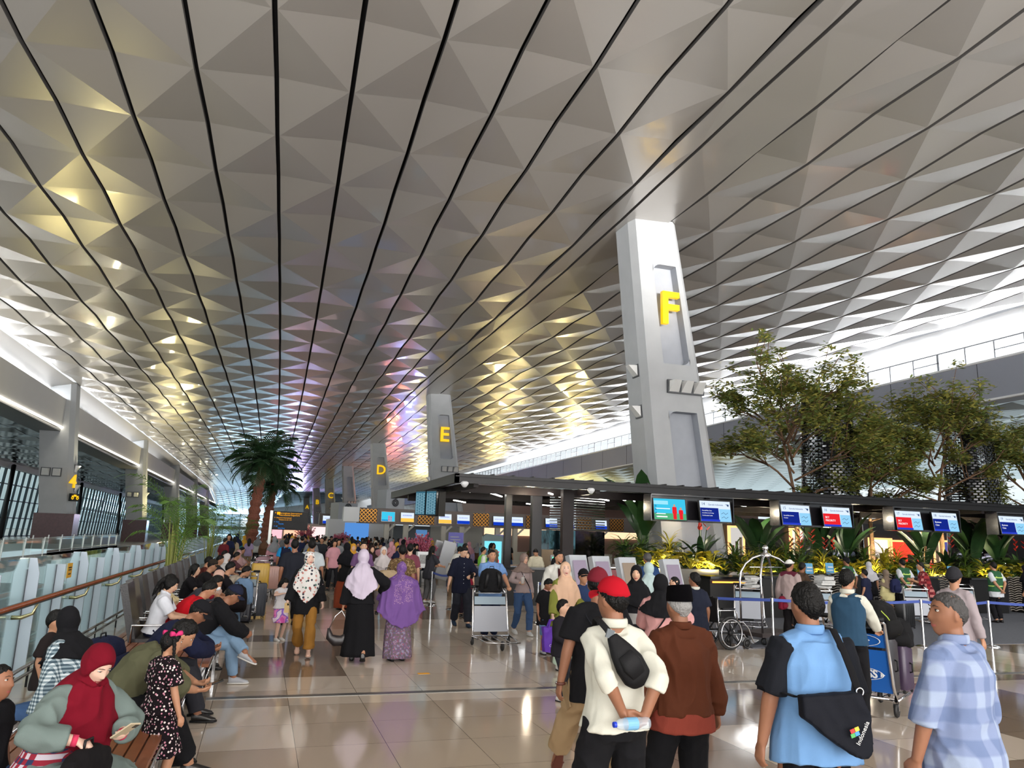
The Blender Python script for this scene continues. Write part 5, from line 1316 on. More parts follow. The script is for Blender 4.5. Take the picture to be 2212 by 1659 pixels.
# ================================================================== black check-in island on the right
CY0 = 21.8
M_CAN = mat('black_canopy_metal', srgb(18, 16, 18), rough=.38, spec=.25); M_BRZ = mat('bronze_black', srgb(36, 30, 30), rough=.5, spec=.2)
t = thing('check_in_canopy', 'long black flat canopy over the check-in island in front of the lettered column', 'canopy', (5.33, CY0, 0), 0)
mb = MB(); mb.span((0, 0, 3.52), (42, .12, 3.80)); mb.span((0, 0, 3.52), (.12, 11.9, 3.80)); mb.beam((0, .06, 3.72), (42, .06, 3.72), .22, .03)
mb.build('fascia', M_CAN, t)
mb = MB()
for k in range(64): mb.span((.5 + k * .65, -.04, 3.80), (.55 + k * .65, .4, 3.835))
mb.build('roof_clip', M_CAN, t)
mb = MB(); mb.span((.12, .12, 3.62), (42, .35, 3.78)); mb.span((.6, 1.6, 3.35), (42, 1.75, 3.60)); mb.span((.12, 4.8, 3.30), (42, 5.0, 3.62)); mb.span((.12, 8.2, 3.30), (20, 8.4, 3.62))
for x in range(0, 41, 4): mb.span((x + .6, .12, 3.42), (x + .75, 9, 3.62))
mb.build('roof_beam', M_BRZ, t)
mb = MB(); mb.span((6.2, .3, 3.62), (42, 8.6, 3.70)); mb.span((.12, 8.6, 3.55), (9, 11.8, 3.62)); mb.span((.12, 3.2, 3.60), (6.2, 8.6, 3.64)); mb.build('soffit_deck', M_BLKM, t)
for i, (x, y, L, a) in enumerate(((.95, 2.2, 1.0, 62), (2.3, 3.4, 2.2, 62), (3.9, 1.9, 2.0, 58), (6.2, 3.0, 1.5, 50), (7.6, 3.2, 1.6, 30), (8.9, 2.2, 1.0, 40), (11.5, 2.5, 1.2, 30), (14.2, 2.2, 1.4, 25), (16.8, 2.6, 1.2, 25), (19.5, 2.2, 1.3, 20), (21.5, 3.0, 1.2, 20), (24.4, 2.0, 1.2, 15), (1.8, 6.5, 1.6, 60), (5.0, 6.3, 1.6, 30), (10.0, 5.6, 1.6, 10), (12.8, 6, 1.4, 10))):
 mb = MB(); mb.box((0, 0, 0), (L, .05, .035)); mb.build('strip_light', M_LEDW, t, loc=(x, y, 3.42 if i < 12 else 3.28), rot=(0, 0, R(a)))
for i, (x, y) in enumerate(((2.8, 1.2), (5.3, 2.6), (9.2, 2.4), (13, 3), (17, 2.6), (21, 3))):
 l = bpy.data.lights.new('canopy_spot', 'POINT'); l.energy = 60; l.color = (1, .85, .62); l.shadow_soft_size = .12; o = bpy.data.objects.new('canopy_spot', l); COL.objects.link(o); o.location = (5.33 + x, CY0 + y, 3.2)
# posts
for (px, y, w_, lab) in ((1095, 24.5, .17, 'slim black post carrying the canopy, nearest its corner'), (1155, 23.6, .27, 'broad twin black post under the canopy'), (1222, 22.8, .30, 'bronze black post in front of the mirrored block')):
 p = gy(px, 1150, y); mb = MB(); mb.box((0, 0, 1.78), (w_, .22, 3.56)); mb.box((w_ * .62, .02, 1.78), (w_ * .35, .2, 3.5)); mb.build('canopy_post', M_BRZ if w_ == .30 else M_CAN, None, loc=(p.x, y, 0), label=lab, cat='post')
for (px, y, lab) in ((1545, 25, 'left'), (1640, 26.5, 'm'), ):
 pass
# dome cameras, hanging rod
for i, (x, y, lab) in enumerate(((.25, .0, 'white dome camera at the canopy corner'), (4.3, -.05, 'white dome camera on the canopy front before the posts'))):
 mb = MB(); mb.lathe([(0, .0), (.05, .01), (.11, .09), (.12, .14), (.08, .18), (0, .18)], n=20); mb.build('dome_camera', M_WHITE, None, smooth=True, loc=(5.33 + x, CY0 + y - .14, 3.38), label=lab, cat='camera')
# departure boards hanging at the corner
t = thing('departure_board', 'pair of tall departure boards hanging from the canopy left side', 'departure board', (5.2, 25.2, 0), R(-58))
M_BRD = emat('board_cyan', srgb(58, 104, 124), .9)
for i in range(2):
 mb = MB(); mb.span((-.50 + i * .52, -.04, 2.62), (-.02 + i * .52, .04, 3.44)); b = mb.build('display', M_BLK, t)
 mb = MB(); mb.span((-.48 + i * .52, -.055, 2.65), (-.04 + i * .52, -.042, 3.41)); mb.build('screen', M_BRD, b)
 mb = MB()
 for r_ in range(15):
  for c_ in range(4): mb.span((-.46 + i * .52 + c_ * .11, -.062, 2.68 + r_ * .046), (-.40 + i * .52 + c_ * .11 + .03 * ((r_ * 7 + c_) % 2), -.056, 2.70 + r_ * .046))
 mb.build('text_line', emat('board_text', srgb(150, 190, 205), .9), b)
mb = MB(); mb.span((.0, .08, 2.6), (.5, .4, 3.5)); mb.build('bracket', M_BLKM, t)
# front counter of the island
M_CNT = mat('dark_counter', srgb(22, 21, 21), rough=.4, spec=.25); M_CTOP = mat('counter_top_black', srgb(14, 14, 16), rough=.12)
t = thing('front_counter', 'long dark counter under the canopy corner where staff stand', 'counter', (5.9, 21.9, 0))
mb = MB(); mb.span((0, 0, 0), (5.4, .7, 1.05)); mb.build('front', M_CNT, t); mb = MB(); mb.span((-.06, -.1, 1.05), (5.5, .8, 1.12)); mb.build('worktop', M_CTOP, t)
mb = MB(); mb.span((.3, 3.4, 0), (4.0, 3.9, 1.05)); mb.build('back_desk', mat('light_wood_desk', srgb(150, 120, 86), rough=.4), t)
# pale shelf unit with a green indicator
t = thing('baggage_desk', 'tan baggage desk with a small green display beside the broad post', 'desk', tuple(gy(1195, 1240, 23.9)[:2]) + (0,))
mb = MB(); mb.span((-.42, 0, 0), (.42, .5, 1.62)); mb.build('body', mat('tan_laminate', srgb(150, 128, 100), rough=.45), t); mb = MB(); mb.span((-.12, -.02, 1.25), (.16, 0, 1.45)); mb.build('display_frame', M_BLK, t); mb = MB(); mb.span((-.05, -.03, 1.33), (.09, -.02, 1.39)); mb.build('green_display', emat('green_led', (.1, .9, .4), 2), t)
# mirrored block with slatted top
M_MIRT = mat('teal_mirror', srgb(96, 128, 136), rough=.08, metal=1, bump=(2.2, .25)); M_MIRP = mat('violet_mirror', srgb(116, 106, 136), rough=.12, metal=1, bump=(2.0, .25))
pl, pm, pr_ = gy(1187, 1150, 25.6), gy(1243, 1150, 24.9), gy(1306, 1150, 25.4)
t = thing('mirrored_block', 'mirrored metal block with a slatted top under the canopy', 'block', (0, 0, 0))
mb = MB(); mb.prism([(pl.x, pl.y, 0), (pm.x, pm.y, 0), (pm.x, 27, 0), (pl.x, 27.4, 0)], (0, 0, 0), (0, 0, 2.28)); mb.build('teal_panel', M_MIRT, t)
mb = MB(); mb.prism([(pm.x, pm.y, 0), (pr_.x, pr_.y, 0), (pr_.x, 27.4, 0), (pm.x, 27.4, 0)], (0, 0, 0), (0, 0, 2.28)); mb.build('violet_panel', M_MIRP, t)
for k in range(13):
 z = 2.34 + k * .092; mb = MB(); mb.beam((pl.x, pl.y, z), (pm.x, pm.y, z), .03, .035); mb.beam((pm.x, pm.y, z), (pr_.x, pr_.y, z), .03, .035); mb.build('slat', M_STEEL, t)
# ---- display pairs along the canopy front
M_SCB = mat('screen_housing', srgb(38, 36, 40), rough=.2, coat=.3)
W_S = emat('scr_white', srgb(214, 228, 246), 1.); SK = emat('scr_sky', srgb(140, 200, 235), 1.); NV = emat('scr_navy', srgb(20, 38, 130), 1.); RD = emat('scr_red', srgb(224, 36, 44), 1.); CY = emat('scr_cyan', srgb(60, 190, 225), 1.); TXW = emat('scr_text', srgb(245, 248, 255), 1.); TXD = emat('scr_dark_text', srgb(60, 84, 120), 1.)
def counter_screen(parent, x, y, z, w_, h, num, kind, shear=0.):
 mb = MB(); mb.span((-w_ / 2 - .03, 0, -h / 2 - .03), (w_ / 2 + .03, .07, h / 2 + .03)); o = mb.build('display_screen', M_BLK, parent, loc=(x, y, z), rot=(R(-8), 0, 0))
 def r(a, b, c, d, m, q=-.004, nm='screen_colour'): g = MB(); g.span((-w_ / 2 + a * w_, q, -h / 2 + b * h), (-w_ / 2 + c * w_, q + .003, -h / 2 + d * h)); return g.build(nm, m, o)
 def tx(s_, sz, m, a, b, al='LEFT'): text('screen_text', s_, sz, m, (-w_ / 2 + a * w_, -.012, -h / 2 + b * h), (R(90), 0, 0), o, depth=.001, align=al)
 if kind == 'ad':
  r(0, 0, 1, 1, CY); r(0, 0, 1, .30, emat('scr_land', srgb(80, 170, 120), 1.), -.006); r(0, .72, .45, .9, emat('scr_pale', srgb(150, 220, 240), 1.), -.006); r(.05, .1, .4, .16, TXW, -.008); r(.05, .25, .35, .29, TXW, -.008); r(.06, .5, .5, .54, TXW, -.008)
  for xx, hh in ((.64, .78), (.84, .64)):
   g = MB(); q = -w_ / 2 + xx * w_; g.prism([(q - .085, -.010, -h * .20), (q + .085, -.010, -h * .20), (q + .075, -.010, h * (hh - .66)), (q - .075, -.010, h * (hh - .66))], (0, 0, 0), (0, .003, 0)); g.span((q - .06, -.010, -h * .48), (q + .06, -.007, -h * .2)); g.build('uniform_figure', RD, o)
   g = MB(); g.ball((q, -.012, h * (hh - .60)), (.035, .004, .045), 10, 6); g.build('figure_face', emat('scr_face', srgb(205, 150, 120), 1.), o)
  for k in range(4): g = MB(); g.torus((-w_ * .45, -.010, -h * .36 + k * .11), .022, .006, 'Y', 12, 5); g.build('round_icon', NV, o)
 else:
  r(0, 0, 1, 1, W_S); r(.62, 0, 1, .62, SK, -.006); r(0, 0, .62, .10, emat('scr_violet', srgb(40, 60, 190), 1.), -.008)
  r(0, .10, .60, .66, RD if kind == 'red' else NV, -.008)
  tx(num, h * .20, TXD, .05, .84); tx('Garuda Indonesia', h * .12, TXD, .27, .82)
  g = MB(); g.prism([(w_ * .38, -.012, h * .30), (w_ * .46, -.012, h * .36), (w_ * .44, -.012, h * .24)], (0, 0, 0), (0, .004, 0)); g.prism([(w_ * .33, -.012, h * .37), (w_ * .45, -.012, h * .36), (w_ * .43, -.012, h * .30)], (0, 0, 0), (0, .004, 0)); g.build('bird_mark', TXD, o)
  for k in range(2):
   g = MB(); g.tube([(w_ * .18, -.012, -h * (.12 + .2 * k)), (w_ * .26, -.012, -h * (.05 + .2 * k)), (w_ * .32, -.012, -h * (.14 + .2 * k)), (w_ * .40, -.012, -h * (.06 + .2 * k))], .007, 5); g.build('swirl_line', TXD, o)
  if kind == 'red': tx('SKY', h * .15, TXW, .06, .46); tx('PRIORITY', h * .15, TXW, .06, .30)
  elif kind == 'biz': tx('Business', h * .13, TXW, .06, .48); tx('Class', h * .13, TXW, .06, .32)
  elif num == '14': tx('GarudaMiles Care', h * .075, TXW, .05, .52); tx('GarudaMiles Card Privilege', h * .06, TXW, .05, .40); tx('Co-Branded Cards', h * .075, TXW, .05, .28)
  else: tx('GarudaMiles Service', h * .075, TXW, .05, .46); tx('Counter', h * .075, TXW, .05, .34)
 return o
for i, (xa, xb, kinds, lab) in enumerate(((1408, 1584, (('', 'ad'), ('14', 'blue')), 'twin display unit showing two people in red beside counter number 14'), (1684, 1842, (('15', 'blue'), ('16', 'red')), 'twin display unit with a navy and then a red panel, counters 15 and 16'), (1930, 2072, (('17', 'red'), ('18', 'biz')), 'twin display unit with a red and then a navy panel, counters 17 and 18'), (2153, 2290, (('19', 'biz'), ('20', 'biz')), 'display unit for counter 19 cut by the frame edge'))):
 y = CY0 - .25; a, b = gy(xa, 1090, y), gy(xb, 1110, y); w_ = b.x - a.x; t = thing('counter_display', lab, 'display', ((a.x + b.x) / 2, y, 0), 0, 'display units on the canopy front')
 h = .72; zc = 3.02 - .0 * i
 mb = MB(); mb.span((-w_ / 2, .06, zc - h * .52), (w_ / 2, .5, zc - h * .44)); mb.span((-w_ / 2, .02, zc + h * .60), (w_ / 2, .5, zc + h * .66)); mb.span((-w_ / 2, .45, zc - h * .5), (w_ / 2, .5, zc + h * .6)); mb.span((-w_ / 2 - .03, 0, zc - h * .5), (-w_ / 2, .5, zc + h * .62)); mb.span((w_ / 2, 0, zc - h * .5), (w_ / 2 + .03, .5, zc + h * .62)); mb.build('housing', M_SCB, t)
 sw = w_ * .38
 counter_screen(t, -w_ * .28, .02, zc, sw, h * .92, *kinds[0]); counter_screen(t, w_ * .28, .02, zc, sw, h * .92, *kinds[1])
# ---- planter wall with dense tropical planting
M_PLW = mat('grey_planter_wall', srgb(120, 116, 108), rough=.5); M_DKW = mat('black_planter', srgb(26, 25, 26), rough=.3)
mb = MB(); mb.span((11.6, 22.9, 0), (15.0, 26.4, 1.12)); mb.build('planter_wall', M_PLW, None, label='grey stone planter wall at the foot of the lettered column', cat='planter')
mb = MB(); mb.span((15.0, 22.6, 0), (36, 26.4, .92)); mb.build('planter_wall', M_DKW, None, label='long dark planter wall behind the right-hand counters', cat='planter')
M_LEAF = mat('dark_tropical_leaf', srgb(38, 66, 34), rough=.35, var=(5, .3), spec=.5); M_LEAF2 = mat('mid_green_leaf', srgb(76, 104, 40), rough=.4, var=(5, .3)); M_YL = mat('yellow_croton_leaf', srgb(196, 182, 50), rough=.45, var=(6, .3)); M_RF = mat('red_heliconia', srgb(214, 54, 38), rough=.5)
def leaf(mb, base, az, el, L, w_, droop=.6, mi=0, n=6, fold=.25):
 d = V((math.cos(az), math.sin(az), 0)); sd = V((-d.y, d.x, 0)); pts = [];
 for i in range(n + 1):
  t_ = i / n; a = el - droop * t_ * t_; pts.append(pts[-1] + (d * math.cos(a) + V((0, 0, math.sin(a)))) * L / n if pts else V(base))
 vs = []; fs = []
 for i, p in enumerate(pts):
  t_ = i / n; q = w_ * .5 * math.sin(math.pi * min(.06 + t_ * .94, 1)) ** .7; tg = (pts[min(i + 1, n)] - pts[max(i - 1, 0)]).normalized(); up = sd.cross(tg) * -1
  vs += [p - sd * q + up * q * fold, p, p + sd * q + up * q * fold]
 for i in range(n): a = i * 3; fs += [(a, a + 1, a + 4, a + 3), (a + 1, a + 2, a + 5, a + 4)]
 mb.add(vs, fs, mi)
def plant_mesh(kind, rs):
 random.seed(rs); mb = MB()
 if kind == 'banana':
  for i in range(8): a = i * 2.4 + random.random(); h = .25 + .35 * random.random(); mb.tube([(0, 0, 0), (math.cos(a) * .08, math.sin(a) * .08, h)], [.03, .012], 5); leaf(mb, (math.cos(a) * .08, math.sin(a) * .08, h), a, 1.35 - .5 * random.random(), .75 + .35 * random.random(), .30, .5)
 elif kind == 'croton':
  for i in range(44): a = random.random() * 6.28; h = .1 + .45 * random.random(); leaf(mb, (math.cos(a) * .06, math.sin(a) * .06, h), a, .9 - .9 * random.random(), .26 + .14 * random.random(), .10, .7, n=4, mi=random.randrange(2))
 elif kind == 'spray':
  for i in range(70): a = random.random() * 6.28; h = .05 + .5 * random.random(); leaf(mb, (0, 0, h), a, 1.2 - 1.0 * random.random(), .42 + .2 * random.random(), .035, 1.1, n=4)
 elif kind == 'broad':
  for i in range(26): a = random.random() * 6.28; h = .1 + .35 * random.random(); r_ = .1 + .2 * random.random(); b = (math.cos(a) * r_, math.sin(a) * r_, h); mb.tube([(0, 0, 0), b], [.012, .006], 4); leaf(mb, b, a, .6 - .7 * random.random(), .26, .22, .5, n=5)
 elif kind == 'heliconia':
  for i in range(9): a = random.random() * 6.28; leaf(mb, (0, 0, .1), a, 1.3 - .4 * random.random(), .75, .14, .5)
  for i in range(3):
   a = random.random() * 6.28; x, y = math.cos(a) * .15, math.sin(a) * .15; mb.tube([(0, 0, 0), (x, y, .8)], .012, 5)
   for k in range(5): leaf(mb, (x, y, .78 + k * .07), a + k * 3.14, .7, .14, .06, -.2, 1, 3)
 return mb
PM = {k: [plant_mesh(k, 10 * i + j) for j in range(3)] for i, k in enumerate(('banana', 'croton', 'spray', 'broad', 'heliconia'))}
PMAT = {'banana': [M_LEAF], 'croton': [M_YL, M_LEAF2], 'spray': [M_LEAF2], 'broad': [M_LEAF], 'heliconia': [M_LEAF, M_RF]}
PMS = {k: [m.mesh(k + '_plant', PMAT[k], True) for m in v] for k, v in PM.items()}
PMS['broad_yellow'] = [m.mesh('broad_yellow', [M_YL], True) for m in PM['broad']]; PMS['spray_yellow'] = [m.mesh('spray_yellow', [M_YL], True) for m in PM['spray']]; PMS['broad_mid'] = [m.mesh('broad_mid', [M_LEAF2], True) for m in PM['broad']]
PN = {'banana': ('banana_plant', 'broad-bladed dark banana plant'), 'croton': ('croton_plant', 'yellow and green croton'), 'spray': ('dracaena_plant', 'spiky green dracaena'), 'broad': ('philodendron_plant', 'dark philodendron'), 'heliconia': ('heliconia_plant', 'red-flowered heliconia'), 'broad_yellow': ('pothos_plant', 'golden-leaved pothos'), 'spray_yellow': ('dracaena_plant', 'yellow striped dracaena'), 'broad_mid': ('philodendron_plant', 'mid green philodendron')}
random.seed(21)
def where(x):
 for a, s_ in ((12.4, 'at the left planting end'), (13.6, 'left of the column foot'), (16.0, 'before the lettered column'), (18.0, 'under displays 15 and 16'), (20.5, 'left of the first tower'), (22.4, 'before the first tower'), (25.5, 'right of the first tower'), (28, 'under displays 17 and 18'), (31, 'between the towers'), (40, 'at the second tower')):
  if x < a: return s_
spots = []
for row, (yy, zz, kinds, step) in enumerate(((23.1, 0, ('croton', 'broad_yellow', 'spray_yellow', 'broad_yellow', 'croton', 'broad_mid'), .50), (23.8, .05, ('broad', 'broad_mid', 'spray', 'heliconia', 'spray_yellow', 'broad'), .52), (24.7, .1, ('banana', 'broad', 'heliconia', 'spray', 'banana'), .95))):
 x = 11.9 + row * .2
 while x < 34.5:
  if not (13.5 < x < 17.2 and row == 2) and not (21.9 < x < 24.0 and row == 2): spots.append((x + random.uniform(-.12, .12), yy + random.uniform(-.15, .15), (1.12 if x < 15 else .92), random.choice(kinds), random.uniform(.9, 1.3) * (1.0, 1.35, 1.6)[row], row))
  x += step * (1 if x < 24 else 1.35)
rn = ('front row', 'middle row', 'back row')
for i, (x, y, z, kd, sc, row) in enumerate(spots):
 nm, lb = PN[kd]; o = bpy.data.objects.new(nm, random.choice(PMS[kd])); COL.objects.link(o); o.location = (x, y, z); o.rotation_euler = (0, 0, random.random() * 6.28); o.scale = (sc, sc, sc * (1.15 if kd == 'banana' else 1.))
 tag(o, '%s, %s, %s%s' % (lb, rn[row], where(x), (', smaller', '', ', larger')[(sc > 1.05 * (1.0, 1.35, 1.6)[row]) + (sc > 1.2 * (1.0, 1.35, 1.6)[row])]), 'plant', '%s, %s, %s' % (lb, rn[row], where(x)))
_g = {}
for o in list(bpy.data.objects):
 if o.get('category') == 'plant': _g.setdefault(o['label'], []).append(o)
for lb_, os_ in _g.items():
 if len(os_) > 1:
  for i, o in enumerate(sorted(os_, key=lambda q: q.location.x)): o['label'] = lb_ + ', ' + ('leftmost', 'second from left', 'third from left', 'fourth from left', 'fifth from left', 'sixth from left', 'seventh from left', 'eighth from left')[min(i, 7)]
# planter uplights (warm)
for x in (12.6, 14.6, 17.0, 19.4, 21.5, 24.6, 27.2, 30, 33):
 area('planter_light', (x, 22.75, 1.15 if x < 15 else .97), (.5, .08), (0, 1, .8), 26, (1, .80, .38))
# ---- trees behind the planting
M_BARK = mat('tree_bark', srgb(112, 84, 62), rough=.85, var=(12, .2)); M_TL = mat('tree_leaf', srgb(184, 178, 92), rough=.55, var=(3, .35)); M_TL2 = mat('tree_leaf_dark', srgb(128, 146, 82), rough=.55, var=(3, .3))
def tree(loc, h, r, label, rs, fork=.42):
 random.seed(rs); t = thing('indoor_tree', label, 'tree', loc); mb = MB(); ml = MB()
 ends = []
 def br(p, d, L, rad, lv):
  q = p + d * L * .5 + V([random.gauss(0, .05) * L for _ in range(3)]); e = q + (d + V([random.gauss(0, .18) for _ in range(3)])).normalized() * L * .5
  mb.tube([p, q, e], [rad, rad * .82, rad * .62], 6 if lv < 2 else 4)
  if lv >= 3: ends.append((p.lerp(e, .35), d)); ends.append((q, d)); ends.append((e, d)); return
  for k in range((6, 5, 3)[lv]):
   a = random.random() * 6.28; sp_ = (.75, .7, .7)[lv] * random.uniform(.5, 1.2); pv = V((math.cos(a), math.sin(a), .12)); br(p.lerp(e, random.uniform(.5, 1.)), (d * .7 + pv * sp_).normalized(), L * random.uniform(.55, .78), rad * .55, lv + 1)
 mb.tube([(0, 0, 0), (.06, .02, h * fork * .6), (.0, 0, h * fork)], [.13, .10, .085], 8)
 top = V((0, 0, h * fork))
 for k in range(9):
  a = k * 2.4 + random.random(); e_ = .25 + .95 * (k / 9); d = V((math.cos(a) * math.cos(e_), math.sin(a) * math.cos(e_), math.sin(e_)))
  br(top + V((0, 0, h * .035 * k)), d, r * (.78 - .15 * (k / 9)), .05, 1)
 br(top, V((0, 0, 1)), h * .38, .07, 1)
 for p, d in ends:
  for k in range(34):
   c = p + V([random.gauss(0, .20), random.gauss(0, .20), random.gauss(0, .12)]); a = random.random() * 6.28; L = random.uniform(.11, .18); dr = V((math.cos(a), math.sin(a), random.uniform(-.5, .3))); sd = dr.cross(V((0, 0, 1))).normalized()
   up = V((random.uniform(-.3, .3), random.uniform(-.3, .3), 1)); sd = dr.cross(up).normalized()
   ml.add([c - dr * L, c + sd * L * .38, c + dr * L, c - sd * L * .38], [(0, 1, 2, 3)], random.randrange(2))
 mb.build('trunk', M_BARK, t, smooth=True); ml.build('leaves', [M_TL, M_TL2], t)
tree((21.2, 26.6, 0), 9.6, 3.3, 'tall leafy indoor tree left of the first lattice tower', 3)
tree((25.9, 27.5, 0), 7.6, 2.6, 'shorter indoor tree between the two dark lattice towers', 8)
tree((29.6, 27.2, 0), 9.3, 3.0, 'tall leafy indoor tree in front of the second lattice tower', 5)
tree((36.2, 28, 0), 8.0, 2.6, 'indoor tree cut by the right edge of the view', 12)
for x_, y_ in ((20.6, 25.6), (22.2, 25.8), (25.4, 26.4), (28.6, 25.8), (30.4, 25.8), (35.5, 26)): area('tree_uplight', (x_, y_, 1.3), (.3, .3), (0, .25, 1), 190, (1, .86, .55))
# ---- dark lattice towers
M_LAT = mat('gloss_black_slat', srgb(26, 25, 28), rough=.14, metal=.5, coat=.4); M_MIRB = mat('dark_mirror_base', srgb(70, 70, 78), rough=.07, metal=1, bump=(1.6, .2))
def tower(loc, label, rs):
 t = thing('lattice_tower', label, 'tower', loc, 0, 'dark slatted towers among the trees');
 def rad(z): return 1.32 - .033 * z
 mb = MB(); mb.lathe([(rad(0), .0), (rad(3.4), 3.4)], n=40); mb.build('mirror_base', M_MIRB, t, smooth=True)
 mb = MB(); mb.lathe([(rad(8.0) + .03, 8.0), (rad(9) + .03, 8.75), (rad(9) - .03, 8.75), (rad(8) - .03, 8.0)], n=40); mb.build('top_band', M_LAT, t, smooth=True, angle=40)
 mb = MB(); n = 30; z = 3.45; row = 0
 while z < 7.95:
  for k in range(n):
   a = 6.2832 * (k + (.5 if row % 2 else 0)) / n; w_ = 6.2832 * rad(z) / n * .66; mb.box((rad(z) * math.cos(a), rad(z) * math.sin(a), z), (.05, w_, .075), rz=a)
  z += .125; row += 1
 mb.build('slats', M_LAT, t)
 mb = MB()
 for k in range(15): a = 6.2832 * k / 15; mb.tube([(rad(3.4) * .96 * math.cos(a), rad(3.4) * .96 * math.sin(a), 3.4), (rad(8) * .96 * math.cos(a), rad(8) * .96 * math.sin(a), 8)], .022, 4)
 mb.tube([(0, 0, 0), (0, 0, 8)], .3, 10)
 mb.build('inner_frame', M_BLKM, t); return t
tw = tower((23.9, 27.6, 0), 'dark lattice tower between the leafy trees, nearer the lettered column', 1)
dup(tw, (33.0, 28.3, 0), .4, 'dark lattice tower at the right edge of the view')
# ---- shops behind the planting on the right
mb = MB(); mb.span((22.5, 40, 0), (60, 41, 3.6)); mb.build('shop_wall', mat('charcoal_shop_wall', srgb(34, 32, 34), rough=.35), None, label='long charcoal shop wall behind the planting', cat='wall')
for i, (px, w_, z0, z1, c, e_, lab) in enumerate(((1965, 3.6, .9, 2.5, (226, 60, 44), 1.6, 'glowing red shop front behind the planting'), (1900, 1.6, .9, 2.6, (240, 225, 215), 1.3, 'white lit shop window left of the red shop front'), (2010, 1.3, 1.2, 3.2, (255, 205, 160), 1.6, 'warm framed shop window right of the red shop front'), (1735, 1.8, 1.3, 3.0, (240, 225, 205), 1.2, 'pale lit shop window under the displays for 15 and 16'), (1590, .9, 1.4, 3.0, (220, 215, 210), .8, 'small pale shop window beside the lettered column'), (2060, 2.4, 1.6, 2.6, (90, 96, 170), .8, 'dim violet shop window far right'))):
 p = gy(px, 1150, 39.8); t = thing('shop_window', lab, 'shop window', (p.x, 39.8, 0)); mb = MB(); mb.span((-w_ / 2, -.02, z0), (w_ / 2, .1, z1)); mb.build('lit_pane', emat('shopwin_%d' % i, srgb(*c), e_), t)
 mb = MB(); mb.span((-w_ / 2 - .1, -.1, z1), (w_ / 2 + .1, .1, z1 + .12)); mb.span((-w_ / 2 - .1, -.1, z0), (-w_ / 2, .1, z1)); mb.span((w_ / 2, -.1, z0), (w_ / 2 + .1, .1, z1)); mb.build('warm_frame', emat('shop_frame', srgb(255, 190, 120), 1.6), t)
 for k in range(3): mb = MB(); mb.span((-w_ / 2 + w_ * (.1 + .3 * k), -.06, z0), (-w_ / 2 + w_ * (.3 + .3 * k), -.03, z0 + (z1 - z0) * (.35 + .15 * k))); mb.build('shelf_goods', mat('goods_%d' % k, srgb(*((150, 60, 50), (90, 70, 60), (190, 170, 150))[k]), rough=.6), t)
# ---- right-hand counters with wavy panels
M_WAVE = mat('ribbed_taupe', srgb(126, 118, 110), rough=.45)
def counter(x, y, w_, label, waves=True, led=False):
 t = thing('check_in_counter', label, 'counter', (x, y, 0), 0, 'check-in counters along the planting')
 mb = MB(); mb.span((-w_ / 2, 0, 0), (w_ / 2, .75, 1.08)); mb.build('body', M_CNT, t); mb = MB(); mb.span((-w_ / 2 - .05, -.12, 1.08), (w_ / 2 + .05, .8, 1.14)); mb.build('worktop', M_CTOP, t)
 if waves:
  mb = MB()
  for k in range(15): z = .12 + k * .075; mb.tube([(w_ / 2 + .03 + j * .06, -.03 - .02 * math.sin(j * .9), z + .022 * math.sin(j * 1.05)) for j in range(11)], .018, 5)
  mb.build('wavy_panel', M_WAVE, t)
 if led: mb = MB(); mb.span((-w_ / 2, -.14, .98), (w_ / 2, -.11, 1.02)); mb.build('led_strip', emat('amber_led', srgb(255, 150, 60), 3), t)
 return t
for i, (x, y, w_, lab, wv, led) in enumerate(((11.9, 17.6, 1.3, 'black counter with an amber light line left of the luggage cart', False, True), (14.2, 18.4, 1.5, 'dark counter behind the luggage cart', True, False), (16.4, 20.4, 1.7, 'dark counter before the first man in a green vest', True, False), (18.6, 20.5, 1.6, 'dark counter between the two men in green vests', True, False), (20.9, 20.2, 1.6, 'dark counter where the person in red plaid leans', True, False), (23.2, 19.6, 1.6, 'dark counter right of the beanie man', True, False), (25.6, 19.4, 1.6, 'last dark counter at the right edge', True, False))):
 counter(x, y, w_, lab, wv, led)
def easel(px, py, y, label):
 p = gy(px, py, y); t = thing('counter_notice', label, 'notice', tuple(p), 0, 'light blue notices on the counters'); mb = MB(); mb.box((0, 0, .17), (.30, .02, .36), rx=R(-8)); mb.build('board', mat('notice_blue', srgb(96, 168, 214), rough=.5), t)
 mb = MB(); mb.box((0, -.035, .22), (.2, .004, .04), rx=R(-8)); mb.box((0, -.02, .12), (.22, .004, .03), rx=R(-8)); mb.box((-.03, -.012, .07), (.14, .004, .03), rx=R(-8)); mb.build('text_line', M_WHITE, t)
for a in ((1748, 1241, 20.6, 'light blue notice on the counter behind the white-capped man'), (1793, 1240, 20.6, 'light blue notice just left of the first green vest'), (1990, 1244, 20.4, 'light blue notice beside the person in red plaid'), (2056, 1246, 20.4, 'light blue notice behind the beanie man')): easel(*a)
# ---- self-service kiosks
M_KIO = mat('kiosk_silver', srgb(176, 178, 182), rough=.35, metal=.3); M_KSC = emat('kiosk_screen_mauve', srgb(176, 160, 178), .75)
def kiosk(px, py, y, label, m, rz=25):
 p = gy(px, py, y); t = thing('check_in_kiosk', label, 'kiosk', (p.x, y, 0), R(rz), 'self check-in kiosks');
 mb = MB(); mb.box((0, .05, 1.22), (.50, .11, .90), rx=R(-14)); mb.build('head', M_KIO, t); mb = MB(); mb.box((0, -.015, 1.25), (.36, .012, .66), rx=R(-14)); mb.build('screen', m, t)
 mb = MB(); mb.prism([(-.13, .05, 0), (.13, .05, 0), (.08, .08, .85), (-.08, .08, .85)], (0, 0, 0), (0, .12, 0)); mb.build('stand', mat('kiosk_stand', srgb(70, 66, 64), rough=.4), t)
M_KS2 = emat('kiosk_screen_beige', srgb(180, 160, 140), .7)
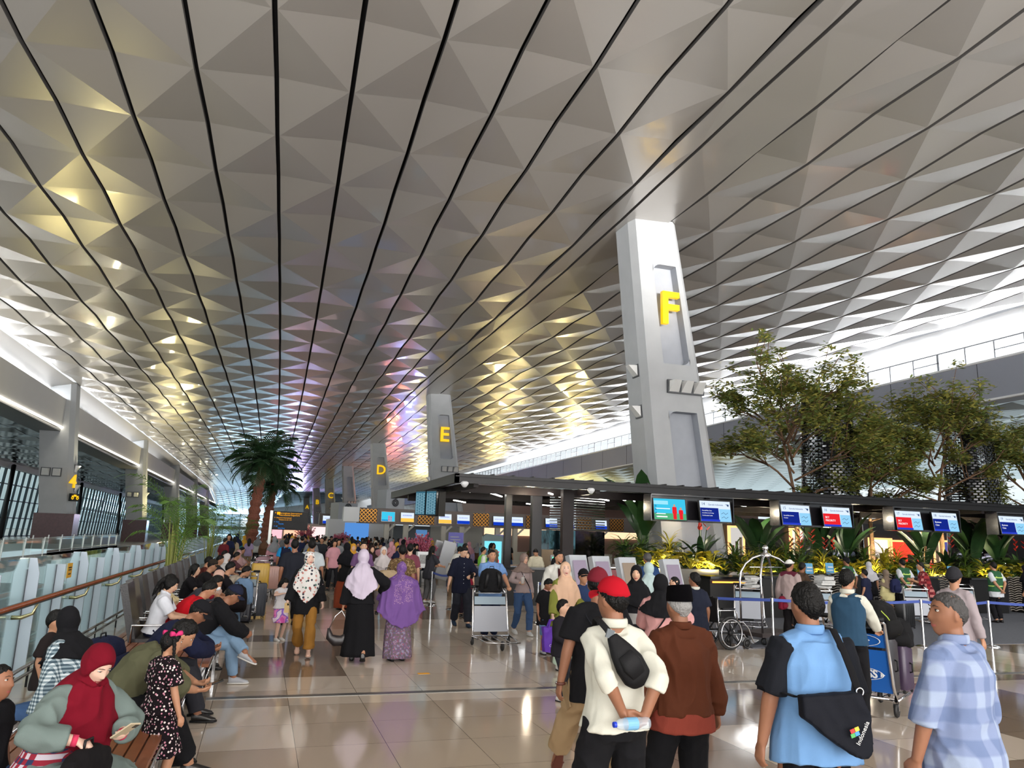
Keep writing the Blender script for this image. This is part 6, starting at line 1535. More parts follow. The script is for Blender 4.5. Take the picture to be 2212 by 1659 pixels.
kiosk(1256, 1240, 13.9, 'silver self check-in kiosk nearest the bearded man', M_KSC); kiosk(1306, 1250, 13.4, 'second silver kiosk, mauve screen, beside the red panel', M_KSC); kiosk(1364, 1255, 12.9, 'third silver kiosk, beige screen, behind the woman in black stripes', M_KS2); kiosk(1460, 1260, 12.4, 'silver kiosk with a mauve screen above the baby', M_KSC)
t = thing('information_screen', 'small dark blue information screen above the mint headscarf', 'screen', tuple(gy(1446, 1225, 16))[:2] + (0,)); mb = MB(); mb.box((0, 0, 1.3), (.45, .06, .42), rx=R(-10)); mb.build('frame', M_KIO, t); mb = MB(); mb.box((0, -.036, 1.3), (.36, .01, .32), rx=R(-10)); mb.build('screen', emat('info_navy', srgb(26, 34, 96), 1.), t); mb = MB(); mb.box((0, -.045, 1.31), (.2, .008, .06), rx=R(-10)); mb.build('text_line', TXW, t); mb = MB(); mb.span((-.04, .03, 0), (.04, .1, 1.15)); mb.build('stand', M_BLKM, t)
t = thing('luggage_scale', 'grey bag-drop unit with a dark red panel behind the kiosks', 'unit', tuple(gy(1335, 1240, 17))[:2] + (0,)); mb = MB(); mb.span((-.75, 0, 0), (.75, .6, .95)); mb.build('body', mat('unit_grey', srgb(150, 150, 152), rough=.4), t); mb = MB(); mb.span((-.45, -.02, 1.0), (.45, .02, 1.28)); mb.build('red_panel', mat('dark_red_panel', srgb(116, 24, 34), rough=.4), t); mb = MB(); mb.tube([(-.7, 0, .9), (-.7, 0, 1.33), (.7, 0, 1.33), (.7, 0, .9)], .02, 6); mb.build('steel_hoop', M_STEEL, t)
# ================================================================== wheeled things
M_TYRE = mat('rubber_black', srgb(24, 24, 25), rough=.6)
def wheelchair(loc, rz, label):
 t = thing('wheelchair', label, 'wheelchair', loc, rz)
 for sx in (-1, 1):
  mb = MB(); mb.torus((sx * .31, 0, .31), .285, .022, 'X', 40, 8); w_ = mb.build('rear_wheel', M_TYRE, t, smooth=True); mb = MB(); mb.torus((sx * .35, 0, .31), .25, .010, 'X', 36, 6); mb.build('push_rim', M_CHROME, w_, smooth=True)
  mb = MB(); mb.tube([(sx * .29, 0, .31), (sx * .34, 0, .31)], .05, 12)
  for k in range(8): a = 6.2832 * k / 8; mb.tube([(sx * .31, 0, .31), (sx * .31, .27 * math.cos(a), .31 + .27 * math.sin(a))], [.02, .012], 5)
  mb.build('spokes', M_BLKM, w_, smooth=True)
  mb = MB(); mb.torus((sx * .25, .46, .10), .078, .020, 'X', 20, 6); mb.tube([(sx * .235, .46, .10), (sx * .265, .46, .10)], .05, 10); mb.build('caster', M_TYRE, t, smooth=True)
  mb = MB(); mb.tube([(sx * .24, -.24, .95), (sx * .24, -.22, .50), (sx * .24, -.2, .3), (sx * .24, .40, .27), (sx * .25, .46, .16)], .013, 8); mb.tube([(sx * .24, -.22, .72), (sx * .24, .2, .72), (sx * .24, .24, .66), (sx * .24, .24, .48)], .012, 8); mb.tube([(sx * .24, -.22, .50), (sx * .24, .38, .50), (sx * .24, .52, .38), (sx * .22, .66, .12), (sx * .22, .70, .10)], .013, 8); mb.build('frame', M_CHROME, t, smooth=True)
  mb = MB(); mb.box((sx * .24, .02, .745), (.06, .30, .035)); mb.build('armrest', M_BLKM, t); mb = MB(); mb.tube([(sx * .24, -.24, .95), (sx * .24, -.36, .97)], .018, 8); mb.build('handle', M_BLKM, t)
  mb = MB(); mb.box((sx * .14, .72, .12), (.16, .17, .012), rx=R(20)); mb.build('footplate', M_STEEL, t)
 mb = MB(); mb.span((-.23, -.2, .49), (.23, .26, .53)); mb.build('seat', M_BLKM, t); mb = MB(); mb.box((0, -.24, .74), (.46, .03, .46), rx=R(4)); mb.build('backrest', M_BLKM, t)
 mb = MB(); mb.span((-.262, -.15, .52), (-.258, .2, .69)); mb.build('side_panel', mat('green_panel', srgb(92, 160, 72), rough=.5), t); mb = MB(); mb.span((-.268, .0, .58), (-.263, .12, .63)); mb.build('side_print', M_WHITE, t)
wheelchair((8.62, 13.2, 0), R(-82), 'empty black wheelchair with a green side panel behind the belt line')
wheelchair((8.5, 14.3, 0), R(-75), 'second black wheelchair half hidden behind the front one')
def baggage_trolley(loc, rz, label, m=None, sign=False, group='luggage trolleys'):
 """handle end at local -Y; deck along +Y; upright panel faces -Y/+Y"""
 t = thing('luggage_trolley', label, 'trolley', loc, rz, group); m = m or mat('trolley_panel', srgb(176, 180, 190), rough=.4)
 mb = MB()
 for sx in (-1, 1): mb.tube([(sx * .30, -.28, 1.02), (sx * .32, -.18, .98), (sx * .34, -.06, .34), (sx * .35, .0, .16)], .020, 8); mb.tube([(sx * .30, -.28, 1.02), (sx * .26, -.22, 1.0), (sx * .30, -.16, .94)], .014, 6)
 mb.tube([(-.30, -.28, 1.02), (.30, -.28, 1.02)], .016, 8); mb.build('frame', M_CHROME, t, smooth=True)
 for sx in (-1, 1): mb = MB(); mb.tube([(sx * .34, -.28, 1.03), (sx * .20, -.28, 1.03)], .026, 8); mb.build('grip', M_BLKM, t, smooth=True)
 mb = MB(); mb.prism([(-.30, -.155, .86), (.30, -.155, .86), (.305, -.125, .72), (-.305, -.125, .72)], (0, 0, 0), (0, .012, 0)); mb.build('upper_panel', m if sign else mat('trolley_blue_grey', srgb(150, 170, 184), rough=.4), t)
 mb = MB(); mb.prism([(-.31, -.12, .69), (.31, -.12, .69), (.33, -.03, .24), (-.33, -.03, .24)], (0, 0, 0), (0, .012, 0)); pn = mb.build('main_panel', m, t)
 mb = MB(); mb.tube([(-.36, .02, .17), (-.30, .8, .14), (.30, .8, .14), (.36, .02, .17), (-.36, .02, .17)], .018, 8)
 for x in (-.18, 0, .18): mb.tube([(x, .02, .17), (x * .8, .8, .14)], .010, 6)
 mb.build('deck', M_CHROME, t, smooth=True)
 mb = MB(); mb.beam((-.3, -.14, .93), (.3, -.14, .93), .20, .015); mb.build('top_tray', M_STEEL, t)
 for x, y, r in ((-.35, -.02, .075), (.35, -.02, .075), (0, .72, .085)):
  mb = MB(); mb.torus((x, y, r + .0), r - .020, .020, 'X', 18, 6); mb.tube([(x - .014, y, r), (x + .014, y, r)], r - .025, 12); w_ = mb.build('wheel', M_TYRE, t, smooth=True); mb = MB(); mb.span((x - .03, y - .02, r), (x - .02, y + .02, .17)); mb.span((x + .02, y - .02, r), (x + .03, y + .02, .17)); mb.build('fork', M_CHROME, w_)
 return t
def suitcase(loc, rz, size, col, label, name='suitcase', tilt=0., lying=False, z=0., cat='suitcase'):
 w_, d, h = size; t = thing(name, label, cat, (loc[0], loc[1], loc[2] if len(loc) > 2 else 0), rz)
 m = mat('case_%d_%d_%d' % col, srgb(*col), rough=.35); mb = MB(); zb = .045
 mb.tube([(0, 0, zb), (0, 0, zb + .04), (0, 0, zb + h - .04), (0, 0, zb + h)], [(w_ * .47, d * .44), (w_ * .5, d * .5), (w_ * .5, d * .5), (w_ * .46, d * .42)], 28, side=(1, 0, 0), sq=.35)
 o = mb.build('shell', m, t, smooth=True, angle=50)
 mb = MB()
 for k in range(5): x = -w_ * .32 + k * w_ * .16; mb.span((x - .008, -d * .5 - .004, zb + .08), (x + .008, d * .5 + .004, zb + h - .08))
 mb.build('rib', m, o)
 mb = MB(); mb.tube([(-w_ * .18, 0, zb + h - .01), (-w_ * .16, 0, zb + h + .035), (w_ * .16, 0, zb + h + .035), (w_ * .18, 0, zb + h - .01)], .012, 6); mb.tube([(w_ * .5 - .005, 0, zb + h * .62), (w_ * .5 + .03, 0, zb + h * .60), (w_ * .5 + .03, 0, zb + h * .42), (w_ * .5 - .005, 0, zb + h * .40)], .010, 6); mb.build('carry_handle', M_BLKM, t, smooth=True)
 for sx in (-1, 1):
  for sy in (-1, 1): mb = MB(); mb.torus((sx * w_ * .40, sy * d * .36, .025), .017, .009, 'X', 12, 5); mb.build('wheel', M_BLKM, t, smooth=True)
 return t
def bag(loc, rz, size, col, label, name='backpack', cat='bag', straps=True, parent=None, sq=.6, tilt=0.):
 w_, d, h = size; t = thing(name, label, cat, loc, rz); t.rotation_euler = (R(tilt), 0, rz); m = cloth('bagcloth_%d_%d_%d' % col, col); mb = MB()
 mb.tube([(0, 0, .0), (0, 0, h * .08), (0, 0, h * .5), (0, 0, h * .85), (0, 0, h)], [(w_ * .40, d * .38), (w_ * .5, d * .5), (w_ * .5, d * .5), (w_ * .42, d * .42), (w_ * .22, d * .2)], 20, side=(1, 0, 0), sq=sq)
 me = remesh(mb, max(.012, w_ / 34), 3, .5); folds(me, .008, (9, 9, 7), w_ * 10); put(me, 'body', m, t)
 mb = MB(); mb.tube([(0, -d * .5, h * .12), (0, -d * .58, h * .3), (0, -d * .54, h * .52)], [(w_ * .34, .03), (w_ * .36, .045), (w_ * .3, .02)], 14, side=(1, 0, 0), sq=.6); mb.build('pocket', m, t, smooth=True)
 mb = MB(); mb.tube([(-w_ * .1, 0, h - .01), (-w_ * .08, 0, h + .04), (w_ * .08, 0, h + .04), (w_ * .1, 0, h - .01)], .008, 6); mb.build('grab_handle', M_BLKM, t, smooth=True)
 if straps:
  for sx in (-1, 1): mb = MB(); mb.tube([(sx * w_ * .2, d * .4, h * .9), (sx * w_ * .25, d * .62, h * .7), (sx * w_ * .28, d * .6, h * .4), (sx * w_ * .3, d * .4, h * .12)], [(.028, .006)] * 4, 8, side=(1, 0, 0)); mb.build('shoulder_strap', M_BLKM, t, smooth=True)
 return t
# the trolley pushed towards us, the blue one on the right, the seated group's
baggage_trolley((4.22, 13.95, 0), R(180), 'silver luggage trolley seen from its panel side with a black backpack on top')
bag((4.22, 14.1, .94), R(180), (.46, .24, .44), (24, 24, 26), 'black backpack lying on the silver trolley of the man in a light blue polo', tilt=-8)
M_BLUEP = mat('trolley_blue_panel', srgb(28, 98, 184), rough=.35)
bt = baggage_trolley((7.20, 7.95, 0), R(-58), 'blue-panelled luggage trolley loaded with dark cases on the right', M_BLUEP, True)
bt.scale = (1.1, 1.1, 1.1)
for (zz, yy, sz) in ((.79, -.165, .10), (.43, -.098, .115)):
 text('panel_text', 'EXPRESS \u25b8' if zz < .5 else 'RESS \u25b8', sz, M_WHITE, (.02, yy, zz), (R(90 - 11), 0, 0), bt, depth=.003, bold=.004)
 mb = MB(); mb.torus((0.02, yy - .001, zz), .10, .006, 'Y', 28, 6, sx=2.4, sy=.65); mb.build('oval_outline', M_WHITE, bt, smooth=True)
suitcase((7.48, 7.98, .20), R(-72), (.46, .28, .62), (52, 50, 54), 'charcoal hard suitcase standing on the blue trolley')
suitcase((7.84, 8.10, .20), R(-72), (.44, .26, .52), (66, 52, 74), 'dark purple hard case at the far end of the blue trolley')
bag((7.50, 7.95, .86), R(20), (.56, .36, .46), (22, 22, 23), 'bulging black duffel with a lime zip on top of the blue trolley', 'duffel_bag')
bag((7.86, 8.08, .74), R(-30), (.46, .32, .36), (28, 28, 30), 'second black bag slumped on the purple case', 'duffel_bag')
mb = MB(); mb.tube([(7.36, 7.80, 1.26), (7.44, 7.72, 1.14), (7.55, 7.72, 1.0), (7.66, 7.78, .93)], .006, 5); mb.build('zip_cord', mat('lime_zip', srgb(190, 214, 80), rough=.5), None, label='lime green zip line across the black duffel on the blue trolley', cat='zip')
baggage_trolley((-.32, 18.4, 0), R(172), 'empty silver trolley parked beside the seated row')
suitcase((.02, 18.75, 0), R(10), (.44, .28, .72), (70, 74, 84), 'slate grey suitcase behind the parked trolley')
suitcase((-.25, 17.7, 0), R(5), (.40, .26, .80), (26, 28, 40), 'tall dark navy case beside the cap-wearing man')
baggage_trolley((.10, 25.2, 0), R(178), 'silver trolley further back carrying yellow and pink cases')
suitcase((.08, 24.4, .2), R(5), (.52, .30, .74), (206, 166, 62), 'mustard yellow hard suitcase on the far trolley', )
suitcase((.48, 24.5, .2), R(5), (.46, .28, .66), (178, 138, 128), 'dusty pink hard suitcase beside the mustard one')
baggage_trolley((.15, 30.4, 0), R(175), 'third silver trolley heaped with bags along the seated row')
bag((.15, 30.3, .5), 0, (.6, .4, .5), (196, 160, 170), 'pink bundle on the third trolley', 'duffel_bag', straps=False)
bag((-.25, 17.0, .45), 0, (.42, .28, .52), (112, 140, 172), 'light denim blue backpack beside the seated row')
bag((-.35, 15.4, .45), .3, (.42, .28, .50), (26, 22, 24), 'black backpack beside the pink headscarf')
bag((-1.45, 9.0, .463), R(80), (.78, .36, .36), (30, 36, 62), 'navy duffel bag on the bench with black handles up', 'duffel_bag', straps=False)
baggage_trolley((11.3, 16.0, 0), R(150), 'silver trolley with newspapers behind the white-capped man')
baggage_trolley((17.2, 16.7, 0), R(160), 'silver trolley beside the child with a backpack'); baggage_trolley((19.6, 17.4, 0), R(150), 'silver trolley in front of the third green vest')
suitcase((15.9, 15.9, 0), R(10), (.46, .3, .62), (28, 28, 30), 'small black case behind the child with a backpack')
bag((15.9, 16.6, 0), .2, (.5, .4, .62), (150, 112, 70), 'brown carton-like box bag at the counter', 'carry_box', straps=False, sq=.3)
# bellman cart
t = thing('luggage_cart', 'tall chrome birdcage luggage cart with a ball on top', 'luggage cart', (10.15, 13.75, 0), R(14))
mb = MB()
for sx in (-1, 1):
 for sy in (-1, 1):
  pts = [(sx * .50, sy * .27, .24), (sx * .50, sy * .27, 1.25)] + [(sx * (.50 * math.cos(a)), sy * (.27 * math.cos(a)), 1.25 + .52 * math.sin(a)) for a in (.35, .7, 1.05, 1.35)] + [(0, 0, 1.78)]
  mb.tube(pts, .022, 10)
mb.build('hoop', M_CHROME, t, smooth=True)
mb = MB(); mb.span((-.56, -.32, .16), (.56, .32, .24)); mb.build('platform', mat('dark_platform', srgb(52, 44, 44), rough=.7), t); mb = MB(); mb.tube([(-.50, 0, 1.52), (.50, 0, 1.52)], .012, 8); mb.tube([(-.5, -.27, .9), (.5, -.27, .9)], .014, 8); mb.build('rail', M_CHROME, t, smooth=True)
mb = MB(); mb.lathe([(0, 1.72), (.11, 1.72), (.12, 1.78), (.05, 1.82), (.04, 1.85), (.0, 1.85)], n=20); mb.ball((0, 0, 1.91), .065, 16, 10); mb.build('finial', M_CHROME, t, smooth=True)
for sx in (-1, 1):
 for sy in (-1, 1): mb = MB(); mb.torus((sx * .42, sy * .24, .08), .06, .02, 'X', 16, 6); mb.build('wheel', M_TYRE, t, smooth=True)
def paper(loc, label, sz=.34):
 random.seed(int(loc[0] * 100)); mb = MB()
 for k in range(6): mb.box((random.uniform(-.05, .05), random.uniform(-.05, .05), .03 + k * .045), (sz, sz * .7, .045), rz=random.random() * .8, rx=random.uniform(-.2, .2))
 o = mb.build('newspaper_bundle', mat('newsprint', srgb(206, 206, 204), rough=.8, var=(24, .12)), None, loc=loc, label=label, cat='newspaper')
paper((11.3, 15.9, .95), 'crumpled newspaper wrapping on the trolley by the chrome cart'); paper((13.2, 15.6, 1.0), 'newspaper bundle in front of the man in brown', .4)
baggage_trolley((13.1, 15.6, 0), R(170), 'silver trolley under the man in brown leaning over')
# pale desk box by the queue posts
t = thing('scanner_stand', 'small white scanner stand at the canopy corner', 'stand', tuple(gy(915, 1220, 24))[:2] + (0,)); mb = MB(); mb.span((-.2, 0, .95), (.2, .3, 1.45)); mb.build('head', M_WHITE, t); mb = MB(); mb.span((-.14, .1, 0), (-.08, .16, .95)); mb.span((.08, .1, 0), (.14, .16, .95)); mb.build('leg', M_BLKM, t); mb = MB(); mb.span((-.14, -.01, 1.08), (.14, 0, 1.36)); mb.build('code_sheet', mat('grey_print', srgb(150, 150, 150), rough=.6, var=(60, .4)), t)
for i, (px, yy, c, lab) in enumerate(((998, 27, (66, 130, 150), 'teal queue panel behind the staff'), (1045, 27, (52, 96, 112), 'darker teal queue panel beside the cyan kiosk'))):
 p = gy(px, 1180, yy); mb = MB(); mb.span((-.16, 0, 0), (.16, .06, 1.72 - .15 * i)); mb.build('teal_panel', mat('teal_%d' % i, srgb(*c), rough=.4), None, loc=(p.x, yy, 0), label=lab, cat='panel')
for i, (px, lab) in enumerate(((945, 'leaning white kiosk far left of the staff'), (962, 'second leaning white kiosk left of the staff'))):
 p = gy(px, 1200, 33 - i); mb = MB(); mb.box((0, 0, .95), (.55, .12, 1.6), ry=R(14)); mb.build('leaning_kiosk', M_KIO, None, loc=(p.x, 33 - i, .0), label=lab, cat='kiosk')
# small floor marks
M_STK = mat('orange_floor_sticker', srgb(240, 170, 40), rough=.5)
p = gz(915, 1455); mb = MB(); mb.box((0, 0, .002), (.17, .10, .003)); mb.build('floor_sticker', M_STK, None, loc=(p.x, p.y, 0), label='small orange sticker on the dark floor tile', cat='sticker')
p = gz(1890, 1445)
# ================================================================== the people
random.seed(77)
C = cloth
BLKC = C('cloth_black', (22, 22, 25)); WHT = C('cloth_cream_white', (214, 213, 200)); NAVY = C('cloth_navy', (28, 32, 56)); DGREY = C('cloth_dark_grey', (48, 48, 54)); DEN = C('denim_blue', (66, 92, 132)); LDEN = C('denim_pale', (124, 152, 180))
SHB = mat('shoe_black', srgb(24, 22, 22), rough=.35); SHW = mat('shoe_white', srgb(226, 226, 224), rough=.5); SHG = mat('shoe_grey', srgb(168, 170, 176), rough=.6)
# ---- 1. foreground on the right, seen from behind
p = Person('person in a cream shirt and bright red cap holding a water bottle behind the back', (2.06, 4.26), 2, H=1.70, tone='tan', vox=.0085, build=1.0, head=(-28, 3, 0),
   hl=(-.03, -.20, 1.00), hr=(.075, -.225, .97), pl=(-.35, -1, 0), pr=(.35, -1, 0), hdir=((.75, -.1, -.5), (-.8, -.05, -.15)), palm=((0, -1, .2), (0, -.6, .8)), curl=(1.0, .8), fl=(-.17, 0, .09), fr=(.17, 0, .09)).body().eyes()
p.hair('crop', under=True); p.top(WHT, sleeve=.66, hem=-.05, e=.018, flare=.04, collar=WHT, sr=(.046, .044, .044, .046), amp=.014, seed=3); p.trousers(BLKC, r=(.098, .082, .076, .07), e=.014, rise=.13); p.shoes(SHB)
o = p.cap(C('cap_red', (176, 20, 36)), 'cap')
CREAMP = p
def L2W(pp, v): return pp.root.matrix_basis @ V(v) if False else (Matrix.Translation(pp.root.location) @ Matrix.Rotation(-R(pp.face), 4, 'Z')) @ V(v)
def on(pp, v, rot=(0, 0, 0)): w_ = L2W(pp, v); return w_, Matrix.Rotation(-R(pp.face), 3, 'Z')
# crossbody sling bag on his back
def place(ob, pp, v, e=(0, 0, 0)):
 ob.location = L2W(pp, v); ob.rotation_euler = (Matrix.Rotation(-R(pp.face), 3, 'Z') @ Matrix.Rotation(e[2], 3, 'Z') @ Matrix.Rotation(e[1], 3, 'Y') @ Matrix.Rotation(e[0], 3, 'X')).to_euler()
t = thing('sling_bag', 'black sling bag worn across the cream shirt', 'bag', (0, 0, 0)); place(t, p, (0, 0, 0))
mb = MB(); mb.tube([(-.085, -.15, 1.42), (-.045, -.185, 1.345), (.00, -.205, 1.275), (.05, -.205, 1.20), (.07, -.195, 1.155)], [(.032, .02), (.068, .035), (.090, .045), (.086, .045), (.048, .03)], 18, side=(1, 0, .7), sq=.8); me = remesh(mb, .009, 4, .5); put(me, 'bag_body', C('sling_black', (20, 20, 22), rough=.6), t)
mb = MB(); mb.tube([(-.04, -.235, 1.33), (.00, -.252, 1.275), (.04, -.250, 1.22)], [(.044, .012), (.062, .016), (.044, .012)], 12, side=(1, 0, .7), sq=.7); mb.build('front_pocket', C('sling_black2', (26, 26, 28), rough=.6), t, smooth=True)
mb = MB(); mb.tube([(-.080, -.160, 1.40), (-.105, -.135, 1.45), (-.125, -.09, 1.485), (-.12, .0, 1.505), (-.09, .10, 1.45), (.02, .17, 1.25), (.14, .15, 1.15), (.20, .0, 1.12), (.10, -.17, 1.16)], [(.020, .0035)] * 9, 8, cap=False, side=(1, 0, .35)); mb.build('strap', C('strap_black', (24, 24, 26), rough=.7), t, smooth=True)
mb = MB(); mb.box((-.098, -.158, 1.43), (.045, .012, .05), ry=R(18)); mb.build('buckle', mat('slate_buckle', srgb(84, 92, 98), rough=.4), t)
# water bottle
t = thing('water_bottle', 'clear plastic water bottle with a blue cap held behind the cream shirt', 'bottle', (0, 0, 0)); place(t, p, (-.03, -.27, .97), (R(0), R(90), R(4)))
M_PET = mat('clear_pet', (.75, .88, 1.0), rough=.06, spec=.8, alpha=.35); mb = MB(); mb.lathe([(.0, -.02), (.031, -.02), (.033, 0), (.031, .02), (.033, .04), (.031, .06), (.033, .08), (.031, .10), (.033, .12), (.031, .14), (.026, .165), (.013, .185), (.013, .195), (0, .195)], n=18); mb.build('bottle_body', M_PET, t, smooth=True); t.children[0].location = (0, 0, -.06)
mb = MB(); mb.lathe([(0, -.097), (.0155, -.097), (.0155, -.078), (0, -.078)], n=16); mb.build('bottle_cap', mat('blue_cap', srgb(20, 60, 200), rough=.4), t); mb = MB(); mb.lathe([(.0335, -.02), (.0335, .045)], n=18); mb.build('bottle_label', mat('label_blue', srgb(120, 180, 220), rough=.4), t)
t.children[0].rotation_euler = (R(180), 0, 0); t.children[0].location = (0, 0, .10)
# kopiah man
p = Person('person in a brown suede jacket and black velvet cap with grey hair', (2.78, 4.72), 3, H=1.62, tone='tan', vox=.0085, build=1.05, head=(-12, 2, 0), hl=(-.33, .05, .70), hr=(.31, .06, .76), pl=(-1, -.2, 0), pr=(1, -.6, 0), curl=(.5, .6), fl=(-.16, 0, .09), fr=(.16, 0, .09)).body().eyes()
p.hair('grey', M_HAIRG, under=True); BRN = C('suede_brown', (84, 44, 27), rough=.8); p.top(BRN, 'jacket', sleeve=.98, hem=-.06, e=.034, flare=.0, collar=BRN, sr=(.052, .052, .052, .044), amp=.018, seed=8)
mb = MB(); p.torso(mb, e=.012, hem=-.15, flare=.10, top=.18); me = remesh(mb, .011, 4, .5); folds(me, .008, (9, 9, 4), 3); put(me, 'shirt', C('shirt_brick', (136, 62, 50)), p.root); p.trousers(BLKC, r=(.098, .084, .082, .08), e=.014, rise=.1); p.shoes(SHB)
k = p.hk; mb = MB(); mb.tube([p.P(0, -.012, .035), p.P(0, -.010, .06), p.P(0, -.006, .135), p.P(0, -.004, .148)], [(.088 * k, .106 * k), (.088 * k, .106 * k), (.078 * k, .100 * k), (.070 * k, .092 * k)], 28, side=p.hq @ V((1, 0, 0))); mb.build('velvet_cap', mat('black_velvet', srgb(8, 7, 9), rough=1., spec=.05), p.root, smooth=True, angle=50)
# maroon cap man
p = Person('person in a black T-shirt, maroon cap and khaki cargo trousers, mid-stride', (2.62, 5.72), 8, H=1.70, tone='tan', vox=.0085, build=1.12, head=(22, 2, 0), hl=(-.33, -.02, .76), hr=(.32, .05, .78), pl=(-1, -.4, 0), curl=(.55, .5), fl=(-.20, .62, .12), fr=(.14, -.22, .16), kl=(0, 1, 0)).body().eyes()
p.hair('crop', under=True).cap(C('cap_maroon', (112, 32, 44)), 'cap'); p.top(BLKC, 'tshirt', sleeve=.42, hem=-.20, e=.026, flare=.02, sr=(.066, .070, .05, .05), belly=.02); KH = C('khaki', (168, 142, 108)); p.trousers(KH, r=(.105, .088, .082, .078), amp=.014); p.shoes(mat('brown_leather', srgb(96, 48, 38), rough=.5), kind='sandal')
p.strap(C('strap_dark', (34, 36, 42)), 'bag_strap', from_r=False, w=.045)
mb = MB(); w_ = p.wrL; mb.torus(tuple(w_), .030, .011, 'Z', 20, 8); mb.build('wristwatch', mat('watch_brown', srgb(96, 52, 42), rough=.4), p.root, smooth=True); mb = MB(); mb.ball(w_ + V((-.034, 0, 0)), (.006, .018, .018), 12, 8); mb.build('watch_face', M_STEEL, p.root, smooth=True)
mb = MB(); mb.box((0, 0, 0), (.012, .16, .19)); mb.build('cargo_pocket', KH, p.root, loc=p.hipL.lerp(p.knL, .55) + V((-.098, 0, 0)), rot=(R(-25), R(-6), 0))
# light blue shirt with black sleeves
p = Person('person in a light blue shirt with black sleeves carrying a black shoulder bag', (3.06, 3.76), 12, H=1.72, tone='tan', vox=.0085, build=1.12, head=(-14, 3, 0), hl=(-.34, .03, .72), hr=(.33, .10, .78), pl=(-1, -.5, 0), curl=(.6, .5), fl=(-.14, 0, .09), fr=(.16, 0, .09)).body().eyes()
LB = C('shirt_light_blue', (112, 154, 202)); p.hair('short'); p.top(LB, sleeve=.50, hem=-.15, e=.026, flare=.08, collar=LB, sl_m=C('sleeve_black', (26, 28, 34)), sr=(.056, .062, .05, .05), amp=.012, belly=.02, seed=5); p.trousers(BLKC)
t = thing('shoulder_bag', 'black canvas shoulder bag with a small colourful print on the light blue shirt', 'bag'); place(t, p, (0, 0, 0))
mb = MB(); mb.prism([(-.20, -.205, 1.175), (.135, -.215, 1.20), (.17, -.225, 1.08), (.16, -.245, .92), (.125, -.25, .875), (.06, -.25, .885), (-.10, -.235, .99), (-.20, -.215, 1.07)], (0, 0, 0), (0, -.075, 0)); me = remesh(mb, .009, 6, .5); folds(me, .006, (8, 8, 8), 4); put(me, 'bag_body', C('bag_black', (18, 20, 28), rough=.75), t)
mb = MB(); mb.tube([(.135, -.25, 1.18), (.115, -.215, 1.30), (.10, -.17, 1.40), (.10, -.07, 1.50), (.10, .02, 1.50), (.04, .14, 1.40), (-.12, .19, 1.18), (-.25, .05, 1.16), (-.20, -.20, 1.16)], [(.022, .004)] * 9, 8, cap=False, side=(1, 0, 0)); mb.build('strap', BLKC, t, smooth=True); mb = MB(); mb.torus((.13, -.262, 1.20), .02, .004, 'Y', 16, 6); mb.build('ring', M_CHROME, t, smooth=True)
for (x0, z0, c) in ((.035, 1.02, (210, 50, 50)), (.060, 1.03, (240, 200, 60)), (.037, .998, (80, 170, 90)), (.061, 1.008, (70, 150, 220))): mb = MB(); mb.box((x0, -.334, z0), (.024, .003, .020), ry=R(-20)); mb.build('colour_patch', mat('patch_%d' % c[0], srgb(*c), rough=.6), t)
text('print_text', 'Indonesia', .034, mat('print_white', srgb(220, 220, 220), rough=.6), (.092, -.334, 1.01), (R(90), R(-62), 0), t, depth=.001)
# checked shirt man in profile
PL = plaid_mat('blue_check', (158, 172, 198), (134, 148, 182), (114, 130, 166), 16, 13)
p = Person('grey-haired person in profile wearing a light blue checked shirt, sleeve rolled up', (3.69, 3.36), -12, H=1.71, tone='tan', vox=.0075, build=1.08, head=(-58, 4, 0), hl=(-.30, .10, .80), hr=(.33, .02, .78), pl=(-1, -.6, 0), curl=(.8, .5), fl=(-.14, 0, .09), fr=(.16, 0, .09)).body().eyes()
p.hair('crop', mat('dark_grey_hair', srgb(54, 52, 52), rough=.6, bump=(90, .5))); p.top(PL, sleeve=.64, hem=-.30, e=.026, flare=.05, collar=PL, sr=(.050, .050, .050, .052), amp=.014, belly=.02, seed=11); p.trousers(C('cloth_slate', (48, 52, 66)))
# waistcoat man
p = Person('person in a teal waistcoat over a white shirt pushing the blue trolley', (6.55, 7.38), 52, H=1.69, tone='mid', vox=.010, build=1.0, head=(20, 3, 0), hl=(-.16, .38, 1.02), hr=(.24, .40, 1.02), pl=(-.8, -.6, -.5), pr=(.8, -.6, -.5), curl=(1.1, 1.1), hdir=((.1, 1, -.2), (-.1, 1, -.2)), palm=((0, 0, -1), (0, 0, -1))).body().eyes()
p.hair('short'); p.top(WHT, sleeve=.97, hem=-.1, e=.012, collar=WHT, sr=(.056, .052, .050, .042), amp=.012).vest(C('waistcoat_teal', (44, 72, 96)), 'waistcoat', hem=-.12, e=.026); p.trousers(BLKC).shoes(SHB)
mb = MB(); p.torso(mb, e=.020, hem=-.04, top=.03); mb.build('belt', mat('belt_black', srgb(14, 14, 14), rough=.3), p.root, smooth=True)
# beanie man
p = Person('person in a charcoal beanie and glasses looking right, phone in hand', (8.75, 7.9), 70, H=1.72, tone='mid', vox=.011, head=(0, 0, 0), hl=(-.28, .22, .86), hr=(.30, .0, .80), curl=(.9, .5)).body().eyes(glasses=mat('thin_glasses', srgb(90, 60, 60), rough=.3))
p.hair('crop', under=True).cap(C('beanie_charcoal', (44, 44, 48)), 'beanie'); p.top(C('shirt_mauve_grey', (168, 156, 160)), sleeve=.97, hem=-.20, e=.024); p.trousers(C('trousers_pale', (206, 200, 196))).shoes(SHW)
w_ = L2W(p, tuple(p.wrL + V((0, .10, 0)))); phone(w_, (R(60), 0, R(-60)), label='black phone in the hand of the beanie man')
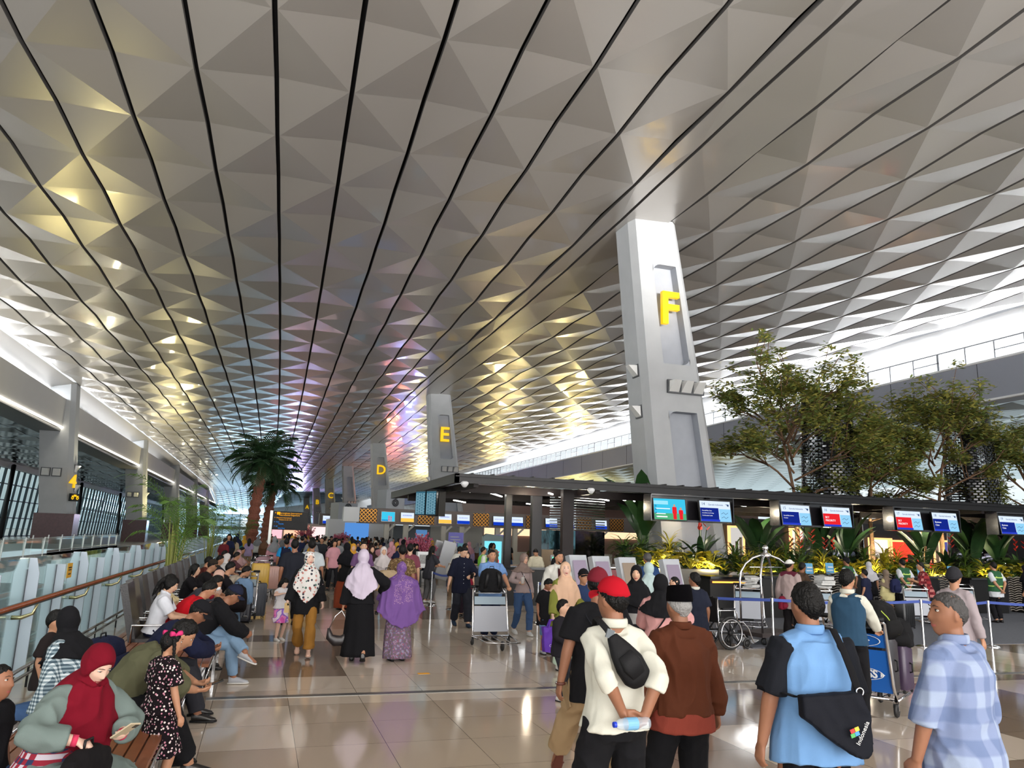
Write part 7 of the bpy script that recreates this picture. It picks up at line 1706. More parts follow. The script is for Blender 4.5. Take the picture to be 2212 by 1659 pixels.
# right-edge dark figure
p = Person('tall person in a dark jacket cut by the right edge, grey trousers and pale shoes', (13.0, 9.3), -100, H=1.80, tone='mid', vox=.014).body().hair('long'); p.top(C('cloth_graphite', (38, 40, 48)), 'jacket', sleeve=.98, hem=-.42, e=.04, flare=.05); p.trousers(C('trousers_grey', (104, 106, 116))).shoes(SHG, sole=M_RUB)
# ---- 2. middle right group
p = Person('person in a pink top and black headscarf carrying a baby', (4.42, 7.95), 20, H=1.57, fem=True, tone='light', vox=.010, build=1.15, head=(38, -4, 0), hl=(.02, .24, 1.02), hr=(.18, .26, 1.06), pl=(-1, -.2, -.4), pr=(1, -.2, -.4), curl=(.8, .8), hdir=((.9, .3, .1), (-.8, .4, .2))).body().eyes()
PK = C('blouse_pink', (206, 152, 150)); p.hijab(BLKC, front=.16, back=.24, seed=4); p.top(PK, 'blouse', sleeve=.95, hem=-.35, e=.028, flare=.06, sr=(.058, .056, .054, .05)); p.skirt(C('skirt_plum', (70, 44, 52)), hem=.08); p.shoes(SHW); p.strap(BLKC, 'bag_strap', w=.018)
b = Person('baby in a beige top held on an arm, looking left', (4.62, 7.95), -70, H=.72, age='child', fem=True, tone='light', vox=.009, seat=.30, head=(15, 5, 0), build=1.25, z0=.86, hl=(-.16, .12, 1.30), hr=(.10, .14, 1.28), fl=(-.05, .16, 1.04), fr=(.06, .18, 1.02)).body().eyes()
b.hair('crop'); b.top(C('baby_beige', (206, 188, 174)), sleeve=.6, hem=-.1, e=.012); b.trousers(dots_mat('baby_print', (226, 40, 110), (60, 190, 190), 60, .4, [(240, 220, 230)])); b.shoes(SHW)
p = Person('person in a black headscarf and black and grey striped top', (5.15, 9.95), 188, H=1.60, fem=True, tone='light', vox=.012, head=(25, 2, 0)).body().eyes(); p.hijab(BLKC, front=.34, back=.3, seed=2); p.top(stripe_mat('stripe_bw', (26, 26, 30), (150, 148, 146), 3.6), sleeve=.97, hem=-.3, e=.022); p.skirt(BLKC); p.shoes(SHB)
p = Person('person in a mint headscarf seen from behind near the kiosks', (6.25, 11.6), 10, H=1.60, fem=True, vox=.013).body(); p.hijab(C('scarf_mint', (186, 206, 206)), front=.3, back=.36, seed=6); p.top(C('cloth_stone', (176, 170, 160)), sleeve=.97, e=.02); p.skirt(C('skirt_greyblue', (84, 92, 106))); p.shoes(SHB)
p = Person('person with cropped greying hair in a blue T-shirt at the kiosks', (7.35, 13.7), 5, H=1.74, tone='tan', vox=.014, build=1.1).body().hair('crop', mat('salt_hair', srgb(66, 64, 64), rough=.6)); p.top(C('tee_blue', (50, 76, 122)), 'tshirt', e=.024); p.trousers(DGREY).shoes(SHB)
p = Person('boy with short hair in a navy polo with white trim by the wheelchair', (6.45, 10.5), 12, H=1.48, age='child', tone='tan', vox=.012, head=(-40, 4, 0)).body().eyes(); p.hair('short'); p.top(C('polo_navy', (34, 38, 52)), 'polo', e=.028, collar=WHT, hem=-.22, flare=.03, sr=(.06, .062, .05, .05)); p.trousers(BLKC).shoes(SHB)
p = Person('boy in a black cap between the maroon cap and the kiosks', (4.95, 11.4), 175, H=1.46, age='child', tone='mid', vox=.013).body().eyes(); p.hair('crop', under=True).cap(BLKC, 'cap'); p.top(C('tee_denim', (44, 60, 96)), 'tshirt'); p.trousers(NAVY).shoes(SHB)
p = Person('bearded person in an open white jacket with a backpack strap and lanyard', (5.42, 13.65), 182, H=1.72, tone='mid', vox=.011, build=1.1, head=(-8, 0, 0)).body().eyes(); p.hair('short'); JW = C('jacket_offwhite', (214, 212, 204)); p.top(JW, 'jacket', sleeve=.98, hem=-.28, e=.03, flare=.04, sr=(.06, .058, .056, .05), collar=JW)
mb = MB(); mb.prism([(-.055, .165, 1.42), (.055, .165, 1.42), (.065, .185, 1.0), (-.065, .185, 1.0)], (0, 0, 0), (0, -.03, 0)); mb.build('inner_shirt', C('inner_red_black', (64, 24, 28)), p.root); mb = MB(); mb.tube([(-.05, .13, 1.44), (-.02, .19, 1.2), (0, .195, 1.08), (.02, .19, 1.2), (.05, .13, 1.44)], .006, 6); mb.build('lanyard', BLKC, p.root); mb = MB(); mb.tube([(-.11, .13, 1.42), (-.12, .16, 1.25), (-.13, .14, 1.08)], [(.025, .006)] * 3, 8, side=(1, 0, 0)); mb.build('backpack_strap', BLKC, p.root, smooth=True)
mb = MB(); mb.tube([p.P(-.045, .062, -.075), p.P(-.03, .085, -.105), p.P(0, .095, -.115), p.P(.03, .085, -.105), p.P(.045, .062, -.075)], [.006, .012, .014, .012, .006], 8); mb.build('beard', M_HAIR, p.root, smooth=True)
p.trousers(DGREY).shoes(SHB)
# beige headscarf, green blouse, holding the purple bag
p = Person('person in a peach headscarf and olive green blouse holding a purple shopping bag', (4.58, 11.25), 172, H=1.585, fem=True, tone='pale', vox=.010, head=(18, 10, 0), hr=(.30, .14, .72), hl=(-.20, .20, .95), pr=(.6, -1, 0), curl=(.5, 1.2)).body().eyes(); p.hijab(C('scarf_peach', (216, 178, 150)), front=.42, back=.3, seed=3, pts=.05); GR = C('blouse_olive', (122, 126, 58)); p.top(GR, 'blouse', sleeve=.97, hem=-.30, e=.028, flare=.07, sr=(.056, .056, .054, .05)); p.trousers(C('trousers_mint', (196, 220, 200)), r=(.105, .095, .095, .10)).shoes(SHW)
w_ = L2W(p, tuple(p.wrR)); t = thing('shopping_bag', 'bright purple shopping bag hanging from the hand of the person in a peach headscarf', 'bag', (w_.x - .02, w_.y - .06, .30)); M_PUR = mat('purple_nonwoven', srgb(86, 38, 158), rough=.7, bump=(14, .3))
mb = MB(); mb.prism([(-.14, -.06, 0), (.14, -.06, 0), (.16, -.05, .36), (-.16, -.05, .36)], (0, 0, 0), (0, .12, 0)); me = remesh(mb, .012, 3, .5); folds(me, .012, (8, 8, 5), 2); put(me, 'bag_body', M_PUR, t);
for dy in (-.05, .05): mb = MB(); mb.tube([(-.08, dy, .33), (-.04, dy * .4, .46), (.04, dy * .4, .46), (.08, dy, .33)], [(.014, .003)] * 4, 6, side=(0, 0, 1)); mb.build('handle', M_PUR, t)
text('bag_text', 'CCEEN', .05, mat('lilac_print', srgb(200, 180, 230), rough=.6), (.0, -.082, .10), (R(90), 0, 0), t)
p = Person('boy in a black polo with a small red chest mark, denim shorts', (4.90, 12.9), 172, H=1.24, age='child', tone='tan', vox=.011, head=(-20, -28, 0), build=.95).body().eyes(); p.hair('short'); p.top(BLKC, 'polo', e=.026, collar=C('collar_pinkish', (196, 150, 150)), hem=-.28, flare=.03, sr=(.06, .06, .05, .05)); p.trousers(C('denim_short', (96, 124, 160)), t_end=.56, r=(.11, .09, .08, .07)).shoes(SHG); mb = MB(); mb.box((-.07, .135, .98), (.022, .01, .04)); mb.build('chest_mark', mat('red_mark', srgb(190, 30, 50), rough=.6), p.root)
p = Person('small boy with a fringe peeking out beside the black T-shirt', (3.72, 9.2), 150, H=1.16, age='child', tone='light', vox=.011, head=(-10, 6, 0), hl=(-.10, .25, .72), hr=(.16, .22, .70)).body().eyes(); p.hair('short'); p.top(C('jacket_dark_child', (36, 34, 40)), 'jacket', sleeve=.95, e=.026); p.trousers(DGREY).shoes(SHW)
# grey headscarf walking, jeans, drink in hand
p = Person('person in a taupe headscarf, glasses and jeans carrying a clear cup', (5.30, 15.35), 176, H=1.62, fem=True, tone='light', vox=.012, head=(-24, 2, 0), hr=(.16, .24, 1.06), pr=(1, -.6, -.4), curl=(.4, .9), fl=(-.10, .16, .09), fr=(.09, -.20, .12)).body().eyes(glasses=mat('thin_glasses', srgb(90, 60, 60), rough=.3)); p.hijab(C('scarf_taupe', (134, 116, 108)), front=.14, back=.12, seed=5, wide=.056); p.top(C('knit_lilac_grey', (170, 152, 150)), 'jumper', sleeve=.98, hem=-.12, e=.014, sr=(.048, .044, .040, .034)); p.trousers(DEN, r=(.094, .074, .066, .056), e=.010).shoes(SHW, sole=M_RUB)
w_ = L2W(p, tuple(p.wrR + V((-.02, .09, .05)))); t = thing('drink_cup', 'clear plastic cup of iced drink held at chest height', 'cup', w_); mb = MB(); mb.lathe([(0, -.06), (.032, -.06), (.042, .06), (.044, .065), (0, .07)], n=18); mb.build('cup', mat('cup_plastic', (.86, .82, .78), rough=.15, alpha=.7), t, smooth=True); mb = MB(); mb.tube([(.01, 0, .06), (.025, 0, .14)], .004, 6); mb.build('straw', M_WHITE, t)
p.strap(BLKC, 'bag_strap', w=.02)
# trolley man
p = Person('person in a light blue polo pushing the silver trolley towards us', (4.42, 14.75), 180, H=1.70, tone='mid', vox=.011, build=1.2, head=(0, -4, 0), hl=(-.26, .42, 1.0), hr=(.26, .42, 1.0), pl=(-.8, -.5, -.6), pr=(.8, -.5, -.6), curl=(1.2, 1.2), hdir=((0, 1, -.3), (0, 1, -.3)), palm=((0, 0, -1), (0, 0, -1))).body().eyes(); p.hair('crop'); p.top(C('polo_sky', (116, 152, 204)), 'polo', e=.026, collar=C('polo_sky', (116, 152, 204)), belly=.02, sr=(.062, .064, .05, .05)); p.trousers(C('trousers_navy', (32, 40, 66))).shoes(SHB)
# walking man with glasses and phone
p = Person('person in a dark navy shirt and glasses walking while looking at a phone', (4.38, 16.9), 178, H=1.73, tone='light', vox=.011, head=(-14, -24, 0), hl=(-.13, .26, 1.08), hr=(.34, .06, .80), pl=(-1, -.5, -.5), curl=(.9, .4), fl=(-.12, .22, .09), fr=(.10, -.16, .13)).body().eyes(glasses=mat('thin_glasses', srgb(90, 60, 60), rough=.3)); p.hair('short'); SN = C('shirt_ink_navy', (24, 27, 44)); p.top(SN, sleeve=.62, e=.028, collar=SN, hem=-.22, flare=.03, sr=(.062, .060, .058, .05)); p.trousers(C('trousers_charcoal', (38, 40, 48)), r=(.10, .088, .082, .074)).shoes(C('shoe_slate', (44, 58, 78)), sole=M_BLKM)
mb = MB()
for k in range(6): mb.ball((0, .162, 1.36 - k * .085), .0075, 8, 6)
mb.build('shirt_buttons', M_WHITE, p.root); w_ = L2W(p, tuple(p.wrL + V((.0, .10, .03)))); phone(w_, (R(50), 0, R(178)), label='phone held by the walking person with glasses')
# ---- 3. central pair and family
p = Person('person in a long black gown and pale lilac headscarf seen from behind', (1.58, 12.35), 8, H=1.68, fem=True, vox=.011, build=1.1, hl=(-.27, .02, .78), hr=(.33, .16, 1.04), pr=(1, -.5, -.3), fl=(-.08, .14, .09), fr=(.09, -.16, .14), curl=(1.2, .6)).body(); p.hijab(C('scarf_lilac', (198, 186, 204)), front=.3, back=.44, seed=7, pts=.10, width=.95); BG = C('gown_black', (20, 20, 23)); p.top(BG, 'gown_top', sleeve=.97, hem=-.1, e=.024, sr=(.058, .058, .056, .05)); p.skirt(BG, 'gown_skirt', z0=.16, hem=.10, r_top=(.155, .12), r_bot=(.27, .20), fold=.05, seed=3); p.shoes(SHB)
w_ = L2W(p, tuple(p.wrL)); t = thing('handbag', 'black hobo handbag hanging beside the black gown', 'bag', (w_.x - .05, w_.y, w_.z - .50)); mb = MB(); mb.tube([(-.15, 0, .16), (-.13, 0, .03), (-.04, 0, -.03), (.07, 0, -.03), (.14, 0, .05), (.15, 0, .14)], [(.02, .03), (.06, .05), (.085, .06), (.085, .06), (.06, .05), (.02, .03)], 14, side=(0, 0, 1)); mb.build('bag_body', M_LEATH, t, smooth=True); mb = MB(); mb.tube([(-.14, 0, .16), (-.06, 0, .34), (0.03, 0, .42), (.08, 0, .34), (.14, 0, .15)], .008, 6); mb.build('chain_strap', M_CHROME, t, smooth=True)
def sequin():
 def f(N, L, tc):
  v = N('ShaderNodeTexVoronoi', Scale=95); L(tc, v.inputs['Vector']); lt = N('ShaderNodeMath', operation='LESS_THAN'); L(v.outputs['Distance'], lt.inputs[0]); lt.inputs[1].default_value = .30
  g = N('ShaderNodeTexGradient') if False else N('ShaderNodeSeparateXYZ'); L(tc, g.inputs[0]); w_ = N('ShaderNodeTexNoise', Scale=7.); L(tc, w_.inputs['Vector'])
  a = N('ShaderNodeMath', operation='ABSOLUTE'); L(g.outputs[0], a.inputs[0]); ma = N('ShaderNodeMath', operation='LESS_THAN'); L(a.outputs[0], ma.inputs[0]); ma.inputs[1].default_value = .15
  mz = N('ShaderNodeMath', operation='GREATER_THAN'); L(g.outputs[2], mz.inputs[0]); mz.inputs[1].default_value = .88; mn = N('ShaderNodeMath', operation='GREATER_THAN'); L(w_.outputs[0], mn.inputs[0]); mn.inputs[1].default_value = .46
  x = N('ShaderNodeMath', operation='MULTIPLY'); L(ma.outputs[0], x.inputs[0]); L(mz.outputs[0], x.inputs[1]); y = N('ShaderNodeMath', operation='MULTIPLY'); L(x.outputs[0], y.inputs[0]); L(mn.outputs[0], y.inputs[1]); z = N('ShaderNodeMath', operation='MULTIPLY'); L(y.outputs[0], z.inputs[0]); L(lt.outputs[0], z.inputs[1])
  mx = N('ShaderNodeMix', data_type='RGBA'); L(z.outputs[0], mx.inputs[0]); mx.inputs[6].default_value = col4((112, 80, 142)); mx.inputs[7].default_value = col4((216, 176, 188)); return mx.outputs[2]
 return patterned('purple_sequin', (112, 80, 142), f)
p = Person('short person in a long purple beaded headscarf and floral batik skirt', (2.22, 12.42), -6, H=1.50, fem=True, vox=.011, build=1.3, head=(0, 0, 0), hl=(-.30, .0, .72), hr=(.28, .05, .72)).body(); p.top(C('blouse_violet', (120, 84, 160)), 'blouse', sleeve=.97, e=.024); p.skirt(blotch_mat('batik_skirt', [(108, 94, 98), (120, 106, 110), (98, 96, 134), (150, 84, 96), (140, 140, 164)], 26), hem=.05, r_bot=(.27, .21), fold=.05); p.hijab(sequin(), front=.55, back=.88, width=1.32, seed=9, drape_e=.07, amp=.016); p.shoes(SHB)
FL = dots_mat('floral_white', (222, 218, 214), (150, 84, 80), 19, .36, [(90, 120, 110), (190, 130, 120), (60, 60, 70)])
p = Person('person in a white floral headscarf, black blouse and mustard trousers walking towards us', (.80, 13.15), 184, H=1.60, fem=True, tone='pale', vox=.010, head=(-18, 12, 0), hl=(-.27, .08, .78), hr=(.30, .10, .80), fl=(-.10, .22, .10), fr=(.08, -.18, .14), curl=(.9, .5)).body().eyes(); p.top(BLKC, 'blouse', sleeve=.95, hem=-.24, e=.026, flare=.05, sr=(.060, .058, .058, .06)); p.trousers(C('trousers_mustard', (150, 106, 48)), r=(.094, .072, .070, .072), ends=.085, e=.010, amp=.012); p.hijab(FL, front=.42, back=.34, pts=.16, seed=2); p.shoes(mat('sandal_beige', srgb(196, 160, 140), rough=.4), kind='sandal')
w_ = L2W(p, tuple(p.wrR + V((0, .06, -.08)))); phone(w_, (R(80), 0, R(170)), m=mat('phone_case_photo', srgb(200, 170, 120), rough=.4), label='phone in a printed case held by the person in a floral headscarf')
p = Person('little girl in a white blouse and tie-dyed pink skirt hiding her face', (.47, 14.9), 150, H=1.08, age='child', fem=True, tone='pale', vox=.011, head=(0, -30, 0), hl=(-.06, .14, .84), hr=(.06, .14, .84), pl=(-1, .2, -.3), pr=(1, .2, -.3)).body().hair('long'); p.top(C('blouse_white', (226, 224, 228)), 'blouse', e=.02, sleeve=.3, hem=-.12, flare=.06); p.skirt(blotch_mat('tiedye', [(222, 96, 180), (236, 140, 200), (150, 110, 210), (240, 220, 236)], 7, 1), hem=.40, r_bot=(.24, .20), r_top=(.15, .12)); p.shoes(SHW, sole=M_RUB)
# standing behind them
def simple(label, loc, face, H, top_c, bot_c, hair='short', fem=False, tone='mid', hij=None, skirt=False, sleeve=.46, vox=.016, shoes=None, build=1., cap=None, head=(0, 0, 0), group=None, collar=None, **k):
 eyes = k.pop('eyes', None); age = k.pop('age', 'adult')
 q = Person(label, loc, face, H=H, fem=fem, tone=tone, vox=vox, build=build, head=head, group=group, age=age, **k).body(fingers=vox < .02)
 if eyes if eyes is not None else (vox < .02): q.eyes(brows=vox < .018)
 tm = top_c if not isinstance(top_c, tuple) else C('cloth_%d_%d_%d' % top_c, top_c); bm = bot_c if not isinstance(bot_c, tuple) else C('cloth_%d_%d_%d' % bot_c, bot_c)
 if hij is None: q.hair(hair, under=bool(cap))
 q.top(tm, sleeve=sleeve, e=.024, hem=-.2, sr=(.058, .057, .054, .046), collar=tm if collar else None)
 if skirt: q.skirt(bm)
 else: q.trousers(bm)
 if hij is not None: q.hijab(hij if not isinstance(hij, tuple) else C('cloth_%d_%d_%d' % hij, hij), front=.28, back=.34, seed=random.random() * 9)
 if cap: q.cap(C('cloth_%d_%d_%d' % cap, cap), 'cap')
 q.shoes(shoes or SHB); return q
simple('person in a black T-shirt seen from behind, beside the floral headscarf', (.72, 17.3), 0, 1.76, (36, 38, 46), (30, 30, 34), tone='tan', build=1.15)
simple('person in a white T-shirt seen from behind the floral headscarf', (1.12, 17.9), 5, 1.76, (196, 204, 208), (60, 60, 66), tone='tan', build=1.2)
simple('staff member in a navy vest with sky blue sleeves', (.80, 25.5), -5, 1.70, (40, 140, 200), (30, 30, 40), tone='tan', vox=.018, build=1.1).vest(C('vest_navy', (28, 32, 54)), e=.034)
simple('person in a black headscarf and long rust skirt', (2.2, 20.6), -20, 1.68, (24, 24, 26), (140, 66, 44), fem=True, hij=(22, 22, 26), skirt=True, vox=.015, build=1.05, hl=(-.1, .22, .98), hr=(.1, .24, 1.0))
simple('person in a brown batik shirt with a beige crossbody bag', (2.82, 15.85), 5, 1.72, blotch_mat('batik_brown', [(92, 70, 48), (120, 96, 66), (70, 54, 40), (150, 126, 90)], 22), (44, 40, 44), tone='tan', vox=.013, build=1.2).strap(C('strap_beige', (176, 156, 128)), w=.035)
simple('person in a maroon T-shirt and black trousers walking to the desk', (3.55, 18.9), 12, 1.72, (128, 70, 84), (26, 26, 30), tone='light', vox=.013, fl=(-.12, .2, .09), fr=(.12, -.3, .2))
t = bag((2.45, 15.3, .86), R(20), (.56, .3, .40), (176, 154, 124), 'tan suitcase-like bag carried beside the batik shirt', 'travel_bag', straps=False, sq=.4)
simple('person in glasses and a white headscarf facing us', (3.0, 19.6), 180, 1.62, (212, 204, 206), (120, 110, 110), fem=True, hij=(214, 206, 206), tone='light', vox=.014)
simple('person in a face mask behind the lilac headscarf', (2.4, 18.9), 180, 1.74, (110, 80, 120), (40, 40, 50), tone='light', vox=.014)
simple('person in a mustard headscarf in the middle of the crowd', (2.55, 22.4), 175, 1.64, (206, 146, 50), (80, 60, 50), fem=True, hij=(214, 156, 54), tone='light', vox=.016)
simple('person in a dark brown headscarf beside the mustard one', (3.0, 21.8), 170, 1.62, (92, 72, 54), (60, 50, 46), fem=True, hij=(46, 34, 30), tone='light', vox=.016)
simple('long-haired person in dark grey leaning at the pale desk', (4.85, 22.6), 60, 1.64, (50, 50, 56), (96, 96, 98), fem=True, hair='long', vox=.014, lean=8, hr=(.2, .4, 1.05), hl=(-.15, .38, 1.05), shoes=SHW)
simple('person in a white shirt bending over the desk behind the counter', (6.3, 25.6), 70, 1.66, (226, 224, 218), (50, 50, 60), vox=.016, lean=22, hr=(.1, .5, 1.0), hl=(-.1, .5, 1.0)); simple('second person in white standing at the desk behind the counter', (6.9, 26.4), 100, 1.70, (232, 230, 228), (50, 50, 60), vox=.016)
HV = C('vest_lime_green', (120, 190, 70)); q = simple('worker in a lime green safety vest with a hand to the face', (7.0, 24.4), 90, 1.62, (220, 222, 220), (50, 60, 50), vox=.015, hl=(-.05, .20, 1.38), pl=(-1, .2, -.3)); q.vest(HV, 'safety_vest', e=.038)
simple('person in a teal headscarf seated low behind the counter', (7.0, 23.4), 120, 1.30, (40, 120, 110), (40, 60, 60), fem=True, hij=(40, 118, 108), vox=.016)
simple('officer in a cream uniform shirt looking down at the counter', (8.35, 23.0), 190, 1.66, (204, 196, 172), (60, 54, 46), vox=.014, head=(30, -35, 0), lean=12, sleeve=.95, collar=True)
simple('person in a black jacket behind the counter, looking right', (9.1, 23.2), 110, 1.62, (26, 26, 30), (26, 26, 30), tone='light', vox=.014, sleeve=.97)
simple('person in glasses with dark hair peering over the shoulder of the polo shirt', (5.0, 18.9), 180, 1.58, (130, 30, 50), (40, 30, 40), fem=True, hair='long', tone='light', vox=.014)
# right side, at the counters
p = simple('person in a white knitted cap and taupe shirt with maroon shoulders', (10.45, 13.4), 62, 1.68, (166, 148, 146), (24, 22, 24), tone='tan', vox=.012, sleeve=.97, build=1.05, head=(15, 0, 0), hair='crop'); p.cap(C('cap_white', (226, 226, 222)), 'haji')
mb = MB(); p._yoke(mb, .036); me = remesh(mb, .013, 3, .5); put(me, 'shoulder_panel', C('cloth_maroon', (96, 40, 56)), p.root)
bag((10.1, 13.2, .72), R(30), (.26, .10, .26), (112, 26, 46), 'small maroon bag hanging behind the taupe shirt', 'shoulder_bag', straps=False)
simple('person in a brown shirt leaning forward over a trolley', (12.55, 15.95), 80, 1.66, (72, 56, 44), (40, 36, 34), tone='dark', vox=.014, lean=28, hl=(-.1, .55, .92), hr=(.12, .6, .92))
GV = C('vest_dark_green', (52, 96, 66)); M_REF = mat('reflective_lime', srgb(206, 236, 120), rough=.4)
def vestman(label, loc, face, **k):
 q = simple(label, loc, face, 1.68, (216, 220, 226), (24, 24, 28), vox=.013, hl=(-.02, -.2, .92), hr=(.05, -.2, .92), pl=(-1, -.3, 0), pr=(1, -.3, 0), **k); q.vest(GV, 'safety_vest', e=.050, hem=-.06)
 for t0, t1 in ((.345, .375), (.10, .13)):
  mb = MB(); pr0 = [(q.spine(t0), t0), (q.spine(t1), t1)]; r = (.212, .168) if t0 > .3 else (.204, .164); mb.tube([q.spine(t0), q.spine(t1)], [r, r], 24, side=q.ax, sq=.9); mb.build('reflective_band', M_REF, q.root, smooth=True)
 mb = MB()
 for sx in (-1, 1): mb.tube([q.spine(.36) - q.fwd * .165 + q.ax * sx * .09, q.spine(.50) - q.fwd * .06 + q.ax * sx * .09], [(.018, .006)] * 2, 6, side=q.ax)
 mb.build('reflective_strap', M_REF, q.root); return q
vestman('worker in a dark green vest and dark cap with hands behind the back', (16.4, 18.4), -12, tone='tan', cap=(26, 26, 30))
vestman('second worker in a dark green vest with lime bands, bareheaded in front of the planting', (18.15, 18.1), 8)
vestman('third worker in a dark green vest, furthest right with hands behind the back', (20.4, 17.0), 4)
simple('person in a black and white headscarf between the green vests', (17.0, 18.2), 30, 1.58, (26, 26, 30), (36, 34, 36), fem=True, hij=(190, 190, 196), vox=.014)
q = simple('child in an olive headscarf and cream outfit wearing a navy backpack', (16.55, 17.1), 6, 1.38, (196, 186, 136), (196, 186, 150), fem=True, hij=(126, 110, 96), vox=.013, sleeve=.97, age='child'); bag((16.62, 16.88, .82), R(-6), (.30, .16, .38), (34, 38, 70), 'navy backpack worn by the child in an olive headscarf')
simple('child in dark blue beside the child in an olive headscarf', (16.1, 17.4), -20, 1.36, (34, 38, 62), (96, 86, 74), vox=.014, age='child')
simple('person in a red plaid shirt leaning on the counter with a phone', (17.75, 16.9), -60, 1.64, plaid_mat('red_plaid', (150, 52, 56), (104, 34, 42), (190, 120, 116), 16, 14, False), (60, 50, 60), vox=.013, lean=12, hair='short', hl=(-.1, .42, 1.16), hr=(.1, .35, 1.12), sleeve=.6)
simple('person in black with a pale sleeve at the far right counter', (21.9, 17.2), -20, 1.62, (24, 24, 28), (24, 24, 28), fem=True, hij=(20, 20, 24), vox=.015)
# ---- 4. the seated group on the left
GC = plaid_mat('gingham', (206, 216, 220), (132, 150, 158), (66, 84, 96), 78, 70, False)
JK = C('jacket_sage', (112, 126, 122), rough=.7)
p = Person('seated person in a crimson headscarf and sage jacket looking down at a phone', (-1.02, 5.35), 128, H=1.60, fem=True, tone='pale', vox=.0085, seat=.46, lean=16, build=1.25, head=(8, -34, 0), hl=(-.12, .34, .74), hr=(.20, .36, .78), pl=(-1, -.1, -.5), pr=(1, -.1, -.3), curl=(.7, .6), hdir=((.75, .6, 0), (-.7, .5, -.3)), palm=((.1, -.2, 1), (-.2, -.2, -1))).body().eyes(open_=.55)
p.top(JK, 'jacket', sleeve=.90, hem=-.14, e=.024, sr=(.048, .050, .048, .042), amp=.016, seed=6, vox=.010); p.skirt(JK, 'long_tunic', hem=.1, amp=.014)
mb = MB(); mb.tube([p.wrL - (p.wrL - p.elL).normalized() * .03, p.wrL], .032, 12); mb.tube([p.wrR - (p.wrR - p.elR).normalized() * .03, p.wrR], .032, 12); mb.build('pink_cuff', C('cuff_pink', (206, 60, 92)), p.root, smooth=True)
mb = MB(); p.torso(mb, e=.046, hem=-.05, top=.30); me = remesh(mb, .012, 3, .5); put(me, 'checked_blouse', plaid_mat('red_navy_check', (52, 60, 92), (150, 44, 60), (206, 196, 206), 40, 34, False), p.root)
p.hijab(C('scarf_crimson', (112, 14, 32)), front=.30, back=.30, seed=5, amp=.014, pts=.06); p.shoes(SHB)
w_ = L2W(p, tuple(p.wrL + V((.07, .10, .05)))); phone(w_, (R(35), R(-10), R(-128)), m=mat('phone_gold', srgb(206, 190, 160), rough=.25), label='gold smartphone held by the person in a crimson headscarf')
w_ = L2W(p, (.16, .40, .545)); t = bag(tuple(w_), R(-110), (.42, .14, .20), (20, 18, 20), 'black leather handbag on the lap of the crimson headscarf', 'handbag', straps=False)
p = Person('seated person in a black headscarf and gingham shirt turned away', (-1.30, 7.15), -62, H=1.60, fem=True, vox=.0095, seat=.46, lean=14, build=1.15, head=(40, -12, 0)).body(); p.top(GC, 'shirt', sleeve=.97, hem=-.16, e=.026, sr=(.050, .050, .048, .042), amp=.012); p.trousers(DEN); p.hijab(BLKC, front=.20, back=.20, seed=8); p.shoes(SHB)
p = Person('boy at the left edge in a black T-shirt looking at us', (-1.42, 5.45), 120, H=1.20, age='child', tone='tan', vox=.011, seat=.46, head=(-10, 4, 0)).body().eyes(); p.hair('crop'); p.top(BLKC, 'tshirt'); p.trousers(DEN); p.shoes(SHB)
t = thing('trolley_handle', 'metal trolley handle end at the left edge', 'handle', tuple(gz(20, 1590, .7))); mb = MB(); mb.tube([(-.14, -.06, -.12), (-.02, 0, 0), (.03, .06, .05)], [.028, .030, .022], 12); mb.build('steel_tube', M_CHROME, t, smooth=True); mb = MB(); mb.tube([(-.22, .1, .07), (.03, .06, .05)], .02, 8); mb.build('grip', M_BLKM, t, smooth=True)
DOT = dots_mat('black_flower_print', (22, 16, 20), (226, 200, 204), 46, .34, [(206, 140, 160), (236, 226, 220)])
p = Person('little girl in a black flowered dress with braids and pink bows', (-.60, 6.52), 52, H=1.14, age='child', fem=True, tone='mid', vox=.0085, head=(5, -6, 0), hl=(-.22, .04, .44), hr=(.22, .06, .46), build=1.0).body().eyes()
p.top(DOT, 'dress_top', sleeve=.44, hem=-.10, e=.026, flare=.04, sr=(.062, .070, .06, .05)); p.skirt(DOT, 'dress_skirt', hem=.30, r_top=(.16, .125), r_bot=(.27, .23), fold=.07, z0=.14); p.hair('crop'); p.shoes(M_BLKM)
for sg in (-1, 1):
 mb = MB(); pts = [p.P(sg * .072, -.02, .035), p.P(sg * .098, -.02, -.01), p.P(sg * .102, -.01, -.08), p.P(sg * .098, .0, -.15), p.P(sg * .094, .01, -.21)]
 P_ = []; rr = []
 for i in range(25):
  f = i / 24 * 4; a = int(min(f, 3)); P_.append(pts[a].lerp(pts[a + 1], f - a)); rr.append((.020 - .010 * i / 24) * (1.12 if i % 3 == 0 else .88) * p.hk)
 mb.tube(P_, rr, 10); mb.build('braid', M_HAIR, p.root, smooth=True)
 mb = MB(); c = p.P(sg * .066, -.005, .075)
 for s2 in (-1, 1): mb.tube([c, c + V((.0, s2 * .022, .010)), c + V((.0, s2 * .045, .012))], [.006, (.018), .020], 8)
 mb.ball(c, .010, 8, 6); mb.build('pink_bow', C('bow_pink', (216, 60, 120)), p.root, smooth=True)
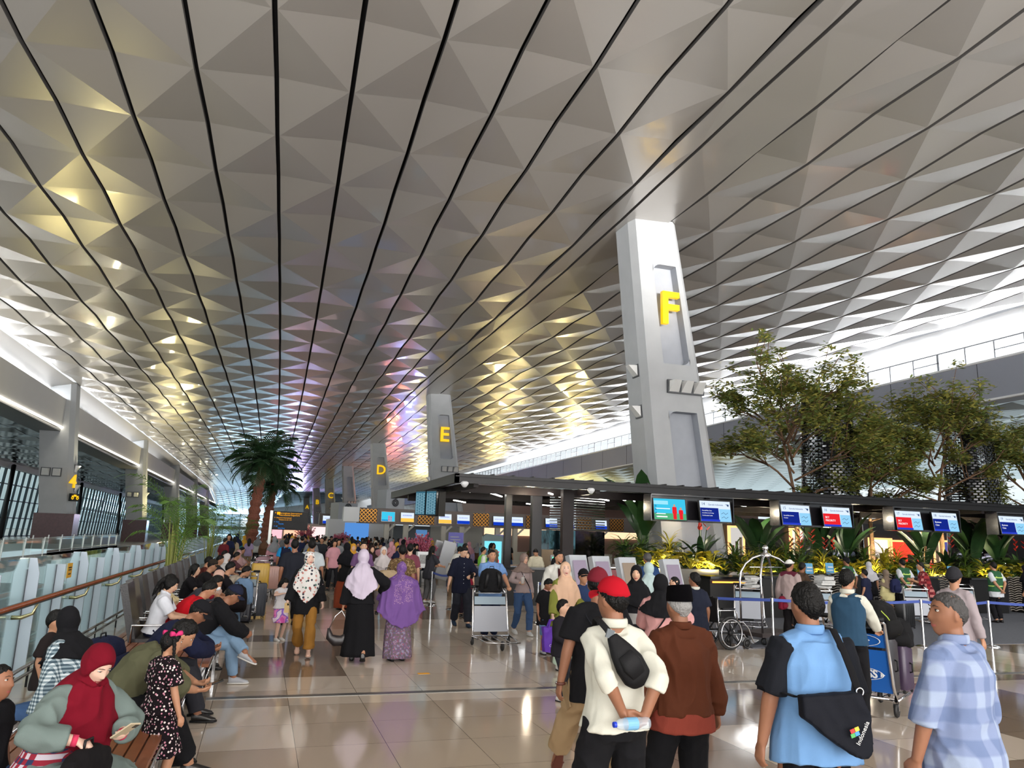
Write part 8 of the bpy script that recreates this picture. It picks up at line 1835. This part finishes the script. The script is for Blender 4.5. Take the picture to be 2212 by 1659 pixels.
p = Person('seated person in an olive jacket bent over a phone beside the little girl', (-1.02, 7.10), 84, H=1.74, tone='mid', vox=.0095, seat=.46, lean=34, build=1.15, head=(0, -38, 0), hl=(-.10, .62, .66), hr=(.10, .62, .64), pl=(-1, 0, -.3), pr=(1, 0, -.3), fl=(-.16, .50, .09), fr=(.14, .62, .09), curl=(.9, .8), hdir=((.3, .9, -.1), (-.3, .9, -.1)), palm=((0, 0, 1), (0, 0, 1))).body().eyes(); p.hair('short'); OL = C('jacket_olive', (92, 92, 70)); p.top(OL, 'jacket', sleeve=.62, hem=-.10, e=.028, sr=(.054, .054, .052, .048), amp=.014); p.trousers(BLKC, r=(.105, .088, .080, .070)); p.shoes(SHB, sole=M_BLKM)
w_ = L2W(p, (0, .76, .67)); phone(w_, (R(18), 0, R(-84)), label='dark phone held over the knees by the person in the olive jacket')
p = Person('seated person in a navy top and black cap with glasses looking at a phone', (-1.0, 8.95), 88, H=1.70, tone='tan', vox=.010, seat=.46, lean=32, head=(4, -38, 0), hl=(-.10, .60, .70), hr=(.10, .60, .70), pl=(-1, 0, -.3), pr=(1, 0, -.3), fl=(-.14, .50, .09), fr=(.16, .54, .09), curl=(.9, .9), hdir=((.3, .9, 0), (-.3, .9, 0)), palm=((0, 0, 1), (0, 0, 1))).body().eyes(glasses=M_BLKM); p.hair('crop', under=True).cap(C('cap_black', (26, 26, 30)), 'cap'); p.top(NAVY, 'jacket', sleeve=.97, hem=-.10, e=.032, sr=(.062, .060, .056, .046)); p.trousers(DGREY, r=(.10, .086, .082, .074)); p.shoes(SHB)
p = Person('seated person in a black hoodie and navy cap with pale jeans, legs crossed', (-.70, 10.9), 86, H=1.72, tone='tan', vox=.010, seat=.46, lean=30, head=(0, -34, 0), hl=(-.14, .46, .78), hr=(.12, .62, .62), pl=(-1, 0, -.3), pr=(1, 0, -.3), fl=(.34, .62, .42), kl=(.2, 1, .6), fr=(.10, .52, .09), curl=(.8, .5)).body().eyes(); p.hair('crop', under=True).cap(C('cap_navy', (30, 34, 54)), 'cap'); p.top(BLKC, 'hoodie', sleeve=.97, hem=-.10, e=.036, sr=(.066, .062, .058, .046), hood=BLKC); p.trousers(LDEN, r=(.100, .078, .070, .062)); p.shoes(SHG, sole=M_RUB)
RED = C('polo_red', (196, 26, 38))
p = Person('seated person in a bright red polo and dark red mask bent forward', (-1.08, 12.0), 84, H=1.72, tone='mid', vox=.011, seat=.46, lean=32, head=(0, -30, 0), hl=(-.1, .6, .7), hr=(.12, .6, .7), pl=(-1, 0, -.3), pr=(1, 0, -.3), fl=(-.14, .5, .09), fr=(.14, .52, .09)).body().eyes(); p.hair('short'); p.top(RED, 'polo', hem=-.1, e=.030, sr=(.062, .062, .05, .05)); p.trousers(C('trousers_cream', (196, 184, 160))); p.shoes(SHB); mb = MB(); mb.tube([p.P(0, .085, -.03), p.P(0, .088, -.06), p.P(0, .078, -.10)], [(.035, .03), (.045, .034), (.032, .024)], 14, side=p.hq @ V((1, 0, 0))); mb.build('face_mask', C('mask_darkred', (120, 20, 36)), p.root, smooth=True)
p = Person('seated schoolgirl in a white shirt with a black tie and ponytail', (-1.28, 11.65), 88, H=1.58, fem=True, tone='light', vox=.011, seat=.48, lean=12, head=(5, -26, 0), hl=(-.08, .45, .74), hr=(.08, .45, .74), fl=(-.12, .46, .09), fr=(.12, .48, .09)).body().eyes(); p.hair('ponytail'); WS = C('shirt_white', (222, 224, 232)); p.top(WS, e=.026, collar=WS, hem=-.1, sr=(.06, .062, .05, .05)); p.trousers(NAVY); p.shoes(SHB); mb = MB(); mb.tube([p.neck + p.fwd * .10 - p.up * .02, p.chest + p.fwd * .15, p.waist + p.fwd * .145], [(.010, .005), (.024, .006), (.02, .005)], 8, side=p.ax); mb.build('tie', BLKC, p.root, smooth=True)
def sit(label, loc, face, H, top_c, bot_c, lean=20, headp=-20, **k):
 return simple(label, loc, face, H, top_c, bot_c, seat=.46, lean=lean, head=(random.uniform(-12, 12), headp, 0), hl=(-.1, .46, .74), hr=(.1, .46, .74), pl=(-1, 0, -.3), pr=(1, 0, -.3), fl=(-.13, .47, .09), fr=(.13, .49, .09), **k)
sit('second seated girl in pale yellow eating beside the schoolgirl', (-1.35, 12.55), 88, 1.56, (222, 206, 160), (60, 60, 80), 10, -10, fem=True, hair='long', tone='light', vox=.012)
q = sit('seated person in a dark grey T-shirt and white mask with a black backpack', (-1.1, 14.0), 86, 1.70, (60, 62, 70), (50, 50, 60), 34, -30, vox=.012); mb = MB(); mb.tube([q.P(0, .085, -.03), q.P(0, .088, -.06), q.P(0, .078, -.10)], [(.035, .03), (.045, .034), (.032, .024)], 14, side=q.hq @ V((1, 0, 0))); mb.build('face_mask', M_WHITE, q.root, smooth=True)
sit('seated person in a dusty pink headscarf and shawl', (-.95, 15.0), 92, 1.58, (206, 172, 156), (170, 150, 140), 24, -10, fem=True, hij=(208, 168, 152), vox=.013)
sit('seated person in a black top with long hair behind the pink headscarf', (-1.3, 16.0), 100, 1.60, (26, 24, 28), (30, 30, 34), 14, 0, fem=True, hair='long', tone='light', vox=.014)
sit('seated person in a dark brown cap further along the rail', (-1.2, 17.6), 86, 1.70, (30, 28, 30), (34, 34, 40), 20, -15, cap=(48, 42, 36), vox=.015)
sit('seated person in a beige shirt bending to the right', (-.7, 18.0), 88, 1.70, (188, 176, 160), (110, 130, 150), 36, -25, vox=.015)
sit('seated person in black with crossed blue jeans', (-.8, 16.6), 84, 1.70, (24, 22, 26), (96, 120, 144), 20, -15, vox=.015)
for i, (x, y, tc_, hj, lab) in enumerate(((-1.3, 19.6, (90, 44, 40), None, 'seated person in dark rust along the rail'), (-1.1, 20.8, (40, 40, 48), None, 'seated person in charcoal next to the dark rust one'), (-1.0, 22.4, (210, 206, 204), (220, 214, 212), 'seated person in a white headscarf along the rail'), (-.8, 24.2, (96, 60, 66), None, 'seated person in plum beyond the white headscarf'), (-1.2, 25.6, (50, 70, 66), None, 'seated person in dark green near the first potted palm'), (-.7, 27.2, (180, 150, 150), (186, 150, 150), 'seated person in a rose headscarf further on'), (-1.1, 29, (30, 30, 36), (24, 24, 28), 'seated person in a black headscarf near the second palm'), (-.8, 31, (120, 110, 90), None, 'last seated person in khaki before the tall palm'))):
 sit(lab, (x, y), random.choice((80, 88, 100, 160)), 1.64, tc_, (50, 50, 60), 14, -10, fem=hj is not None, hij=hj, vox=.018)
simple('child in a black top sitting sideways behind the black headscarf', (-1.75, 8.2), 100, 1.12, (40, 34, 34), (60, 60, 70), age='child', vox=.013)
# ---- 5. the dense crowd down the hall: copies of a few figures with their own clothes
random.seed(4)
protos = []
def proto(hij, fem, face_h, hair='short', skirt=False, bagp=False):
 q = Person('tmp', (0, 0), 0, H=1.66, fem=fem, vox=.022, fl=(-.11, random.uniform(-.1, .2), .09), fr=(.11, random.uniform(-.15, .1), .09)).body(fingers=False)
 m0 = C('crowd_base', (90, 90, 90))
 if not hij: q.hair(hair)
 q.top(m0, sleeve=.97 if hij else .5, e=.026, sr=(.058, .056, .054, .046), vox=.022, amp=.0)
 (q.skirt if skirt else q.trousers)(m0)
 if hij: q.hijab(m0, front=.3, back=.34)
 q.shoes(SHB); return q.root
ds = [proto(False, False, 0), proto(True, True, 0, skirt=True), proto(False, True, 0, 'long'), proto(True, True, 0), proto(False, False, 0, 'crop')]
for d_ in ds: d_.location = (0, -200, 0)
COLS = [('black', (24, 24, 28)), ('white', (216, 216, 214)), ('charcoal', (54, 56, 62)), ('navy', (32, 38, 66)), ('teal', (44, 112, 116)), ('maroon', (110, 40, 48)), ('beige', (190, 170, 144)), ('olive', (96, 96, 62)), ('blue', (52, 86, 160)), ('grey', (136, 138, 142)), ('pink', (206, 150, 160)), ('brown', (96, 68, 50)), ('mint', (150, 196, 176)), ('yellow', (214, 180, 70)), ('rust', (156, 84, 50)), ('lilac', (168, 150, 186))]
HJ = [('black', (24, 24, 28)), ('cream', (214, 204, 186)), ('pink', (206, 150, 160)), ('grey', (136, 138, 142)), ('navy', (32, 38, 66)), ('brown', (112, 82, 64)), ('white', (220, 218, 216)), ('mustard', (206, 160, 60))]
BT = [('black', (28, 28, 32)), ('navy', (36, 42, 62)), ('denim', (70, 92, 126)), ('khaki', (150, 128, 100)), ('grey', (90, 92, 96))]
used = set(); n_c = 0
def crowd(x, y, face, zone, s_=1.):
 global n_c
 i = random.randrange(5); src = ds[i]
 for _ in range(60):
  a, b_, h_ = random.choice(COLS), random.choice(BT), random.choice(HJ); hasj = i in (1, 3)
  key = (zone, a[0], h_[0] if hasj else ('long' if i == 2 else 'crop' if i == 4 else 'short'), b_[0])
  if key not in used: break
 used.add(key)
 o = src.copy(); COL.objects.link(o); o.location = (x, y, 0); o.rotation_euler = (0, 0, -R(face)); o.scale = (s_, s_, s_)
 way = 'facing away' if (face % 360) < 60 or (face % 360) > 300 else ('facing us' if 120 < (face % 360) < 240 else 'in profile')
 o['label'] = ('person in a %s headscarf, %s top and %s %s, %s, %s' % (h_[0], a[0], b_[0], 'skirt' if i == 1 else 'trousers', way, zone)) if hasj else ('person with %s hair, %s top and %s trousers, %s, %s' % (('long', 'cropped', 'short')[0 if i == 2 else 1 if i == 4 else 2], a[0], b_[0], way, zone))
 o['category'] = 'person'; o['group'] = 'travellers ' + zone
 for ch in src.children:
  c = ch.copy(); COL.objects.link(c); c.parent = o; nm = ch.name.split('.')[0]
  m = {'shirt': C('cloth_%d_%d_%d' % a[1], a[1]), 'trousers': C('cloth_%d_%d_%d' % b_[1], b_[1]), 'skirt': C('cloth_%d_%d_%d' % b_[1], b_[1]), 'headscarf': C('cloth_%d_%d_%d' % h_[1], h_[1])}.get(nm)
  if m: c.material_slots[0].link = 'OBJECT'; c.material_slots[0].material = m
  for g in ch.children: d = g.copy(); COL.objects.link(d); d.parent = c
 n_c += 1
zones = [((.9, 6.2), (27, 33), 'before the nearer desks', 22), ((.6, 7.5), (33, 41), 'level with the sign', 26), ((1.0, 9.5), (41, 52), 'beyond the sign', 34), ((.6, 11), (53, 70), 'far down the hall', 40), ((-.5, 13), (70, 105), 'at the far shops', 36), ((8.2, 15.5), (29, 44), 'queueing at the desks', 22), ((-1.4, .6), (29, 46), 'by the potted palms', 12)]
for (x0, x1), (y0, y1), z_, n_ in zones:
 pts = []
 for _ in range(n_):
  for _t in range(60):
   x, y = random.uniform(x0, x1) + (0 if y0 < 60 else 0), random.uniform(y0, y1)
   if all((x - a) ** 2 + (y - b) ** 2 > .40 for a, b in pts): break
  else: continue
  pts.append((x, y)); crowd(x, y, random.choice((0, 10, -15, 20, 180, 170, 195, 90, -90, 40)), z_, random.uniform(.92, 1.06))
for d_ in ds:
 for ch in list(d_.children):
  for g in list(ch.children): bpy.data.objects.remove(g)
  bpy.data.objects.remove(ch)
 bpy.data.objects.remove(d_)
